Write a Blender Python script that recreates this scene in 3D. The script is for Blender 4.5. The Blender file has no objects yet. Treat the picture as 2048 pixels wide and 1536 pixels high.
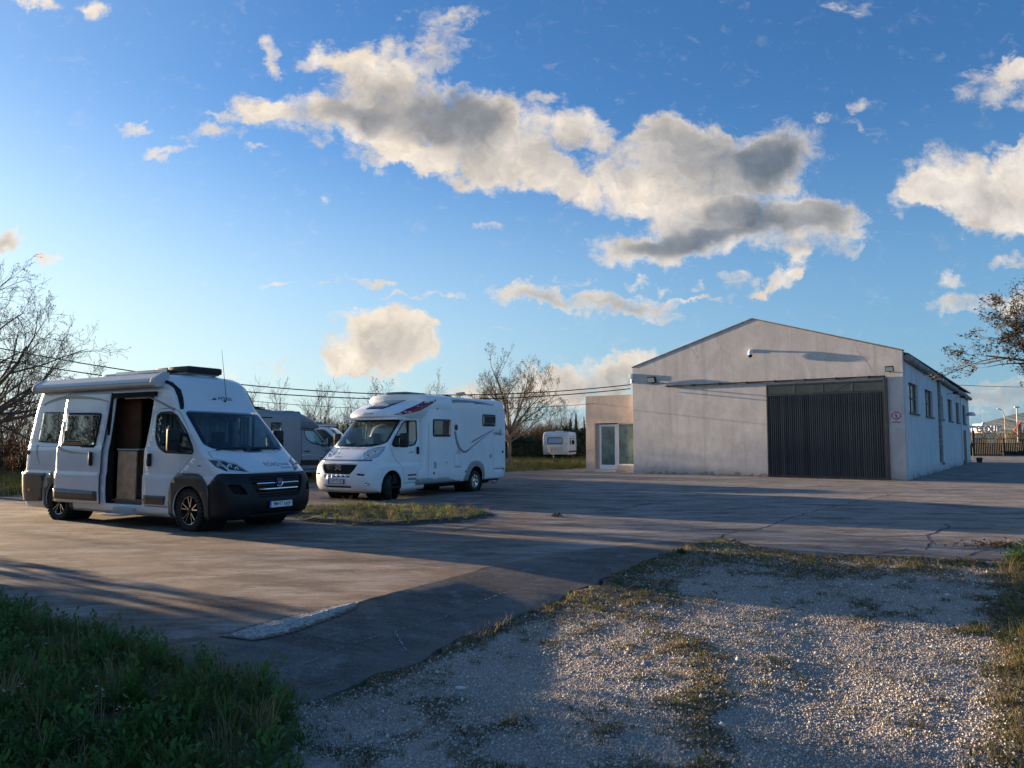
import bpy, bmesh, math, random
from mathutils import Vector, Matrix, noise
from mathutils.bvhtree import BVHTree
R = math.radians
rnd = random.Random(7)
SC = bpy.context.scene
COL = SC.collection

# ------------------------------------------------------------------ camera
H = 1.6
F_PX, CX, CY, HOR = 1540.0, 1024.0, 768.0, 882.0
PITCH = math.atan((HOR - CY) / F_PX)
cd = bpy.data.cameras.new('camera'); cam = bpy.data.objects.new('camera', cd); COL.objects.link(cam)
cam.location = (0, 0, H); cam.rotation_euler = (math.pi / 2 + PITCH, 0, 0)
cd.sensor_width = 36; cd.lens = 36 * F_PX / 2048; cd.clip_start = 0.05; cd.clip_end = 30000
SC.camera = cam
SC.view_settings.view_transform = 'Standard'; SC.view_settings.look = 'None'
SC.view_settings.gamma = 1; SC.view_settings.exposure = 1.7
SC.view_settings.use_curve_mapping = False

SUN_AZ, SUN_EL = R(-57.4), R(6.1)          # azimuth measured from +Y towards +X
SUN_DIR = Vector((math.sin(SUN_AZ) * math.cos(SUN_EL), math.cos(SUN_AZ) * math.cos(SUN_EL), math.sin(SUN_EL)))

def ray(u, v):
    x = (u - CX) / F_PX; y = (CY - v) / F_PX
    return Vector((x, math.cos(PITCH) - y * math.sin(PITCH), math.sin(PITCH) + y * math.cos(PITCH)))
def gnd(u, v, z=0.0):
    d = ray(u, v); t = (z - H) / d.z
    return Vector((0, 0, H)) + d * t
def dep(u, v, Y):
    d = ray(u, v)
    return Vector((0, 0, H)) + d * (Y / d.y)

# ------------------------------------------------------------------ node helpers
class NT:
    def __init__(s, tree): s.t = tree; s.n = tree.nodes; s.l = tree.links
    def node(s, typ, **kw):
        n = s.n.new(typ)
        for k, v in kw.items():
            if k == 'inp':
                for a, b in v.items():
                    if isinstance(b, bpy.types.NodeSocket): s.l.new(b, n.inputs[a])
                    else: n.inputs[a].default_value = b
            else: setattr(n, k, v)
        return n
    def math(s, op, a, b=None, c=None, clamp=False):
        n = s.n.new('ShaderNodeMath'); n.operation = op; n.use_clamp = clamp
        for i, v in enumerate((a, b, c)):
            if v is None: continue
            if isinstance(v, bpy.types.NodeSocket): s.l.new(v, n.inputs[i])
            else: n.inputs[i].default_value = v
        return n.outputs[0]
    def mix(s, f, a, b, blend='MIX'):
        n = s.n.new('ShaderNodeMix'); n.data_type = 'RGBA'; n.blend_type = blend; n.clamp_factor = True
        for k, v in ((0, f), (6, a), (7, b)):
            if isinstance(v, bpy.types.NodeSocket): s.l.new(v, n.inputs[k])
            else: n.inputs[k].default_value = (v if k == 0 else (tuple(v) + (1,))[:4])
        return n.outputs[2]
    def noise(s, vec, scale, detail=4, rough=0.55, dist=0.0, out=0):
        n = s.n.new('ShaderNodeTexNoise'); n.inputs['Scale'].default_value = scale
        n.inputs['Detail'].default_value = detail; n.inputs['Roughness'].default_value = rough
        n.inputs['Distortion'].default_value = dist
        if vec is not None: s.l.new(vec, n.inputs['Vector'])
        return n.outputs[out]
    def ramp(s, f, *stops, interp='LINEAR'):
        n = s.n.new('ShaderNodeValToRGB'); n.color_ramp.interpolation = interp
        e = n.color_ramp.elements
        while len(e) < len(stops): e.new(0.5)
        for i, (p, c) in enumerate(stops):
            e[i].position = p
            e[i].color = (c, c, c, 1) if not hasattr(c, '__len__') else (tuple(c) + (1,))[:4]
        s.l.new(f, n.inputs[0]); return n.outputs[0]
    def smooth(s, v, a, b, lo=0.0, hi=1.0, typ='SMOOTHSTEP'):
        n = s.n.new('ShaderNodeMapRange'); n.interpolation_type = typ
        s.l.new(v, n.inputs[0])
        for i, x in zip((1, 2, 3, 4), (a, b, lo, hi)): n.inputs[i].default_value = x
        return n.outputs[0]
    def mapping(s, vec, loc=(0, 0, 0), rot=(0, 0, 0), scale=(1, 1, 1), typ='POINT'):
        n = s.n.new('ShaderNodeMapping'); n.vector_type = typ
        s.l.new(vec, n.inputs[0]); n.inputs[1].default_value = loc; n.inputs[2].default_value = rot
        n.inputs[3].default_value = scale; return n.outputs[0]

# ------------------------------------------------------------------ world: Nishita sky with broken cumulus
world = bpy.data.worlds.new('World'); SC.world = world; world.use_nodes = True
w = NT(world.node_tree); w.n.clear()
sky = w.node('ShaderNodeTexSky'); sky.sky_type = 'NISHITA'; sky.sun_disc = False
sky.sun_elevation = SUN_EL; sky.sun_rotation = SUN_AZ; sky.altitude = 0
sky.air_density = 1.0; sky.dust_density = 0.75; sky.ozone_density = 4.0
SKY_STR = 0.076
tc = w.node('ShaderNodeTexCoord'); gen = tc.outputs['Generated']
sep = w.node('ShaderNodeSeparateXYZ', inp={0: gen})
ay = w.math('MAXIMUM', w.math('ABSOLUTE', sep.outputs[1]), 0.02)
cu = w.math('DIVIDE', sep.outputs[0], ay); cw = w.math('DIVIDE', sep.outputs[2], ay)
uvv = w.node('ShaderNodeCombineXYZ', inp={0: cu, 1: cw, 2: 0.0}).outputs[0]
# domain warp: big curls + small frays
nz1 = w.noise(uvv, 9.0, 3, 0.6, 0, 1)
nz2 = w.noise(uvv, 34.0, 6, 0.65, 0, 1)
def vsub(v, k):
    a = w.node('ShaderNodeVectorMath', operation='SUBTRACT', inp={0: v, 1: (0.5, 0.5, 0.5)}).outputs[0]
    return w.node('ShaderNodeVectorMath', operation='MULTIPLY', inp={0: a, 1: (k, k, 0)}).outputs[0]
def vadd(a, b): return w.node('ShaderNodeVectorMath', operation='ADD', inp={0: a, 1: b}).outputs[0]
P = vadd(uvv, vadd(vsub(nz1, 0.085), vsub(nz2, 0.05)))
Pd = vadd(uvv, vsub(nz1, 0.07))
def blob_sum(pts, P):
    acc = None; sp_ = w.node('ShaderNodeSeparateXYZ', inp={0: P})
    for (x, y, rx, ry, ang, wt) in pts:
        d = ray(x, y)
        Pz = P if acc is None else w.node('ShaderNodeCombineXYZ', inp={0: sp_.outputs[0], 1: sp_.outputs[1], 2: acc}).outputs[0]   # running sum rides along in z
        m = w.mapping(Pz, (d.x / d.y, d.z / d.y, 0), (0, 0, R(-ang)), (rx / F_PX, ry / F_PX, 1e6), 'TEXTURE')
        dn = w.node('ShaderNodeVectorMath', operation='DOT_PRODUCT', inp={0: m, 1: m}).outputs[1]
        v = w.math('MULTIPLY_ADD', dn, -wt, wt, clamp=False)
        v = w.math('MAXIMUM', v, 0.0)
        acc = v if acc is None else w.math('ADD', acc, v)
    return acc
CL = [  # photo-measured cloud lumps: x, y, rx, ry, tilt (deg, clockwise), weight
 (500,212,85,40,8,1),(620,228,150,62,5,1),(660,118,100,42,-8,.9),(770,120,130,70,0,1),(885,75,75,75,0,.55),(925,35,45,30,-30,.5),
 (830,225,240,88,10,1.3),(790,300,110,45,10,1),(880,320,130,38,8,.9),(1010,285,160,100,12,1.1),(1090,200,50,26,-10,.7),
 (1165,265,85,58,0,1),(1080,345,130,40,12,.9),(1160,385,60,40,30,.6),(1400,330,240,105,5,1.3),(1350,255,95,48,0,1),(1570,305,120,75,8,.8),
 (1240,375,130,62,10,1),(1390,420,150,48,5,1),(1490,450,260,62,-7,1.3),(1290,492,150,42,-4,1),(1640,435,110,65,10,.9),
 (1610,500,130,24,-4,.7),(1600,530,40,32,-60,.7),(1560,570,85,24,-26,.9),(1505,588,35,16,-10,.8),
 (272,243,55,18,-4,.8),(430,262,75,22,2,.75),(350,290,60,16,-4,.7),(440,235,50,12,12,.6),(505,295,30,10,10,.5),
 (539,122,20,46,0,.8),(60,8,75,30,8,1),(185,14,40,32,10,.9),
 (1085,588,140,24,3,1),(1255,615,140,27,2,1),(570,571,60,9,2,.7),(750,568,60,15,8,.8),(880,590,60,9,3,.65),(810,598,60,7,2,.6),
 (1265,562,40,18,-5,.8),(1340,565,40,10,2,.6),(1404,566,17,16,0,.65),(1468,563,32,26,0,.65),(1370,603,60,12,0,.6),(985,468,44,14,-8,.6),(660,560,60,8,6,.45),(1160,560,60,10,-6,.5),(1420,600,50,10,4,.5),(1320,590,70,12,6,.6),(1100,560,30,8,0,.4),
 (760,695,135,68,-12,1.35),(750,646,85,36,-5,1.15),(830,655,60,18,10,.9),(830,712,62,34,8,.9),(690,728,62,32,5,.9),
 (15,487,38,30,0,1),(85,518,48,17,-4,.8),(1195,770,140,48,0,1.1),(1265,735,62,32,-8,1),(1095,768,85,42,0,1),(980,800,130,44,0,.9),(880,830,120,30,0,.6),
 (450,732,26,22,0,.6),(540,730,62,7,-3,.55),(455,520,10,6,0,.4),(640,390,16,6,0,.4),(385,685,40,14,0,.3),
 (1935,375,150,80,8,1.3),(1990,435,100,46,10,1.1),(1850,392,75,52,-20,1),(2040,340,70,70,0,1.1),(2090,400,90,80,0,1.1),(2030,512,38,20,0,.8),(1990,290,60,14,-6,.5),
 (1985,172,105,55,-22,.7),(2045,140,50,40,0,.9),(2060,215,60,28,0,.7),(1690,12,80,22,0,.4),
 (1908,556,40,24,0,.75),(1925,603,110,26,-2,.7),(2035,600,60,30,0,.85),(1714,212,28,22,-20,.6),(1703,258,18,22,0,.5),(1650,246,26,12,-30,.5),
 (1990,790,230,34,0,.8),(1870,830,190,22,0,.5),(2000,760,90,14,0,.5),(1010,660,40,6,0,.3),(800,14,20,12,0,.4),
]
DK = [(820,212,190,62,10,1),(920,235,110,75,0,.7),(690,232,110,34,5,.7),(900,110,80,70,0,.5),(1460,318,240,78,6,1),(1570,310,110,58,8,.5),(1150,310,110,50,8,.5),(1000,300,120,60,10,.45),
 (1520,448,250,46,-6,1.1),(1350,488,140,22,-4,.7),(1100,592,110,15,3,.8),(1260,618,115,16,2,.8),(790,692,80,40,0,.5),(1960,405,95,38,5,.5),(12,485,26,22,0,.8),
 (1230,775,120,34,0,.8),(1990,790,230,40,0,1.2),(1905,600,95,26,0,.8),(1970,180,80,36,-20,.6),(1860,830,190,24,0,.8),(1440,400,110,40,0,.4),(1465,568,24,18,0,.6),(1590,500,110,14,-4,.6)]
DK = [(a, b, c * 1.22, d * 1.3, e, f * 1.25) for a, b, c, d, e, f in DK]
D = blob_sum(CL, P)
fb3 = w.noise(Pd, 11.0, 6, 0.55, 0.4)
fb = w.noise(uvv, 22.0, 9, 0.62)
fb2 = w.noise(uvv, 75.0, 6, 0.6)
ero = w.math('ADD', w.math('MULTIPLY', fb, 0.75), w.math('MULTIPLY', fb2, 0.25))
Dd = w.math('SUBTRACT', D, w.math('MULTIPLY', w.smooth(ero, 0.28, 0.74), 0.85))
alpha = w.math('POWER', w.smooth(Dd, -0.26, 0.72), 1.1)
wn_ = w.noise(w.mapping(uvv, rot=(0, 0, 0.35), scale=(1, 1.7, 1)), 30.0, 9, 0.68, 0.6)
thin = w.math('MULTIPLY', w.smooth(w.math('SUBTRACT', w.math('ADD', D, 0.16), w.math('MULTIPLY', w.smooth(wn_, 0.30, 0.72), 0.95)), -0.05, 0.75), 0.62)
alpha = w.math('MAXIMUM', alpha, thin)
# sparse generic cumulus everywhere outside the photographed part of the sky
inx = w.smooth(w.math('ABSOLUTE', cu), 0.72, 1.0)
inz = w.smooth(cw, 0.62, 0.8)
beh = w.smooth(sep.outputs[1], 0.05, -0.1)
outm = w.math('MAXIMUM', w.math('MAXIMUM', inx, inz), beh)
upz = w.math('ADD', w.math('MAXIMUM', sep.outputs[2], 0.0), 0.22)
pl = w.node('ShaderNodeCombineXYZ', inp={0: w.math('DIVIDE', sep.outputs[0], upz), 1: w.math('DIVIDE', sep.outputs[1], upz), 2: 0.0}).outputs[0]
gn = w.noise(w.mapping(pl, loc=(3.7, 1.2, 0)), 1.3, 8, 0.6)
ga = w.math('MULTIPLY', w.smooth(gn, 0.60, 0.72), outm)
alpha = w.math('MULTIPLY', alpha, w.math('SUBTRACT', 1.0, beh))
dk = w.math('ADD', blob_sum(DK, Pd), w.math('MULTIPLY', w.smooth(gn, 0.6, 0.75), outm))
dkn = w.math('ADD', w.math('MULTIPLY', dk, w.smooth(w.math('SUBTRACT', D, w.math('MULTIPLY', fb3, 0.4)), -0.1, 1.15)), w.math('MULTIPLY', w.math('SUBTRACT', fb, 0.5), 0.9))
dkn = w.math('ADD', dkn, w.math('MULTIPLY', w.math('SUBTRACT', fb3, 0.5), 1.5))
dkf = w.smooth(dkn, -0.6, 1.9)
alpha = w.math('MAXIMUM', alpha, ga)
horf = w.smooth(cw, 0.0, 0.12, 0.55, 1.0)
lit = w.mix(w.smooth(cu, -0.6, 0.55), (1.0, 0.845, 0.65), (0.90, 0.80, 0.69))
lit = w.mix(w.smooth(fb, 0.35, 0.62), w.mix(0.35, lit, (0.5, 0.5, 0.52)), lit)
shd = w.mix(w.smooth(cu, -0.5, 0.6), (0.29, 0.285, 0.29), (0.125, 0.16, 0.205))
ccol = w.mix(dkf, lit, shd)
ccol = w.mix(1.0, ccol, w.ramp(w.noise(P, 20.0, 9, 0.66), (0.3, 0.72), (0.68, 1.15)), 'MULTIPLY')
EXPC = 0.365
cl_em = w.node('ShaderNodeBackground', inp={0: ccol, 1: EXPC})
# sky colour as the air of that evening gave it
skt = w.mix(1.0, sky.outputs[0], (0.90, 1.06, 1.19), 'MULTIPLY')
sk_em = w.node('ShaderNodeBackground', inp={0: skt, 1: SKY_STR})
# thin pale veil of damp air low over the land, thicker towards the sun
veilc = w.mix(w.smooth(cu, -0.75, 0.6), (0.27, 0.32, 0.315), (0.098, 0.168, 0.232))
veil = w.math('MULTIPLY', w.smooth(sep.outputs[2], 0.42, -0.02), w.smooth(cu, 0.9, -0.9, 0.62, 0.86))
veil = w.math('ADD', veil, w.smooth(cu, -0.15, -0.85, 0.0, 0.10), clamp=True)
ve_em = w.node('ShaderNodeBackground', inp={0: veilc, 1: 1.0})
sk_em = w.node('ShaderNodeMixShader', inp={0: veil, 1: sk_em.outputs[0], 2: ve_em.outputs[0]})
mx = w.node('ShaderNodeMixShader', inp={0: w.math('MULTIPLY', alpha, 0.96), 1: sk_em.outputs[0], 2: cl_em.outputs[0]})
wo = w.node('ShaderNodeOutputWorld', inp={0: mx.outputs[0]})
world.cycles.sampling_method = 'MANUAL'; world.cycles.sample_map_resolution = 512

sl = bpy.data.lights.new('sun', 'SUN'); sl.energy = 5.0; sl.angle = R(0.55); sl.color = (1.0, 0.74, 0.47)
sun = bpy.data.objects.new('sun', sl); COL.objects.link(sun)
sun.rotation_euler = (-SUN_DIR).to_track_quat('-Z', 'Y').to_euler()
SC.cycles.max_bounces = 7; SC.cycles.transparent_max_bounces = 14
SC.cycles.sample_clamp_indirect = 6.0; SC.cycles.use_denoising = True

# ------------------------------------------------------------------ object helpers
def tag(o, label=None, cat=None, group=None, kind=None):
    if label: o['label'] = label
    if cat: o['category'] = cat
    if group: o['group'] = group
    if kind: o['kind'] = kind
    return o
def empty(name, loc=(0, 0, 0), rz=0.0, **kw):
    o = bpy.data.objects.new(name, None); COL.objects.link(o)
    o.location = loc; o.rotation_euler = (0, 0, rz); o.empty_display_size = 0.2
    return tag(o, **kw)
def link_mesh(name, me, mats, parent=None, **kw):
    if not isinstance(mats, (list, tuple)): mats = [mats]
    for m in mats: me.materials.append(m)
    o = bpy.data.objects.new(name, me); COL.objects.link(o)
    if parent is not None: o.parent = parent
    return tag(o, **kw)
def copy_tree(o, parent=None):
    c = o.copy(); COL.objects.link(c)
    if parent is not None: c.parent = parent
    for ch in list(o.children):
        copy_tree(ch, c)
    return c

class MB:
    """collects simple shapes into one mesh"""
    def __init__(s): s.v = []; s.f = []; s.mi = []; s.sm = []
    def add(s, vs, fs, mi=0, sm=False):
        b = len(s.v); s.v += [tuple(v) for v in vs]
        for f in fs: s.f.append(tuple(i + b for i in f)); s.mi.append(mi); s.sm.append(sm)
        return s
    def box(s, c, d, rot=None, mi=0, ch=0.0):
        hx, hy, hz = d[0] / 2, d[1] / 2, d[2] / 2
        M = rot if rot is not None else Matrix.Identity(3)
        if isinstance(M, (int, float)): M = Matrix.Rotation(M, 3, 'Z')
        c = Vector(c)
        if ch <= 0:
            vs = [c + M @ Vector((x * hx, y * hy, z * hz)) for x in (-1, 1) for y in (-1, 1) for z in (-1, 1)]
            return s.add(vs, [(0, 1, 3, 2), (4, 6, 7, 5), (0, 4, 5, 1), (2, 3, 7, 6), (0, 2, 6, 4), (1, 5, 7, 3)], mi)
        bm = bmesh.new(); bmesh.ops.create_cube(bm, size=1)
        bmesh.ops.scale(bm, vec=d, verts=bm.verts)
        bmesh.ops.bevel(bm, geom=bm.edges[:], offset=ch, segments=2, affect='EDGES', profile=0.7)
        bm.verts.index_update()
        s.add([c + M @ v.co for v in bm.verts], [[v.index for v in f.verts] for f in bm.faces], mi, True); bm.free()
        return s
    def b2(s, a, b, mi=0, ch=0.0):
        a = Vector(a); b = Vector(b)
        return s.box((a + b) / 2, [abs(x) for x in (b - a)], mi=mi, ch=ch)
    def tube(s, pts, r, n=8, mi=0, cap=True, closed=False):
        pts = [Vector(p) for p in pts]; m = len(pts)
        if not hasattr(r, '__len__'): r = [r] * m
        vs = []; ref = None
        for i, p in enumerate(pts):
            if closed: t = pts[(i + 1) % m] - pts[i - 1]
            else: t = pts[min(i + 1, m - 1)] - pts[max(i - 1, 0)]
            t.normalize()
            if ref is None:
                ref = Vector((0, 0, 1)) if abs(t.z) < 0.9 else Vector((1, 0, 0))
            a = t.cross(ref).normalized(); b = a.cross(t).normalized(); ref = b
            for k in range(n):
                an = 2 * math.pi * k / n
                vs.append(p + (a * math.cos(an) + b * math.sin(an)) * r[i])
        fs = []
        for i in range(m - (0 if closed else 1)):
            j = (i + 1) % m
            for k in range(n):
                k2 = (k + 1) % n
                fs.append((i * n + k, i * n + k2, j * n + k2, j * n + k))
        if cap and not closed:
            fs.append(tuple(range(n - 1, -1, -1))); fs.append(tuple((m - 1) * n + k for k in range(n)))
        return s.add(vs, fs, mi, n > 5)
    def cyl(s, a, b, r, n=16, mi=0, r2=None): return s.tube([a, b], [r, r if r2 is None else r2], n, mi)
    def prism(s, poly, h0, h1, M=None, mi=0):
        """poly in local xy, extruded along local z from h0 to h1, then M (4x4)"""
        M = M or Matrix.Identity(4); n = len(poly)
        vs = [M @ Vector((x, y, h0)) for x, y in poly] + [M @ Vector((x, y, h1)) for x, y in poly]
        fs = [tuple(range(n - 1, -1, -1)), tuple(range(n, 2 * n))] + [(i, (i + 1) % n, n + (i + 1) % n, n + i) for i in range(n)]
        return s.add(vs, fs, mi)
    def lathe(s, prof, c, axis, n=24, mi=0):
        """prof: (radius, height along axis)"""
        c = Vector(c); ax = Vector(axis).normalized()
        a = ax.orthogonal().normalized(); b = ax.cross(a)
        vs = []
        for r_, h_ in prof:
            for k in range(n):
                an = 2 * math.pi * k / n
                vs.append(c + ax * h_ + (a * math.cos(an) + b * math.sin(an)) * r_)
        fs = [(i * n + k, i * n + (k + 1) % n, (i + 1) * n + (k + 1) % n, (i + 1) * n + k) for i in range(len(prof) - 1) for k in range(n)]
        return s.add(vs, fs, mi, True)
    def mesh(s, name):
        me = bpy.data.meshes.new(name); me.from_pydata(s.v, [], s.f)
        me.polygons.foreach_set('material_index', s.mi); me.polygons.foreach_set('use_smooth', s.sm)
        me.update(); return me
    def build(s, name, mats, parent=None, bevel=0.0, sharp=35, **kw):
        me = s.mesh(name); bm = bmesh.new(); bm.from_mesh(me); bmesh.ops.recalc_face_normals(bm, faces=bm.faces); bm.to_mesh(me); bm.free()
        if any(s.sm): me.set_sharp_from_angle(angle=R(sharp))
        o = link_mesh(name, me, mats, parent, **kw)
        if bevel > 0:
            m = o.modifiers.new('bevel', 'BEVEL'); m.width = bevel; m.segments = 2; m.limit_method = 'ANGLE'
            m.harden_normals = False
        return o

# ------------------------------------------------------------------ materials
MAT = {}
def mat(name, col, rough=0.6, metal=0.0, spec=0.5, var=0.0, vs=3.0, bump=0.0, bs=40.0, coat=0.0, dirt=None, emit=None, rvar=0.0, trans=0.0, coords='Object', alpha=1.0, ior=1.45):
    if name in MAT: return MAT[name]
    m = bpy.data.materials.new(name); m.use_nodes = True; t = NT(m.node_tree)
    b = t.n['Principled BSDF']; MAT[name] = m
    b.inputs['Base Color'].default_value = (*col, 1); b.inputs['Roughness'].default_value = rough
    b.inputs['Metallic'].default_value = metal; b.inputs['Specular IOR Level'].default_value = spec
    b.inputs['Coat Weight'].default_value = coat; b.inputs['Coat Roughness'].default_value = 0.04
    b.inputs['Transmission Weight'].default_value = trans; b.inputs['Alpha'].default_value = alpha; b.inputs['IOR'].default_value = ior
    if emit: b.inputs['Emission Color'].default_value = (*emit[0], 1); b.inputs['Emission Strength'].default_value = emit[1]
    tcn = t.node('ShaderNodeTexCoord'); v = tcn.outputs[coords]
    c = None
    if var > 0:
        n1 = t.noise(v, vs, 6, 0.6)
        c = t.mix(t.smooth(n1, 0.3, 0.7), tuple(x * (1 - var) for x in col), tuple(min(1, x * (1 + var)) for x in col))
    if dirt:
        dc, amt, ds = dirt
        n2 = t.noise(t.mapping(v, scale=(1, 1, 0.35)), ds, 7, 0.65)
        c = t.mix(t.math('MULTIPLY', t.smooth(n2, 0.45, 0.75), amt), c if c is not None else col, dc)
    if c is not None: t.l.new(c, b.inputs['Base Color'])
    if rvar > 0:
        t.l.new(t.smooth(t.noise(v, vs * 2, 5), 0.3, 0.7, max(0, rough - rvar), min(1, rough + rvar)), b.inputs['Roughness'])
    if bump > 0:
        bn = t.node('ShaderNodeBump', inp={'Strength': 1.0, 'Distance': bump, 'Height': t.noise(v, bs, 5, 0.6)})
        t.l.new(bn.outputs[0], b.inputs['Normal'])
    return m
# ================================================================== GROUND
import numpy as np
def nz(x, y, s, o=0.0): return noise.noise(Vector((x * s + o, y * s - o, o * 1.7)))
def fbm(x, y, s, o=0.0, k=4):
    a = 0; am = 1; t = 0
    for i in range(k):
        a += am * noise.noise(Vector((x * s + o + i * 7.3, y * s - o, i * 3.1))); t += am; am *= 0.55; s *= 2.1
    return a / t
def sstep(a, b, x):
    t = max(0.0, min(1.0, (x - a) / (b - a))); return t * t * (3 - 2 * t)
def in_poly(x, y, P):
    c = False; j = len(P) - 1
    for i in range(len(P)):
        xi, yi = P[i]; xj, yj = P[j]
        if (yi > y) != (yj > y) and x < (xj - xi) * (y - yi) / (yj - yi) + xi: c = not c
        j = i
    return c
def seg_d(x, y, a, b):
    dx, dy = b[0] - a[0], b[1] - a[1]
    t = max(0, min(1, ((x - a[0]) * dx + (y - a[1]) * dy) / (dx * dx + dy * dy)))
    return math.hypot(x - a[0] - t * dx, y - a[1] - t * dy)
def line_d(x, y, L): return min(seg_d(x, y, L[i], L[i + 1]) for i in range(len(L) - 1))
def gz(x, y):      # level of the gravel drive, falling away towards the camera
    t = (y - 5) / 7 * 0.7 + (x + 1.5) / 8 * 0.5
    return -0.26 + 0.235 * sstep(0, 1, t)

def ground_mat():
    m = bpy.data.materials.new('earth'); m.use_nodes = True; t = NT(m.node_tree); b = t.n['Principled BSDF']
    pos = t.node('ShaderNodeNewGeometry').outputs[0]
    n = t.noise(pos, 0.06, 6, 0.65); n2 = t.noise(pos, 1.2, 6, 0.7)
    c = t.mix(t.smooth(n, 0.35, 0.65), (0.075, 0.075, 0.032), (0.14, 0.115, 0.06))
    c = t.mix(t.smooth(n2, 0.4, 0.7, 0, 0.6), c, (0.05, 0.06, 0.022))
    t.l.new(c, b.inputs[0]); b.inputs['Roughness'].default_value = 0.95
    t.l.new(t.node('ShaderNodeBump', inp={'Strength': 1.0, 'Distance': 0.05, 'Height': t.noise(pos, 9, 6, .7)}).outputs[0], b.inputs['Normal'])
    return m
M_EARTH = ground_mat()
g = MB(); S_ = 6000
xs = [-S_, -600, -90, -40, -20, 20, 60, 200, S_]; ys = [-S_, -300, -40, 0, 14, 40, 90, 300, S_]
g.add([(x, y, -0.42) for y in ys for x in xs], [(i + j * 9, i + 1 + j * 9, i + 10 + j * 9, i + 9 + j * 9) for j in range(8) for i in range(8)])
g.build('ground', M_EARTH, kind='structure', label='wide flat field of earth and rough grass round the yard')

# --- the paved yard with its sloping apron
def slab_mat(name, apron):
    m = bpy.data.materials.new(name); m.use_nodes = True; t = NT(m.node_tree); b = t.n['Principled BSDF']
    pos = t.node('ShaderNodeNewGeometry').outputs[0]
    big = t.noise(pos, 0.22, 6, 0.62); mid = t.noise(t.mapping(pos, rot=(0, 0, R(-14)), scale=(0.62, 1.4, 1)), 1.15, 13, 0.82)
    fine = t.noise(pos, 26, 6, 0.75); grit = t.noise(pos, 95, 3, 0.8)
    sp = t.node('ShaderNodeSeparateXYZ', inp={0: pos})
    if apron:
        c = t.mix(t.smooth(mid, 0.36, 0.66), (0.068, 0.059, 0.055), (0.185, 0.166, 0.156))
        c = t.mix(t.smooth(fine, 0.5, 0.78, 0, 0.75), c, (0.17, 0.165, 0.17))
        vn = t.noise(pos, 2.2, 6, 0.75)
        c = t.mix(t.smooth(vn, 0.53, 0.68, 0, 0.55), c, (0.29, 0.275, 0.27))
        tt = t.node('ShaderNodeAttribute', attribute_name='across').outputs['Fac']
        sc_ = t.mix(t.smooth(mid, 0.36, 0.66), (0.105, 0.075, 0.055), (0.30, 0.235, 0.19))
        c = t.mix(t.smooth(t.math('ADD', tt, t.math('MULTIPLY', t.math('SUBTRACT', t.noise(pos, 1.7, 8, 0.75), 0.5), 0.9)), 0.02, 0.26), sc_, c)
        c = t.mix(t.smooth(t.math('ADD', tt, t.math('MULTIPLY', t.math('SUBTRACT', t.noise(pos, 5, 8, 0.75), 0.5), 0.5)), 0.86, 1.0, 0, .6), c, (0.17, 0.15, 0.13))
    else:
        c = t.mix(t.smooth(mid, 0.36, 0.66), (0.150, 0.130, 0.114), (0.39, 0.35, 0.315))
        # rust brown earth trodden into the part the van stands on
        west = t.smooth(t.math('ADD', t.math('ADD', sp.outputs[0], t.math('MULTIPLY', sp.outputs[1], -0.10)), t.math('MULTIPLY', big, 3.0)), -0.6, 2.2, 1, 0)
        br = t.mix(t.smooth(mid, 0.36, 0.66), (0.110, 0.070, 0.047), (0.31, 0.23, 0.17))
        c = t.mix(t.math('MULTIPLY', west, t.smooth(t.noise(pos, 0.5, 6, 0.6), 0.34, 0.6, 0.35, 1.0)), c, br)
        dust = t.noise(t.mapping(pos, rot=(0, 0, R(-22)), scale=(0.5, 1.3, 1)), 1.5, 12, 0.78)
        c = t.mix(t.smooth(dust, 0.51, 0.62, 0, 0.75), c, (0.40, 0.37, 0.35))
        dark = t.noise(t.mapping(pos, loc=(5, 3, 0), rot=(0, 0, R(-12)), scale=(0.55, 1.3, 1)), 0.95, 12, 0.78)
        c = t.mix(t.smooth(dark, 0.50, 0.60, 0, 0.75), c, (0.055, 0.043, 0.037))
        c = t.mix(t.smooth(fine, 0.46, 0.74, 0, 0.42), c, (0.33, 0.31, 0.30))
    c = t.mix(t.smooth(grit, 0.48, 0.66, 0, 0.62), c, (0.04, 0.036, 0.034)); c = t.mix(t.smooth(t.noise(pos, 60, 3, .8), 0.55, 0.7, 0, 0.5), c, (0.42, 0.40, 0.38))
    t.l.new(c, b.inputs[0]); b.inputs['Roughness'].default_value = 0.92; b.inputs['Specular IOR Level'].default_value = 0.3
    h = t.math('ADD', t.math('MULTIPLY', fine, 0.006), t.math('ADD', t.math('MULTIPLY', grit, 0.0035), t.math('MULTIPLY', mid, 0.02)))
    t.l.new(t.node('ShaderNodeBump', inp={'Strength': 0.9, 'Distance': 1.0, 'Height': h}).outputs[0], b.inputs['Normal'])
    return m
M_SLAB, M_APRON = slab_mat('yard_paving', False), slab_mat('apron_paving', True)
def g2(u, v, z=0.0): p = gnd(u, v, z); return (p.x, p.y)
BRK = [(3.55, 13.1)] + [g2(*q) for q in ((1330, 1082), (1210, 1096), (1090, 1111), (960, 1140), (850, 1170), (720, 1205), (580, 1243), (440, 1275), (372, 1292), (318, 1304))]
EDG_PX = [(1440, 1078), (1388, 1090), (1330, 1105), (1200, 1160), (1100, 1203), (1000, 1245), (850, 1310), (700, 1375), (610, 1405), (556, 1422), (500, 1408)]
EDG = []
for q in EDG_PX:
    p = gnd(*q, -0.1)
    for _ in range(6): p = gnd(*q, gz(p.x, p.y) + 0.02)
    EDG.append((p.x, p.y, gz(p.x, p.y) + 0.02))
EDG[0] = (3.62, 13.0, -0.01)
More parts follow.
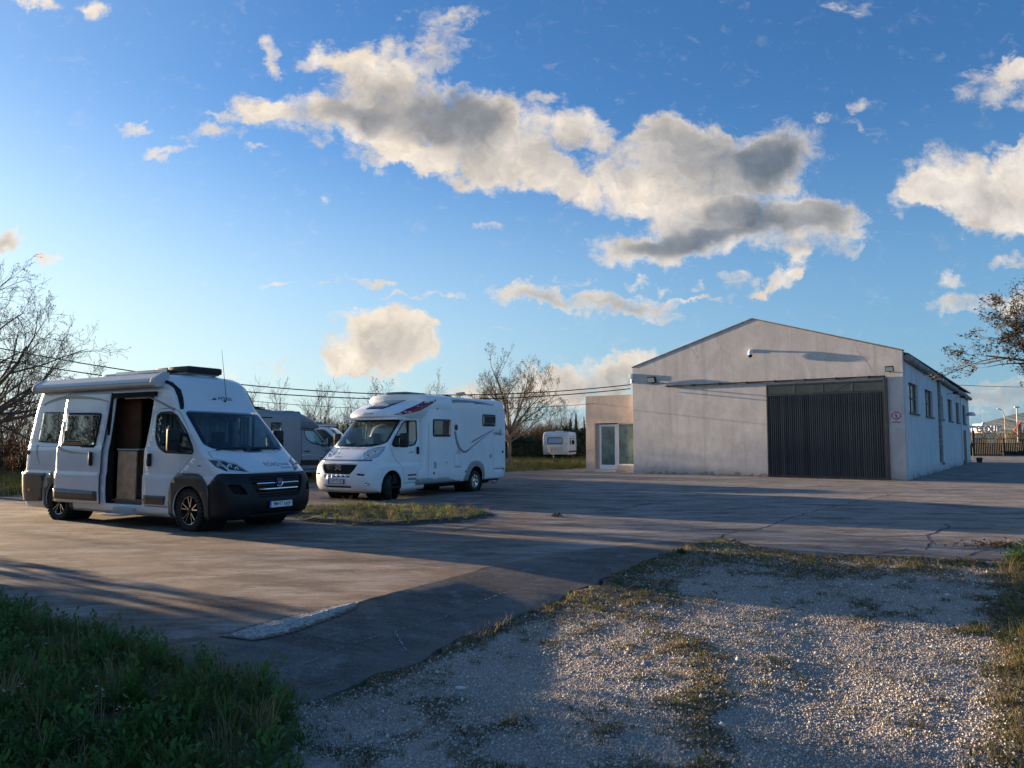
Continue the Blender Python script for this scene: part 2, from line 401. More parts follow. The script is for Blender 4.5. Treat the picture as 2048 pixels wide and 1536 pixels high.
def resample(P, n):
    P = [Vector((p[0], p[1], p[2] if len(p) > 2 else 0)) for p in P]
    L = [0]
    for i in range(1, len(P)): L.append(L[-1] + (P[i] - P[i - 1]).length)
    out = []
    for k in range(n):
        s = L[-1] * k / (n - 1); i = 0
        while i < len(P) - 2 and L[i + 1] < s: i += 1
        out.append(P[i].lerp(P[i + 1], (s - L[i]) / max(1e-6, L[i + 1] - L[i])))
    return out
NA, MA = 120, 12
A_ = resample(BRK, NA)
for p in A_[2:-1]: k_ = 0.10 * nz(p.x, p.y, 1.1, 2) + 0.05 * nz(p.x, p.y, 4, 6); p.x -= k_ * .8; p.y += k_ * .4
BRK = [(p.x, p.y) for p in A_]
LEFT = [g2(*q) for q in ((318, 1304), (230, 1268), (100, 1236), (0, 1206))]
RIGHT = [(3.64, 12.4), (3.75, 11.8), (4.8, 11.1), (6.85, 10.44), (9.5, 9.9), (16, 9.2), (40, 8.5)]
FARL = [(-40, 20.0), (-24, 20.6), (-14.6, 22.3), (-10, 27), (-6, 32), (-0.5, 39.6), (3.5, 44.0), (4.9, 47.8), (6.5, 60), (9, 90), (14, 110), (60, 110)]
SLAB = BRK[::-1][0:0] + [(-40, 26), ][0:0]
SLAB = LEFT + [(-9.5, 10.4), (-16, 14.6), (-40, 19.9)] + FARL[1:] + [(60, 8.0)] + RIGHT[::-1] + BRK[:-1]
# fine-edged outline
def ragged(P, step=0.15, amp=0.02, o=0.0):
    out = []
    for i in range(len(P) - 1):
        a = Vector((*P[i][:2], P[i][2] if len(P[i]) > 2 else 0)); b = Vector((*P[i + 1][:2], P[i + 1][2] if len(P[i + 1]) > 2 else 0))
        k = max(1, int((b - a).length / step)) if (b - a).length < 6 else 3
        for j in range(k):
            p = a.lerp(b, j / k); out.append((p.x + amp * nz(p.x, p.y, 3.1, o), p.y + amp * nz(p.x, p.y, 3.3, o + 9), p.z))
    e = P[-1]; out.append((e[0], e[1], e[2] if len(e) > 2 else 0)); return out
bm = bmesh.new()
vs = [bm.verts.new((x, y, 0)) for x, y, z in ragged(SLAB, 0.25, 0.012)[:-1]]
f = bm.faces.new(vs)
if f.normal.z < 0: f.normal_flip()
ex = bmesh.ops.extrude_face_region(bm, geom=[f])
bmesh.ops.translate(bm, verts=[v for v in ex['geom'] if isinstance(v, bmesh.types.BMVert)], vec=(0, 0, -0.3))
bmesh.ops.triangulate(bm, faces=bm.faces[:], ngon_method='EAR_CLIP'); bmesh.ops.recalc_face_normals(bm, faces=bm.faces)
me = bpy.data.meshes.new('yard'); bm.to_mesh(me); bm.free()
link_mesh('yard', me, M_SLAB, kind='structure', label='cracked brown and grey paved yard the vehicles stand on')
# apron: strips from break line (z 0) to the outer edge
B_ = resample(EDG, NA)
for p in B_: k_ = 0.07 * nz(p.x, p.y, 1.3, 7) + 0.05 * nz(p.x, p.y, 5, 8); p.x += k_; p.y -= k_
gm = MB(); vv = []
for i in range(NA):
    for j in range(MA + 1):
        t = j / MA; p = A_[i].lerp(B_[i], t); zz = B_[i].z * (t ** 1.1)
        p.x += 0.035 * nz(p.x, p.y, 2.3, 3) * t; p.y += 0.035 * nz(p.x, p.y, 2.1, 5) * t
        vv.append((p.x, p.y, zz + 0.002 + 0.006 * nz(p.x, p.y, 1.5)))
    vv.append((B_[i].x + 0.05, B_[i].y - 0.03, B_[i].z - 0.22))
W_ = MA + 2
gm.add(vv, [(i * W_ + j, i * W_ + j + 1, (i + 1) * W_ + j + 1, (i + 1) * W_ + j) for i in range(NA - 1) for j in range(W_ - 1)], 0, True)
apron = gm.build('pavement', M_APRON, kind='structure', label='dark sloping asphalt apron along the edge of the yard')
EDGE2 = [(e[0], e[1]) for e in EDG]
APOLY = [(p.x, p.y) for p in A_] + [(p.x, p.y) for p in B_[::-1]]

aa_ = apron.data.attributes.new('across', 'FLOAT', 'POINT'); aa_.data.foreach_set('value', [min(1.0, j / MA) for i in range(NA) for j in range(W_)])
# --- near terrain: gravel drive and verges, one height field
GX0, GX1, GY0, GY1, GS = -9.0, 15.0, 0.6, 14.0, 0.1
nx, ny = int((GX1 - GX0) / GS) + 1, int((GY1 - GY0) / GS) + 1
VL = LEFT[::-1] + EDGE2[::-1][0:1]
def masks(x, y):
    """grass (tall), moss (short green), stone density"""
    de = line_d(x, y, EDGE2); dr = line_d(x, y, RIGHT); n1 = fbm(x, y, 0.9, 3.0); n2 = fbm(x, y, 2.6, 11.0); n3 = fbm(x, y, 0.55, 21.)
    verge = sstep(0.12, -0.25, x + 0.28 * y + 0.0 + 0.7 * n2)
    if y > 4.6: verge = max(verge, sstep(0.5, 0.2, de) * 0.0)
    q = x / max(y, .1)
    edge = max(sstep(0.38 + 0.35 * n2, 0.05, de) * sstep(4.9, 6.3, y) , 0)
    farb = sstep(2.3 + 0.9 * n1, 0.9, dr) * 1.0
    wedge = sstep(1.5 + 1.3 * n1, 0.3, de) * sstep(6.0, 9.0, y)
    right = sstep(0.555, 0.64, q + 0.10 * n2)
    med = math.exp(-((q - 0.22 - 0.02 * (6 - y)) / 0.055) ** 2) * sstep(0.02, 0.28, n1 + 0.25 * n2 + 0.13) * 0.95
    pat = sstep(0.10, 0.30, n3 + 0.35 * n2) * 0.7
    low = sstep(5.0, 3.6, y) * sstep(0.0, 0.25, n1 + 0.1)*0.6
    gen_ = .30 + 1.1 * n2 + .8 * n3
    moss = max(gen_ * .8, farb * (0.72 + 1.0 * n2 + .5*n1), wedge * (0.75 + 0.8 * n2), edge, med, pat, right * 0.95, low)
    moss = max(0, min(1, moss))
    return verge, moss, edge, right
gv = []; att = {'tall': [], 'moss': [], 'stone': [], 'dry': []}
for j in range(ny):
    for i in range(nx):
        x = GX0 + i * GS; y = GY0 + j * GS
        ins = in_poly(x, y, SLAB) or in_poly(x, y, APOLY)
        z = gz(x, y) + 0.012 * fbm(x, y, 1.3) + 0.006 * nz(x, y, 9)
        ve, mo, ed, ri = masks(x, y)
        z += 0.03 * mo
        dl = line_d(x, y, VL)
        z += ve * max(0, (-.045 - z)) * sstep(1.6, .25, dl) + .05 * ve * sstep(.3, 1.5, dl)
        q = x / max(y, .1)
        tr = max(math.exp(-((q - 0.04) / 0.06) ** 2), math.exp(-((q - 0.40) / 0.07) ** 2))
        z -= 0.02 * tr
        if ins:
            z = min(z, -0.34) if (in_poly(x, y, SLAB)) else z - 0.28
            ve = mo = 0; st = 0; dr_ = 0
        else:
            st = max(0.0, 1 - 0.8 * mo) * (1 - ve); dr_ = max(0, min(1, .5 + 1.6 * fbm(x, y, .8, 31)))
        gv.append((x, y, z)); att['tall'].append(ve); att['moss'].append(mo * (1 - ve)); att['stone'].append(st); att['dry'].append(dr_ if not ins else 0)
gf = [(i + j * nx, i + 1 + j * nx, i + 1 + (j + 1) * nx, i + (j + 1) * nx) for j in range(ny - 1) for i in range(nx - 1)]
me = bpy.data.meshes.new('gravel_road'); me.from_pydata(gv, [], gf); me.polygons.foreach_set('use_smooth', [True] * len(gf))
for k, a in att.items():
    la = me.attributes.new(k, 'FLOAT', 'POINT'); la.data.foreach_set('value', a)
def gravel_mat():
    m = bpy.data.materials.new('gravel_bed'); m.use_nodes = True; t = NT(m.node_tree); b = t.n['Principled BSDF']
    pos = t.node('ShaderNodeNewGeometry').outputs[0]
    def at(nm): return t.node('ShaderNodeAttribute', attribute_name=nm).outputs['Fac']
    vo = t.node('ShaderNodeTexVoronoi', inp={'Vector': pos, 'Scale': 46.0}); vo2 = t.node('ShaderNodeTexVoronoi', inp={'Vector': pos, 'Scale': 95.0})
    cc = t.node('ShaderNodeSeparateColor', inp={0: vo.outputs['Color']}).outputs[0]
    cc2 = t.node('ShaderNodeSeparateColor', inp={0: vo2.outputs['Color']}).outputs[1]
    c = t.mix(cc, (0.25, 0.215, 0.185), (0.46, 0.41, 0.36)); c = t.mix(0.5, c, t.mix(cc2, (0.16, 0.135, 0.115), (0.45, 0.40, 0.35)))
    c = t.mix(t.smooth(t.noise(pos, 0.7, 5), 0.4, 0.7, 0, .6), c, (0.16, 0.125, 0.10))
    soil = t.mix(t.smooth(t.noise(pos, 14, 6, .7), 0.35, 0.65), (0.045, 0.036, 0.024), (0.085, 0.075, 0.035))
    mo = t.math('MAXIMUM', at('moss'), at('tall'))
    c = t.mix(t.smooth(t.math('ADD', mo, t.math('MULTIPLY', t.math('SUBTRACT', t.noise(pos, 18, 5, .7), 0.5), 0.9)), 0.25, 0.6, 0, 0.9), c, soil)
    t.l.new(c, b.inputs[0]); b.inputs['Roughness'].default_value = 0.95
    h = t.math('ADD', t.math('MULTIPLY', vo.outputs[0], -0.014), t.math('MULTIPLY', vo2.outputs[0], -0.007))
    t.l.new(t.node('ShaderNodeBump', inp={'Strength': 0.9, 'Distance': 1.0, 'Height': h}).outputs[0], b.inputs['Normal'])
    return m
gravel = link_mesh('gravel_road', me, gravel_mat(), kind='structure', label='pale gravel drive in the foreground with mossy strips')

# --- scatter by geometry nodes
def scatter(name, host, protos, attr, dens, smin, smax, seed, tilt=0.15, full=False, dmin=0.0, zoff=0.0, near=None, **kw):
    ob = bpy.data.objects.new(name, host.data); COL.objects.link(ob); tag(ob, kind='stuff', **kw)
    ng = bpy.data.node_groups.new(name, 'GeometryNodeTree')
    ng.interface.new_socket('Geometry', in_out='INPUT', socket_type='NodeSocketGeometry')
    ng.interface.new_socket('Geometry', in_out='OUTPUT', socket_type='NodeSocketGeometry')
    N = lambda t: ng.nodes.new(t); L = ng.links.new
    gi, go = N('NodeGroupInput'), N('NodeGroupOutput')
    dp = N('GeometryNodeDistributePointsOnFaces'); L(gi.outputs[0], dp.inputs['Mesh']); dp.inputs['Seed'].default_value = seed
    na = N('GeometryNodeInputNamedAttribute'); na.data_type = 'FLOAT'; na.inputs['Name'].default_value = attr
    sub = N('ShaderNodeMath'); sub.operation = 'SUBTRACT'; L(na.outputs['Attribute'], sub.inputs[0]); sub.inputs[1].default_value = dmin; sub.use_clamp = True
    mu = N('ShaderNodeMath'); mu.operation = 'MULTIPLY'; L(sub.outputs[0], mu.inputs[0]); mu.inputs[1].default_value = dens
    last = mu.outputs[0]
    if near:   # fewer, further from the lens, where single pieces are below a pixel
        po = N('GeometryNodeInputPosition'); sx = N('ShaderNodeSeparateXYZ'); L(po.outputs[0], sx.inputs[0])
        mr = N('ShaderNodeMapRange'); L(sx.outputs[1], mr.inputs[0]); mr.inputs[1].default_value = near[0]; mr.inputs[2].default_value = near[1]
        mr.inputs[3].default_value = 1.0; mr.inputs[4].default_value = near[2]
        m2 = N('ShaderNodeMath'); m2.operation = 'MULTIPLY'; L(last, m2.inputs[0]); L(mr.outputs[0], m2.inputs[1]); last = m2.outputs[0]
    L(last, dp.inputs['Density'])
    jn = N('GeometryNodeJoinGeometry')
    for p in protos:
        oi = N('GeometryNodeObjectInfo'); oi.inputs['Object'].default_value = p; oi.inputs['As Instance'].default_value = True
        L(oi.outputs['Geometry'], jn.inputs[0])
    ip = N('GeometryNodeInstanceOnPoints'); L(dp.outputs['Points'], ip.inputs['Points']); L(jn.outputs[0], ip.inputs['Instance'])
    ip.inputs['Pick Instance'].default_value = True
    rv = N('FunctionNodeRandomValue'); rv.data_type = 'FLOAT_VECTOR'
    rv.inputs[0].default_value = (-3.14, -3.14, -3.14) if full else (-tilt, -tilt, -3.14); rv.inputs[1].default_value = (3.14, 3.14, 3.14) if full else (tilt, tilt, 3.14)
    L(rv.outputs[0], ip.inputs['Rotation'])
    rs = N('FunctionNodeRandomValue'); rs.data_type = 'FLOAT'; rs.inputs[2].default_value = 0; rs.inputs[3].default_value = 1; rs.inputs['Seed'].default_value = 5
    pw = N('ShaderNodeMath'); pw.operation = 'POWER'; L(rs.outputs[1], pw.inputs[0]); pw.inputs[1].default_value = 2.2
    mr2 = N('ShaderNodeMapRange'); L(pw.outputs[0], mr2.inputs[0]); mr2.inputs[3].default_value = smin; mr2.inputs[4].default_value = smax
    L(mr2.outputs[0], ip.inputs['Scale'])
    L(ip.outputs[0], go.inputs[0])
    md = ob.modifiers.new('scatter', 'NODES'); md.node_group = ng
    return ob
def proto(name, mb, m, sharp=None):
    me = mb.mesh(name); o = bpy.data.objects.new(name, me)
    for k in (m if isinstance(m, list) else [m]): me.materials.append(k)
    return o
def inst_mat(name, c0, c1, rough=0.9, sss=0.0, var2=None):
    m = bpy.data.materials.new(name); m.use_nodes = True; t = NT(m.node_tree); b = t.n['Principled BSDF']
    r_ = t.node('ShaderNodeObjectInfo').outputs['Random']
    c = t.mix(r_, c0, c1)
    if var2: c = t.mix(t.smooth(t.math('FRACT', t.math('MULTIPLY', r_, 17.3)), var2[1], 1.0), c, var2[0])
    t.l.new(c, b.inputs[0]); b.inputs['Roughness'].default_value = rough; b.inputs['Specular IOR Level'].default_value = 0.3
    if sss:
        tr = t.node('ShaderNodeBsdfTranslucent', inp={0: c}); mx = t.node('ShaderNodeMixShader', inp={0: sss, 1: b.outputs[0], 2: tr.outputs[0]})
        t.l.new(mx.outputs[0], t.n['Material Output'].inputs[0])
    return m
def pebble(seed):
    rr = random.Random(seed); bm = bmesh.new(); bmesh.ops.create_icosphere(bm, subdivisions=1, radius=1)
    sx, sy, sz = rr.uniform(.7, 1.2), rr.uniform(.6, 1), rr.uniform(.45, .75)
    for v in bm.verts: v.co = Vector((v.co.x * sx, v.co.y * sy, v.co.z * sz)) * rr.uniform(.85, 1.1)
    bm.verts.index_update(); mb = MB(); mb.add([v.co for v in bm.verts], [[v.index for v in f.verts] for f in bm.faces], 0, True); bm.free(); return mb
M_PEB = inst_mat('pebble', (0.28, 0.24, 0.205), (0.56, 0.50, 0.44), 0.85, var2=((0.70, 0.67, 0.62), 0.90))
pebs = [proto('pebble', pebble(i), M_PEB) for i in range(5)]
scatter('gravel', gravel, pebs, 'stone', 5200, 0.0035, 0.0135, 3, full=True, near=(3.5, 9.0, 0.32), label='loose grey and cream stones over the gravel drive')
scatter('pebbles', gravel, pebs, 'stone', 26, 0.012, 0.030, 8, full=True, label='bigger single stones lying about the gravel drive')
def tuft(seed, n, h0, h1, w, spread, lean, curl=0.5, segs=4):
    rr = random.Random(seed); mb = MB()
    for _ in range(n):
        a = rr.uniform(0, 6.283); r0 = spread * math.sqrt(rr.random()); bx, by = r0 * math.cos(a), r0 * math.sin(a)
        a2 = a + rr.uniform(-.9, .9); hh = rr.uniform(h0, h1); ln = rr.uniform(.2, 1) * lean; ww = w * rr.uniform(.6, 1.2)
        px, py, pz = bx, by, 0; side = Vector((-math.sin(a2), math.cos(a2), 0)) ; vs = []
        for k in range(segs + 1):
            t = k / segs; th = ln * (0.25 + t * (1 + curl * 1.2)); wk = ww * (1 - t ** 1.6) * 0.5 + 0.0003
            vs += [(px - side.x * wk, py - side.y * wk, pz), (px + side.x * wk, py + side.y * wk, pz)]
            px += math.cos(a2) * math.sin(th) * hh / segs; py += math.sin(a2) * math.sin(th) * hh / segs; pz += math.cos(th) * hh / segs
        mb.add(vs, [(2 * k, 2 * k + 1, 2 * k + 3, 2 * k + 2) for k in range(segs)], 0, True)
    return mb
def weed(seed, n=26, h=0.16, lw=0.02):
    rr = random.Random(seed); mb = MB()
    for _ in range(n):
        a = rr.uniform(0, 6.283); el = rr.uniform(.1, 1.3); L_ = h * rr.uniform(.5, 1.1)
        d = Vector((math.cos(a) * math.cos(el), math.sin(a) * math.cos(el), math.sin(el))); s_ = d.cross(Vector((0, 0, 1))).normalized(); u_ = s_.cross(d)
        for q in range(5):
            c = d * L_ * (0.35 + 0.16 * q) + s_ * rr.uniform(-.4, .4) * lw; k = lw * rr.uniform(.5, 1)
            e1 = (s_ * rr.uniform(-1, 1) + d * .6 + u_ * rr.uniform(-.3, .6)).normalized(); e2 = e1.cross(u_ + d * .3).normalized()
            mb.add([c, c + e1 * k + e2 * k * .5, c + e1 * k * 2, c + e1 * k - e2 * k * .5], [(0, 1, 2, 3)])
        mb.tube([(0, 0, 0), d * L_ * .5, d * L_], [.0018, .0012, .0006], 3)
    return mb
M_GR = inst_mat('grass_green', (0.075, 0.135, 0.022), (0.19, 0.24, 0.055), 0.6, 0.35, var2=((0.16, 0.13, 0.05), 0.72))
M_GRD = inst_mat('grass_dry', (0.22, 0.16, 0.07), (0.36, 0.28, 0.14), 0.8, 0.3, var2=((0.10, 0.075, 0.04), 0.7))
M_WD = inst_mat('weed_green', (0.045, 0.11, 0.024), (0.095, 0.19, 0.045), 0.6, 0.3)
M_MOSS = inst_mat('moss', (0.055, 0.066, 0.018), (0.13, 0.12, 0.045), 0.9, 0.2, var2=((0.20, 0.14, 0.06), 0.6))
tall = [proto('tuft', tuft(i, 40, .05, .20, .0075, .06, .95), M_GR) for i in range(4)]
tdry = [proto('dry_tuft', tuft(20 + i, 26, .06, .30, .005, .07, 1.15, .7), M_GRD) for i in range(3)]
wds = [proto('weed', weed(40 + i), M_WD) for i in range(3)]
mos = [proto('moss_tuft', tuft(60 + i, 22, .008, .035, .004, .035, 1.1, .6, 2), M_MOSS) for i in range(3)]
sht = [proto('short_tuft', tuft(70 + i, 26, .02, .075, .004, .03, .9, .5, 3), M_GR) for i in range(3)]
shd_ = [proto('short_dry_tuft', tuft(80 + i, 18, .02, .09, .003, .05, 1.3, .6, 3), M_GRD) for i in range(3)]
scatter('grass', gravel, tall, 'tall', 62, .45, 1.15, 11, label='dark green grass growing over the verge beside the apron')
scatter('dry_grass', gravel, tdry, 'tall', 80, .35, 1.15, 12, label='straw coloured dead stalks among the verge grass')
scatter('weeds', gravel, wds, 'tall', 60, .5, 1.7, 13, label='leafy low weeds between the verge grass')
scatter('moss', gravel, mos, 'moss', 420, .5, 1.6, 14, dmin=.16, near=(5, 12, .5), label='short mossy growth in strips over the gravel')
scatter('short_grass', gravel, sht, 'moss', 46, .4, 1.3, 15, dmin=.42, label='short green grass along the edges of the gravel')
scatter('dry_stalks', gravel, shd_, 'moss', 60, .5, 1.7, 16, dmin=.3, label='dry yellow stalks lying over the mossy strips')
def flower(seed):
    rr = random.Random(seed); mb = MB()
    for _ in range(16):
        x, y, h = rr.uniform(-.09, .09), rr.uniform(-.09, .09), rr.uniform(.15, .24)
        mb.tube([(x * .4, y * .4, 0), (x, y, h)], .0012, 3, 0)
        n = 7
        mb.add([(x, y, h + .004)] + [(x + .0075 * math.cos(6.283 * k / n), y + .0075 * math.sin(6.283 * k / n), h + .001) for k in range(n)], [(0, 1 + k, 1 + (k + 1) % n) for k in range(n)], 1)
    return mb
M_PETAL = mat('petal', (0.75, 0.75, 0.68), 0.6)
# clusters of tiny white flowers in the verge: one thing per clump
fl_me = None
for k, (u, v) in enumerate([(90, 1270), (150, 1290), (225, 1395), (262, 1412), (130, 1330), (60, 1310), (330, 1440), (20, 1380)]):
    p = gnd(u, v, -0.05)
    if fl_me is None:
        o = flower(5).build('flower_clump', [M_GR, M_PETAL]); fl_me = o.data
    else: o = bpy.data.objects.new('flower_clump', fl_me); COL.objects.link(o)
    o.location = (p.x, p.y, gz(p.x, p.y)); o.rotation_euler = (0, 0, k * 1.3); o.scale = (1 + .1 * (k % 3),) * 3
    tag(o, 'tiny white flowers in the dark verge grass, ' + ['middle clump of the top row', 'top clump furthest right', 'left clump of the lower pair', 'right clump of the lower pair', 'just below the top row', 'second clump from the left edge', 'clump nearest the apron foot', 'clump touching the left edge'][k], 'flowers', 'white flower clumps in the verge')
# white lime gravel strip on the break between yard and apron
def lime_mat():
    m = bpy.data.materials.new('lime_gravel'); m.use_nodes = True; t = NT(m.node_tree); b = t.n['Principled BSDF']
    pos = t.node('ShaderNodeNewGeometry').outputs[0]; e = t.node('ShaderNodeAttribute', attribute_name='edge').outputs['Fac']
    vo = t.node('ShaderNodeTexVoronoi', inp={'Vector': pos, 'Scale': 42.0}); cc = t.node('ShaderNodeSeparateColor', inp={0: vo.outputs['Color']}).outputs[0]
    base = t.mix(t.noise(pos, 30, 5, .7), (0.075, 0.055, 0.042), (0.19, 0.15, 0.12)); lime = t.mix(cc, (0.22, 0.215, 0.205), (0.42, 0.415, 0.40))
    f = t.math('ADD', e, t.math('ADD', t.math('MULTIPLY', t.math('SUBTRACT', t.noise(pos, 7, 8, .75), 0.5), 1.5), t.math('MULTIPLY', t.math('SUBTRACT', cc, 0.5), 0.45)))
    c = t.mix(t.smooth(f, 0.40, 0.75), base, lime); t.l.new(c, b.inputs[0]); b.inputs['Roughness'].default_value = .95
    t.l.new(t.node('ShaderNodeBump', inp={'Strength': 0.8, 'Distance': 1.0, 'Height': t.math('MULTIPLY', vo.outputs[0], -0.008)}).outputs[0], b.inputs['Normal']); return m
M_LIME = lime_mat()
def apron_z(x, y):
    if not in_poly(x, y, APOLY): return 0.004
    best = None; q0 = Vector((x, y))
    for i in range(0, NA, 2):
        a, b = A_[i], B_[i]; d = (b - a).xy; t = max(0, min(1, (q0 - a.xy).dot(d) / d.length_squared)); dd = (a.xy.lerp(b.xy, t) - q0).length
        if best is None or dd < best[0]: best = (dd, t, b.z)
    return best[2] * best[1] ** 1.1 + .011
def sheet(name, px, m, label, z=0.004, cell=.03):
    P = [g2(*q) for q in px]; x0, x1 = min(p[0] for p in P) - .1, max(p[0] for p in P) + .1; y0, y1 = min(p[1] for p in P) - .1, max(p[1] for p in P) + .1; L = P + [P[0]]
    V, Fc, E, ix = [], [], [], {}
    nx_, ny_ = int((x1 - x0) / cell) + 2, int((y1 - y0) / cell) + 2
    for j in range(ny_):
        for i in range(nx_):
            x, y = x0 + i * cell, y0 + j * cell; d = line_d(x, y, L) * (1 if in_poly(x, y, P) else -1); ix[(i, j)] = (len(V), d)
            V.append((x, y, apron_z(x, y))); E.append(max(0, min(1, .22 + d / .10)))
    for j in range(ny_ - 1):
        for i in range(nx_ - 1):
            q = [ix[(i, j)], ix[(i + 1, j)], ix[(i + 1, j + 1)], ix[(i, j + 1)]]
            if max(k[1] for k in q) >= 0: Fc.append([k[0] for k in q])
    me = bpy.data.meshes.new(name); me.from_pydata(V, [], Fc); la = me.attributes.new('edge', 'FLOAT', 'POINT'); la.data.foreach_set('value', E)
    link_mesh(name, me, m, kind='structure', label=label)
sheet('lime_strip', [(440, 1274), (505, 1274), (572, 1260), (650, 1237), (705, 1216), (722, 1204), (692, 1206), (625, 1222), (548, 1240), (480, 1259)], M_LIME, 'patch of white lime gravel along the break in the paving')
# dark cracks and joints in the yard
M_CRK = mat('crack', (0.018, 0.016, 0.015), 0.95)
def crack(pts, wd, name='crack'):
    P = [Vector((*g2(*q), 0.003)) for q in pts]; Q = []
    for i in range(len(P) - 1):
        k = max(2, int((P[i + 1] - P[i]).length / .12))
        for j in range(k):
            p = P[i].lerp(P[i + 1], j / k); p.x += .05 * nz(p.x, p.y, 2.7, 4); p.y += .10 * nz(p.x, p.y, 3.1, 8); Q.append(p)
    Q.append(P[-1]); vs = []
    for i, p in enumerate(Q):
        t = (Q[min(i + 1, len(Q) - 1)] - Q[max(i - 1, 0)]).normalized(); s = Vector((-t.y, t.x, 0)); ww = wd * (.5 + .9 * abs(nz(p.x, p.y, 4, 2)) + .3 * rnd.random())
        vs += [p - s * ww, p + s * ww]
    MB().add(vs, [(2 * i, 2 * i + 1, 2 * i + 3, 2 * i + 2) for i in range(len(Q) - 1)]).build(name, M_CRK, kind='structure', label='dark crack running through the paving of the yard')
for pts, wd in [([(1190, 1022), (1255, 1016), (1300, 1006), (1385, 1000)], .03), ([(1370, 1056), (1425, 1059), (1520, 1057)], .022), ([(1425, 1082), (1455, 1066), (1520, 1058), (1592, 1032), (1680, 1010), (1800, 985)], .016),
                ([(1628, 1064), (1700, 1072), (1780, 1074), (1855, 1070), (1900, 1054)], .02), ([(1855, 1070), (1858, 1085), (1852, 1100)], .012), ([(1490, 1088), (1600, 1090), (1670, 1101)], .014),
                ([(1730, 1110), (1800, 1102), (1815, 1098)], .014), ([(1930, 1112), (1960, 1104), (1975, 1102)], .014), ([(850, 1052), (950, 1060), (1060, 1072), (1180, 1082)], .008), ([(1900, 1054), (1890, 1048)], .02),
                ([(900, 1064), (980, 1046)], .02), ([(560, 1078), (640, 1082), (900, 1098)], .006), ([(1000, 965), (1250, 968), (1500, 975), (2040, 1000)], .012), ([(1180, 935), (1000, 985), (830, 1040)], .012)]:
    crack(pts, wd)
# pale worn line along the apron (old white marking, almost gone)
M_WORN = mat('worn_marking', (0.27, 0.265, 0.27), 0.95, var=.3, vs=30)
def on_apron(u, v):
    z = -0.08; p = gnd(u, v, z)
    for _ in range(8):
        best = None
        for i in range(NA):
            a, b = A_[i], B_[i]; d = (b - a).xy; t = max(0, min(1, (p.xy - a.xy).dot(d) / d.length_squared)); q = a.xy.lerp(b.xy, t); dd = (q - p.xy).length
            if best is None or dd < best[0]: best = (dd, t, b.z)
        p = gnd(u, v, best[2] * best[1] ** 1.1)
    return p
def dashes(px, wd, gap):
    mb = MB(); P = [on_apron(*q) for q in px]
    for i in range(len(P) - 1):
        k = max(2, int((P[i + 1] - P[i]).length / .03)); s = (P[i + 1] - P[i]).normalized(); s = Vector((-s.y, s.x, 0))
        for j in range(k):
            if rnd.random() < gap: continue
            a = P[i].lerp(P[i + 1], j / k); b = P[i].lerp(P[i + 1], (j + .9) / k); o_ = s * rnd.uniform(-.01, .01); w_ = wd * rnd.uniform(.4, 1.3)
            up = Vector((0, 0, .012))
            mb.add([a - s * w_ + o_ + up, b - s * w_ * .9 + o_ + up, b + s * w_ + o_ + up, a + s * w_ * .8 + o_ + up], [(0, 1, 2, 3)])
    mb.build('worn_line', M_WORN, kind='structure', label='faint pale worn line along the dark apron')
dashes([(610, 1330), (700, 1290), (798, 1263), (880, 1240), (960, 1205), (1010, 1187)], .007, .3)
dashes([(790, 1264), (800, 1282), (812, 1304)], .010, .15)
# ================================================================== WAREHOUSE
BR = Vector((15.937, 31.282, 0)); BHV = Vector((0.79868, -0.60176, 0)); BLV = Vector((0.60176, 0.79868, 0))
BYAW = math.atan2(BHV.y, BHV.x)
bld = empty('warehouse', BR, BYAW, label='whitewashed gabled warehouse with a big ribbed dark sliding door', cat='warehouse')
SDV = Vector((18.46, 26.7, 0)); SLEN = SDV.length
sdl = Vector((SDV.dot(BHV), SDV.dot(BLV), 0)) / SLEN       # side wall direction in building axes
def plaster(name, c0, c1, stain, bumpy=.004, peel=True):
    m = bpy.data.materials.new(name); m.use_nodes = True; t = NT(m.node_tree); b = t.n['Principled BSDF']
    v = t.node('ShaderNodeTexCoord').outputs['Object']
    a = t.noise(v, 0.9, 7, 0.68, 0.8); a2 = t.noise(t.mapping(v, scale=(1, 1, .45)), 2.6, 6, 0.65, .4); fn = t.noise(v, 22, 5, .7)
    c = t.mix(t.smooth(a, 0.33, 0.68), c0, c1); c = t.mix(t.smooth(a2, 0.42, 0.72, 0, .55), c, stain)
    c = t.mix(t.smooth(fn, 0.45, 0.7, 0, .18), c, (0.2, 0.19, 0.18))
    sp = t.node('ShaderNodeSeparateXYZ', inp={0: v})
    if peel:
        hgt = t.smooth(sp.outputs[2], 0.0, 0.45, 0.42, 0.0, 'LINEAR')
        pk = t.smooth(t.math('ADD', t.math('MULTIPLY', t.noise(v, 3.2, 6, .7), 1.0), hgt), 0.82, 0.86)
        c = t.mix(t.math('MULTIPLY', pk, t.smooth(t.noise(v, .35, 2), .42, .5)), c, (0.21, 0.185, 0.16))
        sb_ = t.smooth(t.math('ADD', sp.outputs[2], t.math('MULTIPLY', t.noise(v, 2.2, 6, .7), 0.9)), 0.35, 1.05, 0.55, 0.0)
        c = t.mix(sb_, c, (0.30, 0.27, 0.24))
        dr = t.noise(t.mapping(v, scale=(2.2, 2.2, .12)), 1.2, 5, .6)
        c = t.mix(t.smooth(dr, .52, .72, 0, .5), c, tuple(x * .66 for x in c0))
    t.l.new(c, b.inputs[0]); b.inputs['Roughness'].default_value = 0.92; b.inputs['Specular IOR Level'].default_value = 0.25
    h = t.math('ADD', t.math('MULTIPLY', a2, bumpy * 5), t.math('MULTIPLY', fn, bumpy))
    t.l.new(t.node('ShaderNodeBump', inp={'Strength': 0.6, 'Distance': 1.0, 'Height': h}).outputs[0], b.inputs['Normal'])
    return m
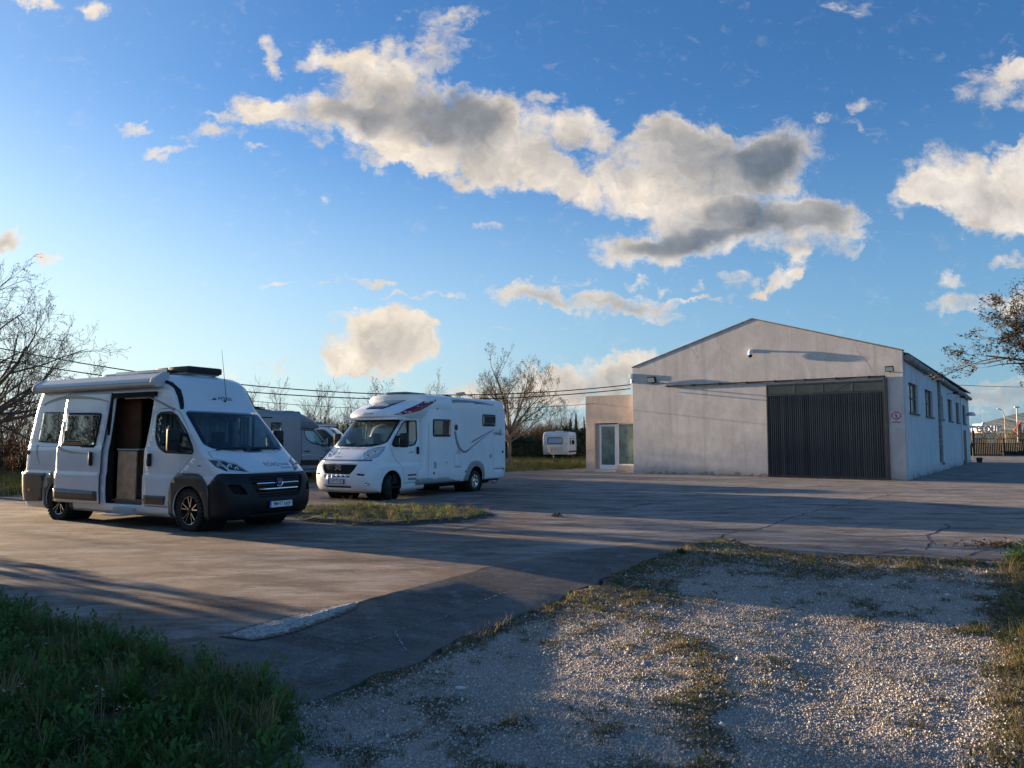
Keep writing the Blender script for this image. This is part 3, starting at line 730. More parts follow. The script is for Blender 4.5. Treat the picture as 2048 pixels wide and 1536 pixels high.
M_PL = plaster('plaster_front', (0.51, 0.48, 0.465), (0.62, 0.59, 0.575), (0.42, 0.395, 0.385), .0011)
M_PS = plaster('plaster_side', (0.60, 0.60, 0.60), (0.70, 0.70, 0.70), (0.50, 0.52, 0.53), .003)
M_PA = plaster('plaster_annex', (0.47, 0.385, 0.33), (0.56, 0.46, 0.40), (0.42, 0.35, 0.31), .003, False)
M_DK = mat('dark_steel', (0.022, 0.026, 0.034), 0.42, 0.6, var=.3, vs=2, rvar=.1)
M_GATE = mat('gate_paint', (0.026, 0.031, 0.042), 0.42, 0.2, var=.25, vs=1.5, rvar=.12, dirt=((0.06, 0.06, 0.06), .4, 1.5))
M_RUST = mat('rail_rust', (0.035, 0.030, 0.030), 0.7, 0.4, var=.5, vs=8)
M_GLD = mat('dark_glass', (0.012, 0.016, 0.018), 0.12, spec=.7, dirt=((0.045, 0.045, 0.04), .6, 2.0), rvar=.06)
M_WHT = mat('white_metal', (0.72, 0.72, 0.70), 0.4)
M_TILE = mat('roof_sheet', (0.16, 0.11, 0.085), 0.85, var=.4, vs=4)
M_PIPE = mat('pipe_grey', (0.30, 0.28, 0.25), 0.75, var=.3, vs=5, dirt=((0.12, 0.10, 0.07), .6, 3))
FT, EV, RG, FW = 0.28, 5.28, 7.17, 12.34        # wall thickness, eaves, ridge, facade width
def P3(x, y, z): return Vector((x, y, z))
# front gable wall as a frame round the door opening (x from -FW..0)
DX0, DX1, DZ = -5.56, -0.62, 4.12
mb = MB()
XM = -FW / 2
M_XZ = Matrix(((1, 0, 0, 0), (0, 0, 1, 0), (0, 1, 0, 0), (0, 0, 0, 1)))      # poly (x,z) extruded along +y
def eav(x): return EV + (RG - EV) * (1 - abs(x - XM) / (FW / 2))
mb.prism([(-FW, 0), (DX0, 0), (DX0, eav(DX0)), (XM, RG), (-FW, EV)], 0, FT, M_XZ)
mb.prism([(DX0, DZ), (DX1, DZ), (DX1, eav(DX1)), (DX0, eav(DX0))], 0, FT, M_XZ)
mb.prism([(DX1, 0), (0, 0), (0, EV), (DX1, eav(DX1))], 0, FT, M_XZ)
bm = bmesh.new(); me = mb.mesh('wall'); bm.from_mesh(me); bmesh.ops.remove_doubles(bm, verts=bm.verts, dist=.0005)
bmesh.ops.delete(bm, geom=[f for f in bm.faces if abs(f.normal.x) > .99 and (abs(f.calc_center_median().x - DX0) < .01 or abs(f.calc_center_median().x - DX1) < .01) and f.calc_center_median().z > DZ], context='FACES_ONLY')
bm.to_mesh(me); bm.free(); link_mesh('wall', me, M_PL, bld, label='front gable wall of blotchy whitewashed render')
# verge capping on the gable, thin dark line
mb = MB()
for a, b in (((-FW - .03, EV + .0), (XM, RG)), ((XM, RG), (.03, EV))):
    L = math.hypot(b[0] - a[0], b[1] - a[1]); an = math.atan2(b[1] - a[1], b[0] - a[0])
    mb.box((0.5 * (a[0] + b[0]), FT / 2, 0.5 * (a[1] + b[1]) + .028), (L, FT + .06, .05), Matrix.Rotation(-an, 3, 'Y'))
mb.build('coping', mat('coping', (0.20, 0.17, 0.15), .9, var=.3, vs=5), bld)
# right side wall with its window openings, built of panels along sdl
def SP(s, z, off=0.0):   # point on the side wall plane; off>0 = outwards
    n = Vector((sdl.y, -sdl.x, 0)); return sdl * s + n * off + Vector((0, 0, z))
def side_s(u, v=800):   # photo column -> metres along the side wall
    d = ray(u, v); k = d.x / d.y
    D = SDV / SLEN; return (k * BR.y - BR.x) / (D.x - k * D.y)
def side_z(u, v):
    s = side_s(u, v); p = BR + SDV / SLEN * s; return s, dep(u, v, p.y).z
def c6(a, b): return 1700 + a / 4.267, 640 + b / 4.267
WINS = []
for a, b in (((497, 537), (585, 795)), ((638, 605), (710, 825)), ((762, 662), (800, 848)), ((833, 703), (877, 875)), ((902, 738), (938, 890)), ((957, 768), (992, 908))):
    s0, z1 = side_z(*c6(*a)); s1, z0 = side_z(*c6(*b)); WINS.append([s0, s1])
WZ0, WZ1 = 2.80, 4.10
ST = 5.10
def sbox(mb, s0, s1, z0, z1, o0, o1, mi=0):
    vs = [SP(s, z, o) for s in (s0, s1) for z in (z0, z1) for o in (o0, o1)]
    mb.add(vs, [(0, 1, 3, 2), (4, 6, 7, 5), (0, 4, 5, 1), (2, 3, 7, 6), (0, 2, 6, 4), (1, 5, 7, 3)], mi)
mb = MB(); s_prev = FT + .0
DS0, DS1 = side_s(c6(948, 0)[0]), side_s(c6(972, 0)[0])
cuts = [(a, b, WZ0, WZ1) for a, b in WINS]
for a, b, z0, z1 in cuts:
    if b > SLEN: b = SLEN - .3
    sbox(mb, s_prev, a, 0, ST, -.25, 0); sbox(mb, a, b, 0, z0, -.25, 0); sbox(mb, a, b, z1, ST, -.25, 0); s_prev = b
sbox(mb, s_prev, SLEN, 0, ST, -.25, 0)
mb.build('wall', M_PS, bld, label='long side wall of pale render in shade')
mb = MB()   # back and left walls
e = SP(SLEN, 0); lw = Vector((-FW, 0, 0))
def quadwall(mb, a, b, h, t=.25):
    a = Vector(a); b = Vector(b); d = (b - a).normalized(); n = Vector((-d.y, d.x, 0)) * t
    vs = [a, b, b + n, a + n]; vs = vs + [v + Vector((0, 0, h)) for v in vs]
    mb.add(vs, [(0, 1, 2, 3), (4, 7, 6, 5), (0, 4, 5, 1), (1, 5, 6, 2), (2, 6, 7, 3), (3, 7, 4, 0)])
quadwall(mb, e + lw, e + Vector((-.3, 0, 0)), ST); quadwall(mb, e + lw + Vector((0, -.01, 0)), lw + Vector((0, FT + .003, 0)), ST)
mb.build('wall', M_PS, bld, label='rear walls of the warehouse')
# roof: two slopes of corrugated sheet
def roof_slope(x_e, x_r, name):
    mb = MB(); n = 60; ov = .18 if x_e > x_r else -.12
    y0 = FT + .01
    vs = []; k = 2
    N = 130
    for i in range(N + 1):
        t = i / N; wave = .02 * math.sin(i * math.pi)
        for (xx, zz) in ((x_e + ov, EV - .09 - .0), (x_r, RG - .06)):
            base = sdl * (SLEN + .1) * t; p = Vector((xx, y0 * (1 - t), zz)) + base
            dz = (.03 if i % 2 else 0)
            vs.append(p + Vector((0, 0, dz)))
    mb.add(vs, [(2 * i, 2 * i + 1, 2 * i + 3, 2 * i + 2) for i in range(N)])
    o = mb.build(name, M_TILE, bld); s = o.modifiers.new('solid', 'SOLIDIFY'); s.thickness = .05; s.offset = -1
roof_slope(0, XM, 'roof'); roof_slope(-FW, XM, 'roof')
# gutter, downpipe
gp = [SP(s, 5.03 - .28 * (s / SLEN) + .01 * math.sin(s), .13) for s in [SLEN * i / 24 for i in range(25)]]; gp[0] = SP(.32, 5.03, .13)
gt = MB().tube(gp, .135, 10).build('gutter', M_PIPE, bld)
for i in range(1, 24): MB().tube([gp[i] + Vector((0, -.03, 0)), gp[i] + Vector((0, .03, 0))], .15, 10).build('bracket', M_PIPE, gt)
dps = side_s(c6(750, 0)[0])
MB().tube([SP(dps, 4.9, .11), SP(dps, 4.6, .08), SP(dps, 2.0, .08), SP(dps, .55, .08), SP(dps, .35, .2)], .085, 10).build('downpipe', M_PIPE, bld)
dp2 = side_s(c6(938, 0)[0])
MB().tube([SP(dp2, 4.8, .06), SP(dp2, .3, .06)], .05, 8).build('downpipe', M_WHT, bld)
# side windows: dusty panes in grey frames, sills
M_OLDW = mat('weathered_wood', (0.15, 0.115, 0.09), .8, var=.4, vs=6)
for k, (a, b) in enumerate(WINS):
    b = min(b, SLEN - .3)
    mb = MB(); fw = .07
    for q in ((a, a + fw), (b - fw, b), ((a + b) / 2 - .03, (a + b) / 2 + .03)): sbox(mb, q[0], q[1], WZ0 + .002, WZ1 - .002, -.16, -.10)
    for z in (WZ0, WZ1 - fw, WZ0 + (WZ1 - WZ0) * .5 - .02): sbox(mb, a + fw, b - fw, z + .002, z + fw - .002, -.155, -.105)
    wn = mb.build('window', M_OLDW, bld)
    mb = MB(); sbox(mb, a + .04, b - .04, WZ0 + .05, WZ1 - .05, -.14, -.13); mb.build('pane', M_GLD, wn)
    mb = MB(); sbox(mb, a - .06, b + .06, WZ0 - .07, WZ0 - .002, -.05, .07); mb.build('sill', M_OLDW, wn)
# side door, dark, near the far end
mb = MB(); sbox(mb, DS0, DS1, .02, 2.35, .003, .05); sd = mb.build('door', mat('side_door', (0.05, 0.045, 0.04), .6, var=.3), bld, label='narrow dark door in the side wall')
mb = MB(); sbox(mb, DS1 - .5, DS1 - .3, 1.1, 1.16, .052, .11); mb.build('handle', M_WHT, sd)
# wall lamps above the side windows
for c in ((840, 668), (907, 712)):
    s, z = side_z(*c6(*c)); z = 4.45
    lp = MB(); lp.tube([SP(s, z - .05, 0.0), SP(s, z, .25), SP(s, z + .02, .3)], .03, 6); a_ = lp.build('wall_lamp', M_WHT, bld)
    MB().box(SP(s, z, .42), (.3, .4, .14), ch=.03).build('shade', M_DK, a_)
# air conditioning box / lamp at the far end
s, z = side_z(*c6(978, 835)); MB().lathe([(0, .25), (.18, .22), (.28, .1), (.3, 0), (.26, -.02)], SP(s, 3.4, .4), (0, 0, 1)).build('lamp_dome', M_WHT, bld)
# sliding door: frame, transom with four panes, ribbed leaf, rail
gate = empty('door', (0, 0, 0)); gate.parent = bld; tag(gate, 'big dark sliding door of vertical ribs with four panes on top')
mb = MB(); yo = -.09
mb.b2((DX0 - .02, yo, .02), (DX0 + .05, yo + .07, DZ)); mb.b2((DX1 - .10, yo - .01, .0), (DX1 + .03, yo + .08, DZ + .07)); mb.b2((DX0 + .052, yo, DZ - .07), (DX1 - .102, yo + .07, DZ))
mb.b2((DX0 + .052, yo, 3.60), (DX1 - .102, yo + .07, 3.68)); mb.b2((DX0 + .052, yo, .0), (DX1 - .102, yo + .07, .10))
xs_ = [DX0 + .05 + (DX1 - DX0 - .15) * k / 4 for k in range(5)]
for x in xs_[1:4]: mb.b2((x - .035, yo + .002, 3.682), (x + .035, yo + .068, DZ - .072))
mb.build('frame', M_GATE, gate, bevel=.006)
pn_me = None
for k in range(4):
    MB().b2((xs_[k] + .02, yo + .03, 3.69), (xs_[k + 1] - .02, yo + .045, DZ - .08)).build('pane', M_GLD, gate)
MB().tube([(xs_[2] + .35, yo + .02, 3.69), (xs_[3] - .12, yo + .02, DZ - .08)], .015, 5).build('brace', M_GATE, gate)
NR = 54; rw_ = (DX1 - .10 - DX0 - .05) / NR
rib = MB(); rib.prism([(0, .045), (rw_ * .12, .045), (rw_ * .30, .0), (rw_ * .72, .0), (rw_ * .90, .045), (rw_, .045), (rw_, .055), (0, .055)], .10, 3.60,
                      Matrix(((1, 0, 0, 0), (0, 1, 0, yo + .005), (0, 0, 1, 0), (0, 0, 0, 1))))
M_RIB = inst_mat('rib_paint', (0.018, 0.024, 0.038), (0.036, 0.046, 0.066), .42, var2=((0.050, 0.056, 0.068), .85))
r0 = rib.build('rib', M_RIB, gate)
for k in range(NR):
    o = r0 if k == 0 else r0.copy()
    if k: COL.objects.link(o)
    o.location = (DX0 + .05 + rw_ * k, 0, 0)
MB().b2((DX0 + .02, .06, .01), (DX1 - .01, .075, DZ)).build('back_plate', M_DK, gate)
# top rail
mb = MB(); z0, z1 = 4.27, 4.25
mb.b2((-10.5, -.13, 4.235), (DX1 - .02, -.05, 4.295))
for x in [-10.4 + 1.3 * i for i in range(8)]: mb.b2((x, -.14, 4.225), (x + .06, 0.0, 4.31))
mb.build('rail', M_RUST, bld, label='dark steel sliding rail above the door')
# camera on its bracket
cm = empty('security_camera', (0, 0, 0)); cm.parent = bld; tag(cm, 'dome security camera on a short arm high on the gable')
MB().box((-6.2, -.03, 5.70), (.12, .06, .16), ch=.015).tube([(-6.2, -.05, 5.72), (-6.2, -.22, 5.74), (-6.2, -.27, 5.68)], .045, 10).lathe([(.0, .11), (.07, .10), (.095, .04), (.10, -.10), (.0, -.10)], (-6.2, -.27, 5.60), (0, 0, 1), 20).build('housing', M_WHT, cm)
MB().lathe([(.092, 0), (.09, -.06), (.06, -.11), (0, -.125)], (-6.2, -.27, 5.50), (0, 0, 1), 18).build('dome', mat('black_dome', (.01, .01, .01), .1), cm)
# flood lights
def flood(x, z, s, yaw):
    f = empty('flood_light', (x, -.02, z), yaw); f.parent = bld
    MB().box((0, -.16, 0), (.32 * s, .10 * s, .22 * s), Matrix.Rotation(R(25), 3, 'X'), ch=.015).build('housing', M_DK, f)
    MB().box((0, -.16 - .055 * s, -.02 * s), (.27 * s, .01, .17 * s), Matrix.Rotation(R(25), 3, 'X')).build('lens', mat('lamp_glass', (.45, .55, .55), .15), f)
    MB().box((0, -.06, -.12 * s), (.06, .14, .04)).build('arm', M_DK, f)
flood(-11.2, 4.62, 1.35, 0); flood(-.46, 4.55, 1.0, 0)
MB().box((-FW - .02, -.06, 4.85), (.22, .2, .26), ch=.03).tube([(-FW - .02, -.06, 4.7), (-FW - .02, -.06, 4.5)], .06, 8).build('alarm_box', M_WHT, bld)
MB().tube([(-11.0, -.02, 4.5), (-10.8, -.02, 4.4), (-10.55, -.03, 4.42), (-10.35, -.02, 4.3)], .008, 4).build('cable', M_DK, bld)
# hairline cracks in the gable
def wall_crack(pts, wd):
    mb = MB(); vs = []; Q = []
    for i in range(len(pts) - 1):
        for j in range(6):
            t = j / 6; x = pts[i][0] * (1 - t) + pts[i + 1][0] * t; z = pts[i][1] * (1 - t) + pts[i + 1][1] * t
            Q.append((x + .03 * nz(x, z, 7), z + .03 * nz(x, z, 8, 3)))
    for i, (x, z) in enumerate(Q):
        ww = wd * rnd.uniform(.3, 1.2); vs += [(x - ww, -.003, z), (x + ww, -.003, z)]
    mb.add(vs, [(2 * i, 2 * i + 1, 2 * i + 3, 2 * i + 2) for i in range(len(Q) - 1)]); mb.build('hairline', mat('hair_crack', (.20, .18, .17), .9), bld)
wall_crack([(-1.75, 5.6), (-1.7, 5.4), (-1.55, 5.15), (-1.35, 4.9), (-1.2, 4.6), (-1.15, 4.4)], .008)
wall_crack([(-9.2, 6.05), (-9.05, 5.85), (-8.95, 5.7), (-8.8, 5.55)], .012); wall_crack([(-8.95, 6.1), (-8.85, 5.8)], .008)
# prohibition sign
sg = empty('sign', (-.3, -.012, 2.62)); sg.parent = bld; tag(sg, 'white no pedestrians sign with red ring')
MB().box((0, 0, 0), (.36, .012, .38)).build('plate', mat('sign_white', (.62, .60, .62), .5), sg)
MB().lathe([(.135, 0), (.175, 0), (.175, .006), (.135, .006)], (0, -.006, .01), (0, -1, 0), 28).build('ring', mat('sign_red', (.42, .03, .05), .5), sg)
MB().lathe([(0, .004), (.0, .004), (.03, .004), (.03, 0)], (0.0, -.006, .095), (0, -1, 0), 12).tube([(0, -.01, .06), (-.01, -.01, -.02)], .028, 6).tube([(-.01, -.01, -.02), (.045, -.01, -.11)], .014, 5).tube([(-.01, -.01, -.02), (-.05, -.01, -.10)], .014, 5).tube([(0, -.01, .05), (.05, -.01, .0)], .011, 5).tube([(0, -.01, .05), (-.05, -.01, .01)], .011, 5).build('figure', mat('sign_blue', (.10, .16, .34), .5), sg)
MB().box((-.0, -.013, 0), (.25, .006, .022), Matrix.Rotation(R(45), 3, 'Y')).build('bar', MAT['sign_red'], sg)
MB().box((0, 0, -.25), (.36, .012, .11)).build('plate', MAT['sign_white'], sg)
MB().box((0, -.008, -.25), (.32, .004, .075)).build('caption', mat('sign_pink', (.45, .28, .30), .6), sg)
def text_mesh(s, size, depth, name, m, parent, loc, rot, sx=1.0, shear=0.0, font_off=0.0, align='CENTER', **kw):
    cu_ = bpy.data.curves.new(name, 'FONT'); cu_.body = s; cu_.size = size; cu_.extrude = depth; cu_.align_x = align; cu_.align_y = 'CENTER'; cu_.shear = shear; cu_.offset = font_off
    to = bpy.data.objects.new(name, cu_); COL.objects.link(to)
    bpy.context.view_layer.update(); dg = bpy.context.evaluated_depsgraph_get()
    me = bpy.data.meshes.new_from_object(to.evaluated_get(dg)); bpy.data.objects.remove(to)
    for v in me.vertices: v.co.x *= sx
    me.materials.clear(); o = link_mesh(name, me, m, parent, **kw); o.location = loc; o.rotation_euler = rot
    return o
text_mesh('NO PEATONES', .05, .001, 'lettering', mat('ink', (.03, .03, .04), .6), sg, (0, -.0115, -.25), (R(90), 0, 0), .82)
# flower pot at the far corner
pt = empty('plant_pot', BR + SDV * 1.004 + Vector((.45, -.3, 0)), label='small dark flower pot standing by the far corner of the warehouse', cat='plant pot')
MB().lathe([(0, 0), (.32, 0), (.45, .62), (.48, .62), (.48, .70), (.40, .70), (.38, .6), (0, .6)], (0, 0, 0), (0, 0, 1), 20).build('pot', mat('terracotta', (.07, .03, .025), .8), pt)
tp = tuft(99, 60, .1, .45, .02, .3, .8); tp.v = [(x, y, z + .6) for x, y, z in tp.v]; tp.build('leaves', M_WD, pt); pt.scale = (.5,) * 3
# ---- annex
an = empty('annex', BR, BYAW, label='low flat-roofed beige annex with white glazed door against the warehouse', cat='annex')
AX0, AX1, AY, AH = -15.48, -FW - .01, .6, 3.98
OX0, OX1, OZ = -14.95, -12.62, 2.53
mb = MB(); mb.b2((AX0, AY, 0), (OX0, AY + .25, AH)); mb.b2((OX0, AY, OZ), (AX1, AY + .25, AH)); mb.b2((-13.64, AY, 0), (AX1, AY + .25, .34)); mb.b2((OX1 + .0, AY, .34), (AX1, AY + .25, OZ))
bmw = mb; mb.b2((AX0, AY + .25, 0), (AX0 + .25, AY + 8, AH)); mb.b2((AX0 + .25, AY + 7.75, 0), (AX1, AY + 8, AH)); mb.b2((AX0 + .25, AY + .25, AH - .25), (AX1, AY + 7.75, AH - .02))
mb.build('wall', M_PA, an)
M_UPVC = mat('white_frame', (0.74, 0.74, 0.74), .35)
M_PGL = mat('papered_glass', (0.115, 0.165, 0.155), .16, spec=.6, var=.35, vs=1.6, dirt=((0.26, 0.30, 0.28), .5, 1.2))
yb = AY + .12
dr = empty('door'); dr.parent = an; tag(dr, 'white framed glass door')
mb = MB(); DA, DB = -14.72, -13.64
mb.b2((DA - .22, yb, 0), (DA - .0, yb + .06, OZ)); mb.build('side_post', mat('beige_post', (.45, .37, .31), .8), dr)
mb = MB(); mb.b2((DA, yb, .13), (DA + .10, yb + .06, OZ - .06)); mb.b2((DB - .17, yb, .13), (DB, yb + .06, OZ - .06)); mb.b2((DA + .1, yb, OZ - .17), (DB - .17, yb + .06, OZ - .06)); mb.b2((DA + .1, yb, .13), (DB - .17, yb + .06, .36)); mb.build('frame', M_UPVC, dr, bevel=.008)
MB().b2((DA + .1, yb + .025, .36), (DB - .17, yb + .04, OZ - .17)).build('pane', M_PGL, dr)
MB().box((DA + .06, yb - .05, 1.15), (.03, .03, .16)).tube([(DA + .06, yb - .06, 1.15), (DA + .17, yb - .06, 1.15)], .012, 6).build('handle', M_UPVC, dr)
MB().b2((DA - .2, yb - .16, 0), (DB, yb + .1, .12)).build('step', mat('step_stone', (.5, .48, .47), .7), dr)
wn = MB(); wn.b2((DB + .003, yb, .345), (OX1, yb + .06, .42)); wn.b2((DB + .003, yb, .42), (DB + .06, yb + .06, OZ)); wn.b2((OX1 - .05, yb, .42), (OX1, yb + .06, OZ)); wn.b2((DB + .06, yb, OZ - .06), (OX1 - .05, yb + .06, OZ)); wnd = wn.build('window', M_UPVC, an, bevel=.006)
MB().b2((DB + .06, yb + .025, .42), (OX1 - .05, yb + .04, OZ - .06)).build('pane', M_PGL, wnd)
# ================================================================== VEHICLE TOOLKIT
def glass_mat(name, tint, extra=0.0, rough=0.02):
    m = bpy.data.materials.new(name); m.use_nodes = True; t = NT(m.node_tree); t.n.clear()
    ge = t.node('ShaderNodeNewGeometry'); cs = t.math('ABSOLUTE', t.node('ShaderNodeVectorMath', operation='DOT_PRODUCT', inp={0: ge.outputs['Normal'], 1: ge.outputs['Incoming']}).outputs[1])
    fz = t.math('MULTIPLY_ADD', t.math('POWER', t.math('SUBTRACT', 1.0, cs), 5.0), 0.96, 0.04)     # Schlick, same from both sides of the thin pane
    tr = t.node('ShaderNodeBsdfTransparent', inp={0: (*tint, 1)}); gl = t.node('ShaderNodeBsdfGlossy', inp={0: (1, 1, 1, 1), 'Roughness': rough})
    mx = t.node('ShaderNodeMixShader', inp={0: t.math('ADD', fz, extra, clamp=True), 1: tr.outputs[0], 2: gl.outputs[0]})
    t.node('ShaderNodeOutputMaterial', inp={0: mx.outputs[0]}); return m
M_WS = glass_mat('windscreen_glass', (.76, .85, .86), .01); M_SG = glass_mat('side_glass', (.72, .80, .80), .03); M_PRV = glass_mat('privacy_glass', (.25, .27, .26), .07)
M_CLR = glass_mat('lamp_lens', (.92, .94, .95), .03)
M_PAINT = mat('white_paint', (0.74, 0.75, 0.76), 0.28, coat=0.6, var=.03, vs=1.5, dirt=((0.36, 0.33, 0.30), .10, 1.3))
M_PAINT2 = mat('cream_white_paint', (0.84, 0.84, 0.84), 0.32, coat=0.4, var=.03, vs=1.5, dirt=((0.42, 0.40, 0.37), .18, 1.1))
M_PLAS = mat('black_plastic', (0.011, 0.012, 0.015), 0.48, spec=.35, var=.15, vs=4, dirt=((0.03, 0.029, 0.027), .3, 3))
M_CLAD = mat('grey_cladding', (0.085, 0.078, 0.064), 0.33, .25, var=.12, vs=3, dirt=((0.19, 0.17, 0.14), .35, 3))
M_RUB = mat('tyre_rubber', (0.022, 0.021, 0.021), 0.85, var=.3, vs=6, dirt=((0.12, 0.09, 0.065), .6, 7), bump=.003, bs=60)
M_RIMB = mat('rim_black', (0.014, 0.014, 0.015), 0.25, .6); M_ALU = mat('machined_alloy', (0.72, 0.71, 0.69), 0.22, 1.0)
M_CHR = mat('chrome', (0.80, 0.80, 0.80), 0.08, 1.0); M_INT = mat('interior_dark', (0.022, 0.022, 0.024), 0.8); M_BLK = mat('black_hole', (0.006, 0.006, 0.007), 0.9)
M_RED = mat('tail_red', (0.42, 0.02, 0.015), 0.15, coat=.6); M_AMB = mat('amber_lens', (0.65, 0.16, 0.02), 0.2)
M_WOOD = mat('cherry_wood', (0.26, 0.115, 0.058), 0.45, var=.25, vs=5); M_LWOOD = mat('light_wood', (0.60, 0.36, 0.21), 0.5, var=.2, vs=5)
M_FAB = mat('beige_fabric', (0.50, 0.46, 0.36), 0.9, var=.15, vs=6); M_SEAT = mat('seat_fabric', (0.045, 0.047, 0.052), 0.9, var=.3, vs=8)
M_CURT = mat('curtain_grey', (0.36, 0.42, 0.45), 0.9, var=.15, vs=9)
M_LGREY = mat('light_grey_plastic', (0.42, 0.42, 0.41), 0.5); M_GRY = mat('decal_grey', (0.24, 0.25, 0.26), 0.4); M_DRED = mat('decal_red', (0.22, 0.010, 0.022), 0.3, coat=.3)
M_BEI = mat('decal_beige', (0.38, 0.35, 0.27), 0.4)

def lerp_tab(T, z):
    if z <= T[0][0]: return T[0][1]
    for a, b in zip(T, T[1:]):
        if z <= b[0]: return a[1] + (b[1] - a[1]) * (z - a[0]) / (b[0] - a[0])
    return T[-1][1]
def rpoly(P, r, k=4):
    out = []; n = len(P)
    for i in range(n):
        a, b, c = Vector(P[i - 1]), Vector(P[i]), Vector(P[(i + 1) % n])
        u, v = (a - b), (c - b); rr = min(r if not hasattr(r, '__len__') else r[i], u.length * .48, v.length * .48)
        if rr < 1e-4: out.append(tuple(b)); continue
        p, q = b + u.normalized() * rr, b + v.normalized() * rr
        for j in range(k + 1):
            t = j / k; out.append(tuple(p * (1 - t) ** 2 + b * 2 * t * (1 - t) + q * t * t))
    return out
def off_poly(P, d):
    n = len(P); A = sum(P[i - 1][0] * P[i][1] - P[i][0] * P[i - 1][1] for i in range(n)); s = 1 if A > 0 else -1; out = []
    for i in range(n):
        a, b, c = Vector(P[i - 1]), Vector(P[i]), Vector(P[(i + 1) % n])
        n1 = Vector(((b - a).y, -(b - a).x)).normalized(); n2 = Vector(((c - b).y, -(c - b).x)).normalized(); m = (n1 + n2)
        m = m.normalized() if m.length > 1e-6 else n1
        out.append(tuple(b + m * (s * d / max(.5, m.dot(n1)))))
    return out
VIEW = {'R': (0, 2, lambda f, c: c.y < -.25), 'L': (0, 2, lambda f, c: c.y > .25), 'B': (0, 2, lambda f, c: True),
        'F': (1, 2, lambda f, c: f.normal.x > .04), 'K': (1, 2, lambda f, c: f.normal.x < -.3), 'T': (0, 1, lambda f, c: f.normal.z > .3)}
class Shell:
    def __init__(s, rings, root, nr=8, ns=46, nf=22, crown=.03, capz=True):
        s.root = root; bm = s.bm = bmesh.new(); rows = []
        for rg in rings:
            z, xr, xf, w_, af, pf, ar, pr = rg['z'], rg['xr'], rg['xf'], rg['w'], rg['af'], rg['pf'], rg.get('ar', .12), rg.get('pr', 4)
            half = []
            for i in range(nr + 1):      # rear centre -> rear corner
                th = (math.pi / 2) * (i / nr); y = w_ * math.sin(th) ** (2 / pr); x = xr + ar - ar * max(0, math.cos(th)) ** (2 / pr); half.append((x, y))
            x0, x1 = xr + ar, xf - af
            for i in range(1, ns): half.append((x0 + (x1 - x0) * i / ns, w_))
            for i in range(nf + 1):
                th = (math.pi / 2) * (1 - i / nf); y = w_ * math.sin(th) ** (2 / pf) if th > 1e-6 else 0; x = x1 + af * max(0, math.cos(th)) ** (2 / pf); half.append((x, y))
            zf = rg.get('zf')
            rows.append([(x, y, z + (zf(x) if zf else 0)) for x, y in half])
        if capz:
            last = rows[-1]
            for sc in (.8, .55, .28, 0.0): rows.append([(x, y * sc, z + crown * (1 - sc * sc)) for x, y, z in last])
        n = len(rows[0]); V = {}
        for k, row in enumerate(rows):
            for i, (x, y, z) in enumerate(row):
                for sd in (1, -1):
                    key = (k, i, sd if abs(y) > 1e-5 else 0)
                    if key not in V: V[key] = bm.verts.new((x, sd * y if abs(y) > 1e-5 else 0, z))
        g_ = lambda k, i, sd: V.get((k, i, sd), V.get((k, i, 0)))
        for k in range(len(rows) - 1):
            for i in range(n - 1):
                for sd in (1, -1):
                    q = [g_(k, i, sd), g_(k, i + 1, sd), g_(k + 1, i + 1, sd), g_(k + 1, i, sd)]
                    u = []
                    for v in q:
                        if v not in u: u.append(v)
                    if len(u) >= 3 and (sd == 1 or any(abs(v.co.y) > 1e-5 for v in u)):
                        try: bm.faces.new(u if sd == -1 else u[::-1])
                        except ValueError: pass
        bmesh.ops.remove_doubles(bm, verts=bm.verts, dist=1e-5)
        bmesh.ops.recalc_face_normals(bm, faces=bm.faces); bm.normal_update()
        cc = sum((f.normal.dot(f.calc_center_median() - Vector((2.5, 0, 1.5))) for f in bm.faces)) 
        if cc < 0: bmesh.ops.reverse_faces(bm, faces=bm.faces[:])
        bm.normal_update(); s.bvh = BVHTree.FromBMesh(bm); s.orig = bm.copy()
    def knife(s, poly, view, bm=None, extra=None):
        bm = bm or s.bm; a0, a1, filt = VIEW[view]; n = len(poly)
        for i in range(n):
            p, q = poly[i], poly[(i + 1) % n]; d = Vector((q[0] - p[0], q[1] - p[1]))
            if d.length < 1e-6: continue
            no = [0, 0, 0]; no[a0] = d.y; no[a1] = -d.x; co = [0, 0, 0]; co[a0] = p[0]; co[a1] = p[1]
            lo0, hi0 = min(p[0], q[0]) - 1e-3, max(p[0], q[0]) + 1e-3; lo1, hi1 = min(p[1], q[1]) - 1e-3, max(p[1], q[1]) + 1e-3; fs = []
            for f in bm.faces:
                c0 = [v.co[a0] for v in f.verts]
                if min(c0) > hi0 or max(c0) < lo0: continue
                c1_ = [v.co[a1] for v in f.verts]
                if min(c1_) > hi1 or max(c1_) < lo1: continue
                c = f.calc_center_median()
                if filt(f, c) and (extra is None or extra(c)): fs.append(f)
            if not fs: continue
            es = {e for f in fs for e in f.edges}; vs = {v for f in fs for v in f.verts}
            bmesh.ops.bisect_plane(bm, geom=fs + list(es) + list(vs), dist=1e-5, plane_co=co, plane_no=no)
        out = []
        for f in bm.faces:
            c = f.calc_center_median()
            if filt(f, c) and (extra is None or extra(c)) and in_poly(c[a0], c[a1], poly): out.append(f)
        return out
    def hole(s, poly, view, bm=None, extra=None):
        bm = bm or s.bm; bmesh.ops.delete(bm, geom=s.knife(poly, view, bm, extra), context='FACES')
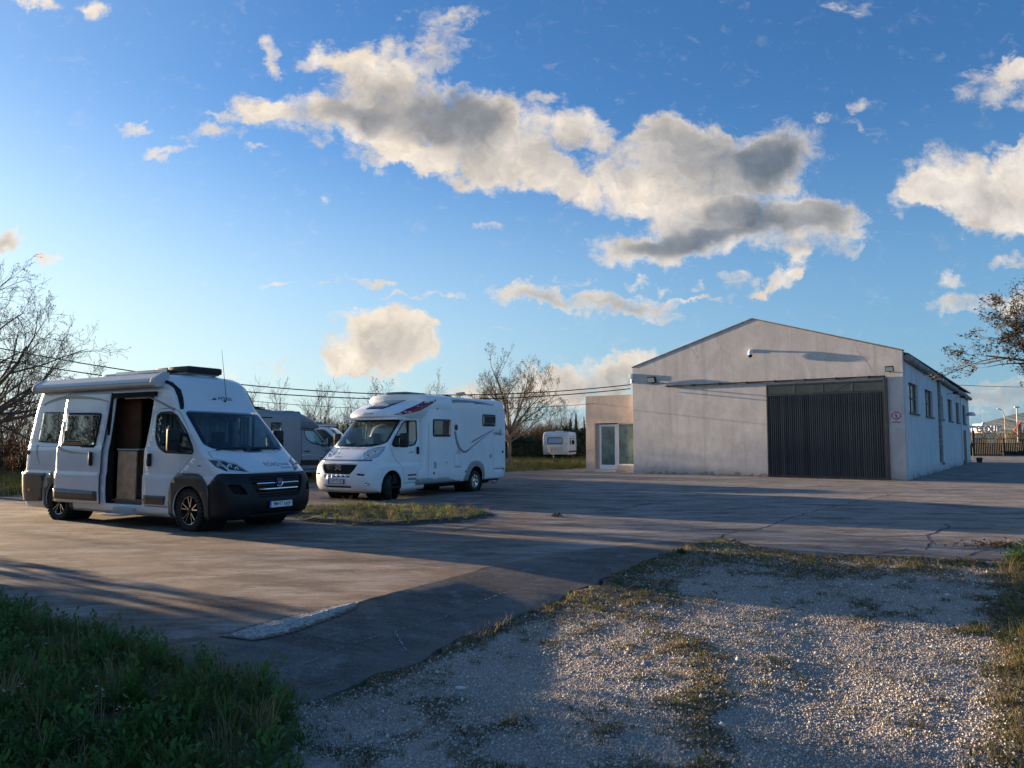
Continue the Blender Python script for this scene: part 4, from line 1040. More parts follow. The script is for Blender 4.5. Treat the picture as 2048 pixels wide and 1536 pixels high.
    def part(s, name, poly, view, m, off=0.0, th=.02, gap=0.0, bm=None, keep=False, extra=None, parent=None, shift=(0, 0, 0), label=None, holes=(), sharp=40):
        bm = bm or s.bm
        if gap > 0: s.hole_ring(off_poly(poly, gap), poly, view, bm, extra)
        fs = s.knife(poly, view, bm, extra)
        nb = bmesh.new(); mp = {}
        for f in fs:
            vs = []
            for v in f.verts:
                if v not in mp: mp[v] = nb.verts.new(v.co)
                vs.append(mp[v])
            try: nb.faces.new(vs)
            except ValueError: pass
        if not keep: bmesh.ops.delete(bm, geom=fs, context='FACES')
        nb.normal_update()
        for h in holes: s.hole(h, view, nb, extra)
        nb.normal_update()
        if off:
            for v in nb.verts: v.co += v.normal * off
        for v in nb.verts: v.co += Vector(shift)
        me = bpy.data.meshes.new(name); nb.to_mesh(me); nb.free()
        return s.fin(me, name, m, parent or s.root, th, label, sharp)
    def fin(s, me, name, m, parent, th, label=None, sharp=40):
        me.polygons.foreach_set('use_smooth', [True] * len(me.polygons)); me.set_sharp_from_angle(angle=R(sharp))
        o = link_mesh(name, me, m, parent, label=label)
        if th: md = o.modifiers.new('solid', 'SOLIDIFY'); md.thickness = th; md.offset = -1
        return o
    def hole_ring(s, outer, inner, view, bm, extra):
        s.knife(inner, view, bm, extra)
        fo = s.knife(outer, view, bm, extra); a0, a1, _ = VIEW[view]
        bmesh.ops.delete(bm, geom=[f for f in fo if not in_poly(f.calc_center_median()[a0], f.calc_center_median()[a1], inner)], context='FACES')
    def rest(s, name, m, th=.03, label=None):
        me = bpy.data.meshes.new(name); s.bm.normal_update(); s.bm.to_mesh(me); return s.fin(me, name, m, s.root, th, label)
    def proj(s, p, view, off=.004):
        """drop a point given in the 2D view onto the original skin"""
        if view in 'RL':
            sg = -1 if view == 'R' else 1; o = Vector((p[0], sg * 3, p[1])); d = Vector((0, -sg, 0))
        elif view == 'F': o = Vector((12, p[0], p[1])); d = Vector((-1, 0, 0))
        elif view == 'K': o = Vector((-6, p[0], p[1])); d = Vector((1, 0, 0))
        else: o = Vector((p[0], p[1], 6)); d = Vector((0, 0, -1))
        h = s.bvh.ray_cast(o, d)
        return (h[0] + h[1] * off) if h[0] else None
    def decal(s, name, poly, view, m, off=.004, res=.06, parent=None, label=None):
        """thin sticker following the skin"""
        bm = bmesh.new(); f = bm.faces.new([bm.verts.new((x, y, 0)) for x, y in poly]); 
        x0, x1 = min(p[0] for p in poly), max(p[0] for p in poly); y0, y1 = min(p[1] for p in poly), max(p[1] for p in poly)
        for ax, a, b in ((0, x0, x1), (1, y0, y1)):
            k = int((b - a) / res)
            for i in range(1, k + 1):
                co = [0, 0, 0]; no = [0, 0, 0]; co[ax] = a + (b - a) * i / (k + 1); no[ax] = 1
                bmesh.ops.bisect_plane(bm, geom=bm.faces[:] + bm.edges[:] + bm.verts[:], plane_co=co, plane_no=no, dist=1e-6)
        bad = []
        for v in bm.verts:
            q = s.proj((v.co.x, v.co.y), view, off)
            if q is None: bad.append(v)
            else: v.co = q
        bmesh.ops.delete(bm, geom=bad, context='VERTS')
        me = bpy.data.meshes.new(name); bm.to_mesh(me); bm.free()
        return s.fin(me, name, m, parent or s.root, 0, label)
    def text(s, txt, size, view, cx_, cy_, m, sx=1.0, shear=0.0, rot=0.0, off=.005, flip=False, name='lettering', bold=0.0, parent=None):
        o = text_mesh(txt, size, 0, name, m, parent or s.root, (0, 0, 0), (0, 0, 0), sx, shear, bold); bad = []
        bm = bmesh.new(); bm.from_mesh(o.data); bmesh.ops.triangulate(bm, faces=bm.faces[:])
        for v in bm.verts:
            x, y = v.co.x, v.co.y; x, y = x * math.cos(rot) - y * math.sin(rot), x * math.sin(rot) + y * math.cos(rot)
            if flip: x = -x
            q = s.proj((cx_ + x, cy_ + y), view, off)
            if q is None: bad.append(v)
            else: v.co = q
        bmesh.ops.delete(bm, geom=bad, context='VERTS'); bm.to_mesh(o.data); bm.free(); return o
def circ(cx_, cy_, r, n=28, a0=0.0, a1=360.0):
    return [(cx_ + r * math.cos(R(a0 + (a1 - a0) * i / (n if a1 - a0 >= 360 else n - 1))), cy_ + r * math.sin(R(a0 + (a1 - a0) * i / (n if a1 - a0 >= 360 else n - 1)))) for i in range(n)]
def arch_ring(cx_, cy_, r0, r1, zlow, n=22):
    a0 = math.degrees(math.asin(max(-1, (zlow - cy_) / r1))); b0 = math.degrees(math.asin(max(-1, (zlow - cy_) / r0)))
    return circ(cx_, cy_, r1, n, a0, 180 - a0) + circ(cx_, cy_, r0, n, b0, 180 - b0)[::-1]
def wheel(parent, x, y, r, wdt, side, style, steer=0.0, rr=None):
    """side +1 outer face towards +y"""
    e = empty('wheel', (x, y, r), steer); e.parent = parent
    rr = rr or r * .66; h = wdt / 2; s = side; ax = (0, s, 0)
    MB().lathe([(rr - .01, -h * .8), (rr + .02, -h), (r - .03, -h), (r - .006, -h * .72), (r, -h * .4), (r, h * .4), (r - .006, h * .72), (r - .03, h), (rr + .02, h), (rr - .01, h * .8)], (0, 0, 0), ax, 40).build('tyre', M_RUB, e)
    if style == 'allterrain':      # shoulder lugs
        mb = MB()
        for k in range(34):
            a = 2 * math.pi * k / 34; c, s2 = math.cos(a), math.sin(a)
            for q, dr in ((h * .86, .0), (h * .25, .004), (-h * .5, .004)):
                M = Matrix(((c, 0, -s2), (0, 1, 0), (s2, 0, c)))
                mb.box((c * (r - .004 + dr), s * q * 1.0, s2 * (r - .004 + dr)), (.022 if q < h * .8 else .05, .05, .034), M)
        mb.build('tread', M_RUB, e, kind='stuff')
    rimm = {'allterrain': M_RIMB, 'alloy': M_ALU, 'steel': M_LGREY}[style]
    MB().lathe([(rr + .004, h * .86), (rr - .012, h * .80), (rr - .02, h * .2), (rr - .03, -h * .6)], (0, 0, 0), ax, 40).build('rim', rimm if style != 'allterrain' else M_ALU, e)
    MB().lathe([(rr - .03, -h * .05), (.0, -h * .05)], (0, 0, 0), ax, 24).build('brake_disc', M_BLK, e)
    mb = MB(); mt = MB(); n = 5
    for k in range(n):
        a = 2 * math.pi * k / n + .3
        for da in (-.22, .22):
            p0 = Vector((math.cos(a + da * .35) * .06, s * h * .62, math.sin(a + da * .35) * .06)); p1 = Vector((math.cos(a + da) * (rr - .02), s * h * .78, math.sin(a + da) * (rr - .02)))
            d = (p1 - p0); t = d.cross(Vector((0, s, 0))).normalized(); wd = .016 if style == 'allterrain' else .024
            o1 = Vector((0, s * .004, 0)); o2 = Vector((0, -s * .03, 0))
            vs = [p0 - t * wd * .9 + o1, p0 + t * wd * .9 + o1, p1 + t * wd + o1, p1 - t * wd + o1]; vb = [p0 - t * wd * 1.7 + o2, p0 + t * wd * 1.7 + o2, p1 + t * wd * 1.9 + o2, p1 - t * wd * 1.9 + o2]
            mb.add(vs + vb, [(0, 1, 2, 3), (0, 4, 5, 1), (1, 5, 6, 2), (2, 6, 7, 3), (3, 7, 4, 0)])
            if style == 'allterrain':
                o3 = Vector((0, s * .006, 0)); mt.add([p0 - t * wd * .55 + o3, p0 + t * wd * .55 + o3, p1 + t * wd * .55 + o3, p1 - t * wd * .55 + o3], [(0, 1, 2, 3)])
    mb.lathe([(.0, h * .72), (.05, h * .72), (.075, h * .62), (.085, h * .3)], (0, 0, 0), ax, 16)
    mb.build('spokes', M_RIMB if style == 'allterrain' else M_ALU, e)
    if mt.v: mt.build('spoke_faces', M_ALU, e)
    return e
def mirror(parent, x, y, z, side, m=None):
    mr = empty('mirror', (x, y, z)); mr.parent = parent; s = side
    MB().box((0, s * .17, 0), (.13, .22, .40), ch=.05).build('housing', M_PLAS, mr)
    MB().box((-.068, s * .17, .05), (.008, .17, .24)).box((-.068, s * .17, -.14), (.008, .17, .08)).build('mirror_glass', M_CHR, mr)
    MB().tube([(.0, s * .08, .12), (.06, -s * .06, .08)], .03, 8).tube([(.0, s * .08, -.14), (.06, -s * .06, -.16)], .03, 8).build('arm', M_PLAS, mr)
    MB().box((.069, s * .2, -.02), (.006, .14, .03)).build('indicator', M_BLK, mr)
def plate(parent, x, z, txt, w_=.52, tilt=0.0):
    p = empty('number_plate', (x, 0, z)); p.parent = parent; p.rotation_euler = (0, tilt, 0)
    MB().box((0, 0, 0), (.012, w_ + .03, .135), ch=.004).build('plate_frame', M_BLK, p)
    MB().box((.008, .018, 0), (.004, w_ - .045, .108)).build('plate_face', mat('plate_white', (.74, .75, .76), .35), p)
    MB().box((.008, -w_ / 2 + .022, 0), (.004, .042, .108)).build('plate_band', mat('plate_blue', (.01, .05, .42), .35), p)
    text_mesh('D', .035, .0005, 'lettering', mat('plate_white', (0, 0, 0)), p, (.0108, -w_ / 2 + .022, -.032), (R(90), 0, R(90)))
    text_mesh(txt, .115, .0005, 'lettering', MAT.get('ink') or mat('ink', (.02, .02, .025), .6), p, (.0108, .02, 0), (R(90), 0, R(90)), (w_ - .09) / (.115 * len(txt) * .56), 0, .0002)
    return p
def ducato_rings(dx, nose, top, rear_tab, wtop=None, high=True, x_r0=0.0):
    """horizontal slices of a big delivery van; nose = x of the bumper front before dx"""
    XF = [(.22, nose - .24), (.30, nose - .08), (.45, nose), (.65, nose), (.85, nose - .03), (.98, nose - .09), (1.04, nose - .16), (1.12, nose - .27), (1.25, nose - .47), (1.37, nose - .67), (1.40, nose - .72), (1.75, nose - 1.04), (2.0, nose - 1.28), (2.17, nose - 1.45)]
    XF += [(2.26, nose - 1.52), (2.5, nose - 1.66), (2.68, nose - 1.78), (2.78, nose - 1.87), (2.84, nose - 1.98), (2.87, nose - 2.15)] if high else [(2.22, nose - 1.55), (2.26, nose - 1.75), (2.28, nose - 2.0)]
    W_ = [(.22, .96), (.30, 1.0), (.6, 1.024), (.90, 1.028), (.945, 1.026), (.975, 1.010), (1.2, 1.006), (1.40, 1.0), (1.47, .990), (1.50, .978), (2.0, .935), (2.3, .918)]
    W_ += [(2.5, .905), (2.68, .88), (2.78, .83), (2.84, .75), (2.87, .62)] if high else [(2.22, .88), (2.26, .80), (2.28, .66)]
    AF = [(.22, .50), (.5, .62), (1.0, .60), (1.2, .46), (1.4, .27), (1.8, .28), (2.2, .30), (2.7, .32), (2.9, .36)]; PF = [(.22, 3.0), (.6, 3.3), (1.0, 3.2), (1.4, 3.0), (2.2, 2.7), (2.9, 2.7)]
    zs = [.22, .30, .38, .45, .55, .65, .75, .85, .90, .945, .975, 1.01, 1.04, 1.08, 1.12, 1.18, 1.25, 1.31, 1.37, 1.40, 1.47, 1.50, 1.6, 1.7, 1.8, 1.9, 2.0, 2.1, 2.17] + ([2.21, 2.26, 2.34, 2.42, 2.5, 2.6, 2.68, 2.74, 2.78, 2.815, 2.84, 2.86, 2.87] if high else [2.2, 2.22, 2.245, 2.26, 2.27, 2.28])
    out = []
    for z in zs:
        if z > top: break
        out.append(dict(z=z, xr=lerp_tab(rear_tab, z) , xf=lerp_tab(XF, z) + dx, w=lerp_tab(W_, z), af=lerp_tab(AF, z), pf=lerp_tab(PF, z), ar=.14, pr=3.6))
    return out

def body_rings(zs, xr, xf, w, af, pf, ar=.10, pr=4):
    g = lambda T, z: lerp_tab(T, z) if hasattr(T, '__len__') else T
    return [dict(z=z, xr=g(xr, z), xf=g(xf, z), w=g(w, z), af=g(af, z), pf=g(pf, z), ar=g(ar, z), pr=g(pr, z)) for z in zs]
MH_BODY = (dict(zs=[.36, .42, .55, .74, .80, .86, 1.0, 1.2, 1.5, 1.8, 2.0, 2.2, 2.4, 2.6, 2.75, 2.85, 2.90, 2.94, 2.965], xr=[(.36, -1.74), (.8, -1.80), (2.4, -1.78), (2.8, -1.70), (2.97, -1.55)],
    xf=[(.36, 3.24), (.74, 3.22), (.86, 3.02), (2.0, 2.92), (2.3, 2.85)], w=[(.36, 1.08), (.55, 1.115), (.74, 1.125), (.80, 1.12), (2.6, 1.12), (2.85, 1.10), (2.90, 1.07), (2.94, 1.01), (2.965, .93)], af=.22, pf=2.4, ar=.10))
MH_CAP = (dict(zs=[2.22, 2.25, 2.30, 2.36, 2.42, 2.5, 2.6, 2.7, 2.8, 2.87, 2.92, 2.96, 2.985], xr=1.4, xf=[(2.22, 3.86), (2.25, 3.96), (2.30, 4.02), (2.36, 4.02), (2.42, 3.96), (2.5, 3.82), (2.6, 3.54), (2.7, 3.22), (2.8, 2.85), (2.87, 2.55), (2.92, 2.3), (2.985, 1.95)],
    w=[(2.22, .97), (2.30, 1.03), (2.42, 1.09), (2.55, 1.13), (2.8, 1.128), (2.87, 1.10), (2.92, 1.06), (2.96, .98), (2.985, .86)], af=[(2.22, .55), (2.5, .75), (2.985, .5)], pf=2.3))
# ================================================================== CAMPER VAN (nearest)
VAN_O = Vector((-9.9386, 17.3744, 0)); VAN_YAW = R(-29.85)
van = empty('camper_van', VAN_O, VAN_YAW, label='white high roof camper van with black bumper and its side door slid open', cat='camper van')
REAR = [(.22, .10), (.5, .02), (.95, .0), (1.0, .05), (1.55, .07), (2.2, .20), (2.66, .36), (2.87, .60)]
sh = Shell(ducato_rings(0, 6.60, 9, REAR), van, crown=.035)
WB_F, WB_R, WR = 5.41, 1.375, .365
def FLARE(wx):
    o = [(-.53, .22), (-.53, .37), (-.51, .70), (-.44, .91), (-.26, 1.02), (0, 1.035), (.24, 1.02), (.39, .955), (.52, .80), (.545, .67), (.52, .22)] if wx > 3 else [(-.50, .22), (-.50, .40), (-.48, .68), (-.40, .86), (-.24, .96), (0, .98), (.24, .96), (.40, .86), (.48, .68), (.50, .40), (.50, .22)]
    o = rpoly(o, .06); return [(wx + a, b) for a, b in o] + circ(wx, .37, .442, 26, -20, 200)
for vw in 'RL':
    for wx in (WB_F, WB_R):
        sh.hole(circ(wx, .37, .435, 22, -23, 203), vw)
        sh.part('wheel_flare', FLARE(wx), vw, M_CLAD, off=.022, th=.05, extra=(lambda c: c.z < 1.12 and c.x < 5.99))
# front bumper, all plastic below the bonnet line
BUMP = [(5.86, .15), (7.2, .15), (7.2, 1.02), (6.5, 1.02), (6.20, 1.035), (6.12, 1.02), (6.00, .875), (5.94, .83), (5.89, .80)]
GRL = rpoly([(-.64, .975), (.64, .975), (.57, .78), (.45, .60), (-.45, .60), (-.57, .78)], .03)
FOGS = [rpoly([(sg * .965, .85), (sg * .79, .84), (sg * .68, .67), (sg * .90, .69)][::sg], .04) for sg in (1, -1)]
LOW = rpoly([(-.55, .28), (.55, .28), (.60, .335), (-.60, .335)], .01)
fb_ = sh.part('front_bumper', BUMP, 'B', M_PLAS, off=.006, th=.04)
# re-cut grille and fog recesses in the bumper itself
def recut(o, polys, view, recess, m, name, sh_=None):
    bm = bmesh.new(); bm.from_mesh(o.data); bm.normal_update(); outs = []
    for P in polys:
        fs = sh.knife(P, view, bm); nb = bmesh.new(); mp = {}
        for f in fs:
            vs = []
            for v in f.verts:
                if v not in mp: mp[v] = nb.verts.new(v.co)
                vs.append(mp[v])
            nb.faces.new(vs)
        bmesh.ops.delete(bm, geom=fs, context='FACES'); nb.normal_update()
        a, b, _ = VIEW[view]; nd = Vector((0, 0, 0)); nd[3 - a - b] = -recess if view in 'FLT' else recess
        for v in nb.verts: v.co += nd
        me = bpy.data.meshes.new(name); nb.to_mesh(me); nb.free(); outs.append(sh.fin(me, name, m, o, .01))
    bm.to_mesh(o.data); bm.free(); o.data.polygons.foreach_set('use_smooth', [True] * len(o.data.polygons)); o.data.set_sharp_from_angle(angle=R(40)); return outs
recut(fb_, [GRL, LOW] + FOGS, 'F', .06, M_BLK, 'recess')
def fbar(y0, y1, z, h, m, off, n=14, name='grille_bar', shl=None, parent=None, d=.02):
    shl = shl or sh; vs = []
    for i in range(n + 1):
        y = y0 + (y1 - y0) * i / n
        for zz in (z + h, z - h):
            q = shl.proj((y, zz), 'F', off); vs += [q, q - Vector((d, 0, 0))]
    fs = []
    for i in range(n):
        a = 4 * i; b = a + 4; fs += [(a, b, b + 2, a + 2), (a + 1, a, b, b + 1)[::1], (a + 2, b + 2, b + 3, a + 3)]
    return MB().add(vs, fs, 0, True).build(name, m, parent or shl.root)
gr = empty('grille'); gr.parent = van
for z in (.945, .90, .815, .77, .68, .635, .60): fbar(-.60 + (.95 - z) * .32, .60 - (.95 - z) * .32, z, .012, M_PLAS, -.015, parent=gr, d=.03)
fbar(-.49, -.085, .85, .007, M_CHR, .004, parent=gr, name='chrome_strip'); fbar(.085, .49, .85, .007, M_CHR, .004, parent=gr, name='chrome_strip'); fbar(-.46, .46, .748, .007, M_CHR, .004, parent=gr, name='chrome_strip')
bd = empty('badge', (6.585, 0, .855)); bd.parent = van
MB().lathe([(.058, .0), (.078, .012), (.078, .0)], (0, 0, 0), (1, 0, 0), 28).build('ring', M_CHR, bd)
MB().lathe([(0, .010), (.06, .010)], (0, 0, 0), (1, 0, 0), 28).build('disc', mat('badge_blue', (.02, .045, .16), .2, coat=.5), bd)
text_mesh('FIAT', .052, .002, 'lettering', M_CHR, bd, (.012, 0, 0), (R(90), 0, R(90)), .8, 0, .001)
plate(van, 6.63, .47, 'PM•VT 6669', .54, R(-3)); MB().box((6.60, 0, .47), (.02, .58, .16), ch=.01).build('plate_holder', M_PLAS, van)
# headlights
for sg in (-1, 1):
    HL = [(sg * a, b) for a, b in ((.985, 1.275), (.93, 1.272), (.78, 1.25), (.64, 1.20), (.585, 1.12), (.535, 1.044), (.66, 1.045), (.90, 1.075), (.965, 1.14))]
    hl = empty('headlight'); hl.parent = van; ex = lambda c: c.x > 5.75
    shb = bmesh.new(); 
    sh.part('lens', HL, 'F', M_CLR, off=.003, th=.004, extra=ex, parent=hl, keep=True)
    sh.part('bezel', HL, 'F', M_BLK, off=-.022, th=.003, extra=ex, parent=hl, keep=True); sh.hole(HL, 'F', None, ex)
    dk_ = [(sg * a, b) for a, b in ((.985, 1.27), (.90, 1.262), (.865, 1.20), (.90, 1.10), (.955, 1.16))]
    def inn(poly, name, m, off): 
        o = bm_part(sh, poly, 'F', m, off, hl, name); return o
    def bm_part(S_, poly, view, m, off, parent, name):
        return S_.decal(name, poly, view, m, off, .05, parent)
    inn([(sg * a, b) for a, b in ((.90, 1.25), (.87, 1.25), (.83, 1.10), (.66, 1.075), (.62, 1.055), (.86, 1.065))], 'daylight_strip', mat('lamp_white', (.80, .86, .90), .3), -.006)
    for y_, z_, rr_ in ((.79, 1.155, .042), (.71, 1.12, .032)):
        q = sh.proj((sg * y_, z_), 'F', -.018); MB().lathe([(0, -.02), (rr_ * .5, -.012), (rr_, .014), (rr_ + .006, .014), (rr_ + .006, -.01)], q, (1, 0, .1), 20).build('reflector', M_CHR, hl)
    q = sh.proj((sg * .91, 1.19), 'F', -.014); MB().lathe([(0, .0), (.02, .004), (.04, .02), (.046, .02)], q, (1, sg * .7, .1), 18).build('reflector', M_LGREY, hl)
# bonnet with its gap, lettering
BON = rpoly([(-.91, 1.40), (-.80, 1.43), (-.5, 1.385), (.5, 1.385), (.80, 1.43), (.91, 1.40), (.925, 1.29), (.78, 1.262), (.62, 1.21), (.57, 1.12), (.52, 1.042), (-.52, 1.042), (-.57, 1.12), (-.62, 1.21), (-.78, 1.262), (-.925, 1.29)], .02)
sh.part('bonnet', BON, 'F', M_PAINT, off=.004, th=.02, gap=.010)
sh.text('ROAD', .092, 'F', .10, 1.165, mat('letter_dark', (.03, .035, .05), .4), 1.35, bold=.0004); sh.text('CRUISER', .050, 'F', .42, 1.16, MAT['letter_dark'], 1.35, bold=.0004)
sh.text('(R)evolution', .052, 'F', .39, 1.105, MAT['letter_dark'], 1.1, .25)
sh.text('PÖSSL', .085, 'F', .06, 2.41, MAT['letter_dark'], 1.5, .25, bold=.0006)
sh.decal('swoosh', [(-.27, 2.38), (-.17, 2.43), (-.14, 2.385)], 'F', MAT['letter_dark'])
# windscreen
WSP = rpoly([(-.82, 1.465), (-.5, 1.41), (0, 1.39), (.5, 1.41), (.82, 1.465), (.91, 1.53), (.91, 1.62), (.868, 2.12), (.80, 2.165), (-.80, 2.165), (-.868, 2.12), (-.91, 1.62), (-.91, 1.53)], .03)
wsb = sh.part('windscreen', WSP, 'F', M_WS, off=.002, th=.006, extra=lambda c: c.z > 1.36)
# black rim of the glass (fired-on border)
inner = rpoly([(-.84, 1.55), (-.5, 1.49), (.5, 1.49), (.84, 1.55), (.81, 2.08), (.75, 2.11), (-.75, 2.11), (-.81, 2.08)], .04)
tmp = bmesh.new(); tmp.from_mesh(wsb.data); tmp.normal_update(); sh.hole(inner, 'F', tmp)
me = bpy.data.meshes.new('border'); tmp.to_mesh(me); tmp.free()
for v in me.vertices: v.co.x -= .012
sh.fin(me, 'border', M_BLK, wsb, .004)
for y0, y1, ln in ((-.78, -.12, 0), (.02, .70, 1)):
    P_ = [sh.proj((y0 + (y1 - y0) * t, 1.425 + .05 * t * (1 - t) + (.045 * t if ln == 0 else .05 * (1 - t)) * .6), 'F', .022) for t in (0, .25, .5, .75, 1)]
    MB().tube(P_, .012, 6).build('wiper', M_PLAS, van)
# roof edge dark band down to the windscreen corner
for vw in 'RL':
    sh.part('dark_trim', rpoly([(4.20, 2.75), (4.45, 2.745), (4.64, 2.69), (4.80, 2.55), (4.89, 2.40), (5.00, 2.18), (4.955, 2.18), (4.81, 2.44), (4.71, 2.58), (4.59, 2.65), (4.42, 2.70), (4.20, 2.705)], .02), vw, M_PLAS, off=.005, th=.01, extra=lambda c: abs(c.y) > .5)
# cab doors and their glass, both sides
DWIN = rpoly([(4.33, 2.07), (4.42, 2.13), (4.75, 2.14), (4.92, 2.07), (5.22, 1.79), (5.49, 1.42), (5.46, 1.37), (4.70, 1.39), (4.46, 1.50), (4.36, 1.66)], .05)
DOOR = rpoly([(4.15, .40), (4.84, .40), (4.86, .72), (4.97, .93), (5.12, 1.02), (5.30, 1.18), (5.52, 1.38), (5.50, 1.46), (5.24, 1.84), (4.98, 2.12), (4.82, 2.20), (4.44, 2.19), (4.27, 2.08), (4.20, 1.90), (4.15, 1.45)], .04)
FSTR = rpoly([(4.165, .44), (4.75, .44), (4.79, .60), (4.165, .60)], .02)
for vw, sg in (('R', -1), ('L', 1)):
    d_ = sh.part('door', DOOR, vw, M_PAINT, off=.003, th=.03, gap=.011, holes=[DWIN])
    gl = sh2 = None
    tb = sh.orig.copy(); sh.part('pane', DWIN, vw, M_SG, off=-.006, th=.005, bm=tb, parent=d_); 
    ob_ = sh.part('seal', off_poly(DWIN, .0), vw, M_BLK, off=-.004, th=.01, bm=tb, parent=d_) if False else None
    tb.free(); tb = sh.orig.copy()
    fs_ = sh.part('window_seal', off_poly(DWIN, .012), vw, M_PLAS, off=.004, th=.012, bm=tb, parent=d_, holes=[off_poly(DWIN, -.022)]); tb.free()
    MB().b2(Vector((4.785, sg * .93, 1.42)), Vector((4.81, sg * .975, 2.09))).build('divider', M_PLAS, d_)
    tb = sh.orig.copy(); sh.part('cladding', FSTR, vw, M_CLAD, off=.018, th=.03, bm=tb, parent=d_); tb.free()
    q = sh.proj((4.20, .51), vw, .022); MB().box(q, (.10, .02, .05), ch=.008).build('side_marker', M_AMB, d_)
    q = sh.proj((4.30, 1.25), vw, .035); MB().box(q, (.10, .05, .24), ch=.035).build('handle', M_PLAS, d_)
    q = sh.proj((4.52, 1.25), vw, .003)
    mirror(van, 5.22, sg * 1.05, 1.62, sg)
    tb = sh.orig.copy(); sh.part('quarter_trim', [(5.16, 1.42), (5.48, 1.42), (5.24, 1.74), (5.16, 1.74)], vw, M_PLAS, off=.006, th=.01, bm=tb, parent=d_); tb.free()
sh.text('200', .05, 'R', 5.66, 1.16, MAT['letter_dark'], 1.2)
# side door: opening in the body and the leaf slid back on the outside
OPEN = rpoly([(2.93, .40), (4.10, .40), (4.10, 1.45), (4.18, 2.05), (4.22, 2.44), (3.02, 2.44), (2.95, 1.45)], .05)
SLD = rpoly([(1.34, .385), (2.86, .385), (2.86, 1.45), (2.98, 2.54), (1.50, 2.56), (1.36, 1.45)], .03)
SWIN = rpoly([(1.50, 1.50), (2.62, 1.47), (2.72, 2.13), (1.58, 2.16)], .05)
tb = sh.orig.copy()
sd_ = sh.part('door', SLD, 'R', M_PAINT, off=.068, th=.030, bm=tb, holes=[SWIN], label='white sliding side door pushed back along the body')
sd_.data.materials.append(M_CLAD); sd_.modifiers[0].material_offset_rim = 1
tb.free(); tb = sh.orig.copy(); fr_ = sh.part('window_frame', off_poly(SWIN, .012), 'R', M_BLK, off=.082, th=.02, bm=tb, parent=sd_, holes=[off_poly(SWIN, -.03)]); tb.free()
tb = sh.orig.copy(); sh.part('pane', off_poly(SWIN, -.02), 'R', M_PRV, off=.084, th=.01, bm=tb, parent=sd_); tb.free()
tb = sh.orig.copy(); sh.part('back_curtain', [(1.52, 1.5), (2.60, 1.5), (2.70, 2.1), (1.6, 2.1)], 'R', mat('blind_dark', (.05, .05, .045), .9), off=.03, th=.005, bm=tb, parent=sd_); tb.free()
tb = sh.orig.copy(); sh.part('cladding', rpoly([(1.36, .45), (2.80, .45), (2.80, .63), (1.36, .65)], .015), 'R', M_CLAD, off=.092, th=.03, bm=tb, parent=sd_); tb.free()
q = sh.proj((2.60, 1.25), 'R', .115); MB().box(q, (.10, .05, .27), ch=.035).build('handle', M_PLAS, sd_)
sh.hole(OPEN, 'R')
RWIN = rpoly([(.50, 1.60), (1.40, 1.57), (1.46, 2.17), (.56, 2.19)], .05)
rw_ = sh.part('window', RWIN, 'R', M_PRV, off=.008, th=.015)
tb = sh.orig.copy(); sh.part('window_frame', off_poly(RWIN, .015), 'R', M_BLK, off=.006, th=.02, bm=tb, parent=rw_, holes=[off_poly(RWIN, -.03)]); tb.free()
sh.part('window', rpoly([(.6, 1.6), (1.5, 1.6), (1.5, 2.15), (.65, 2.17)], .05), 'L', M_PRV, off=.008, th=.015)
# rear corner: lamp, cladding
for vw in 'RL':
    sh.part('tail_light', rpoly([(-.1, .97), (.125, .97), (.125, 1.55), (-.1, 1.55)], .01), vw, M_RED, off=.008, th=.02, extra=lambda c: abs(c.y) > .80)
    tb = sh.orig.copy(); sh.part('cladding', rpoly([(-.1, .33), (.80, .36), (.84, .70), (.94, .94), (-.1, .945)], .02), vw, M_CLAD, off=.03, th=.04, bm=tb, extra=lambda c: abs(c.y) > .55); tb.free()
q = sh.proj((.42, .58), 'R', .035); MB().box(q, (.10, .02, .05), ch=.008).build('side_marker', M_AMB, van)
q = sh.proj((.22, 1.36), 'R', .004); MB().lathe([(0, .01), (.05, .01), (.05, 0)], q, (0, -1, 0), 14).build('filler_cap', M_PLAS, van)
# stripes
def arc_strip(pts, w0, w1):
    a, b = [], []; n = len(pts)
    for i, p in enumerate(pts):
        t = Vector(pts[min(i + 1, n - 1)]) - Vector(pts[max(i - 1, 0)]); t.normalize(); k = w0 + (w1 - w0) * i / (n - 1); nn = Vector((-t.y, t.x)) * k / 2
        a.append(tuple(Vector(p) + nn)); b.append(tuple(Vector(p) - nn))
    return a + b[::-1]
def bez(a, b, c, n=12): return [tuple(Vector(a) * (1 - t) ** 2 + Vector(b) * 2 * t * (1 - t) + Vector(c) * t * t) for t in [i / n for i in range(n + 1)]]
sh.decal('stripe', arc_strip(bez((.50, 1.52), (.52, 1.28), (.66, 1.13)), .07, .01), 'R', M_BEI)
sh.decal('stripe', arc_strip(bez((3.55, 2.52), (4.0, 2.50), (4.85, 2.16)), .01, .05), 'R', M_GRY, .006)
sh.decal('stripe', arc_strip(bez((.55, 2.36), (.9, 2.48), (1.36, 2.50)), .05, .07), 'R', M_BEI)
sh.decal('stripe', arc_strip(bez((1.45, 2.47), (2.3, 2.50), (2.93, 2.36)), .07, .02), 'R', M_BEI, .082)
sh.decal('stripe', arc_strip(bez((1.40, 1.47), (1.6, 1.36), (2.5, 1.35)), .06, .01), 'R', M_BEI, .082)
for z in (1.485,): sh.decal('crease', [(0.2, z), (1.36, z), (1.36, z + .008), (.2, z + .008)], 'R', M_GRY, .003)
sh.rest('body', M_PAINT, .03)
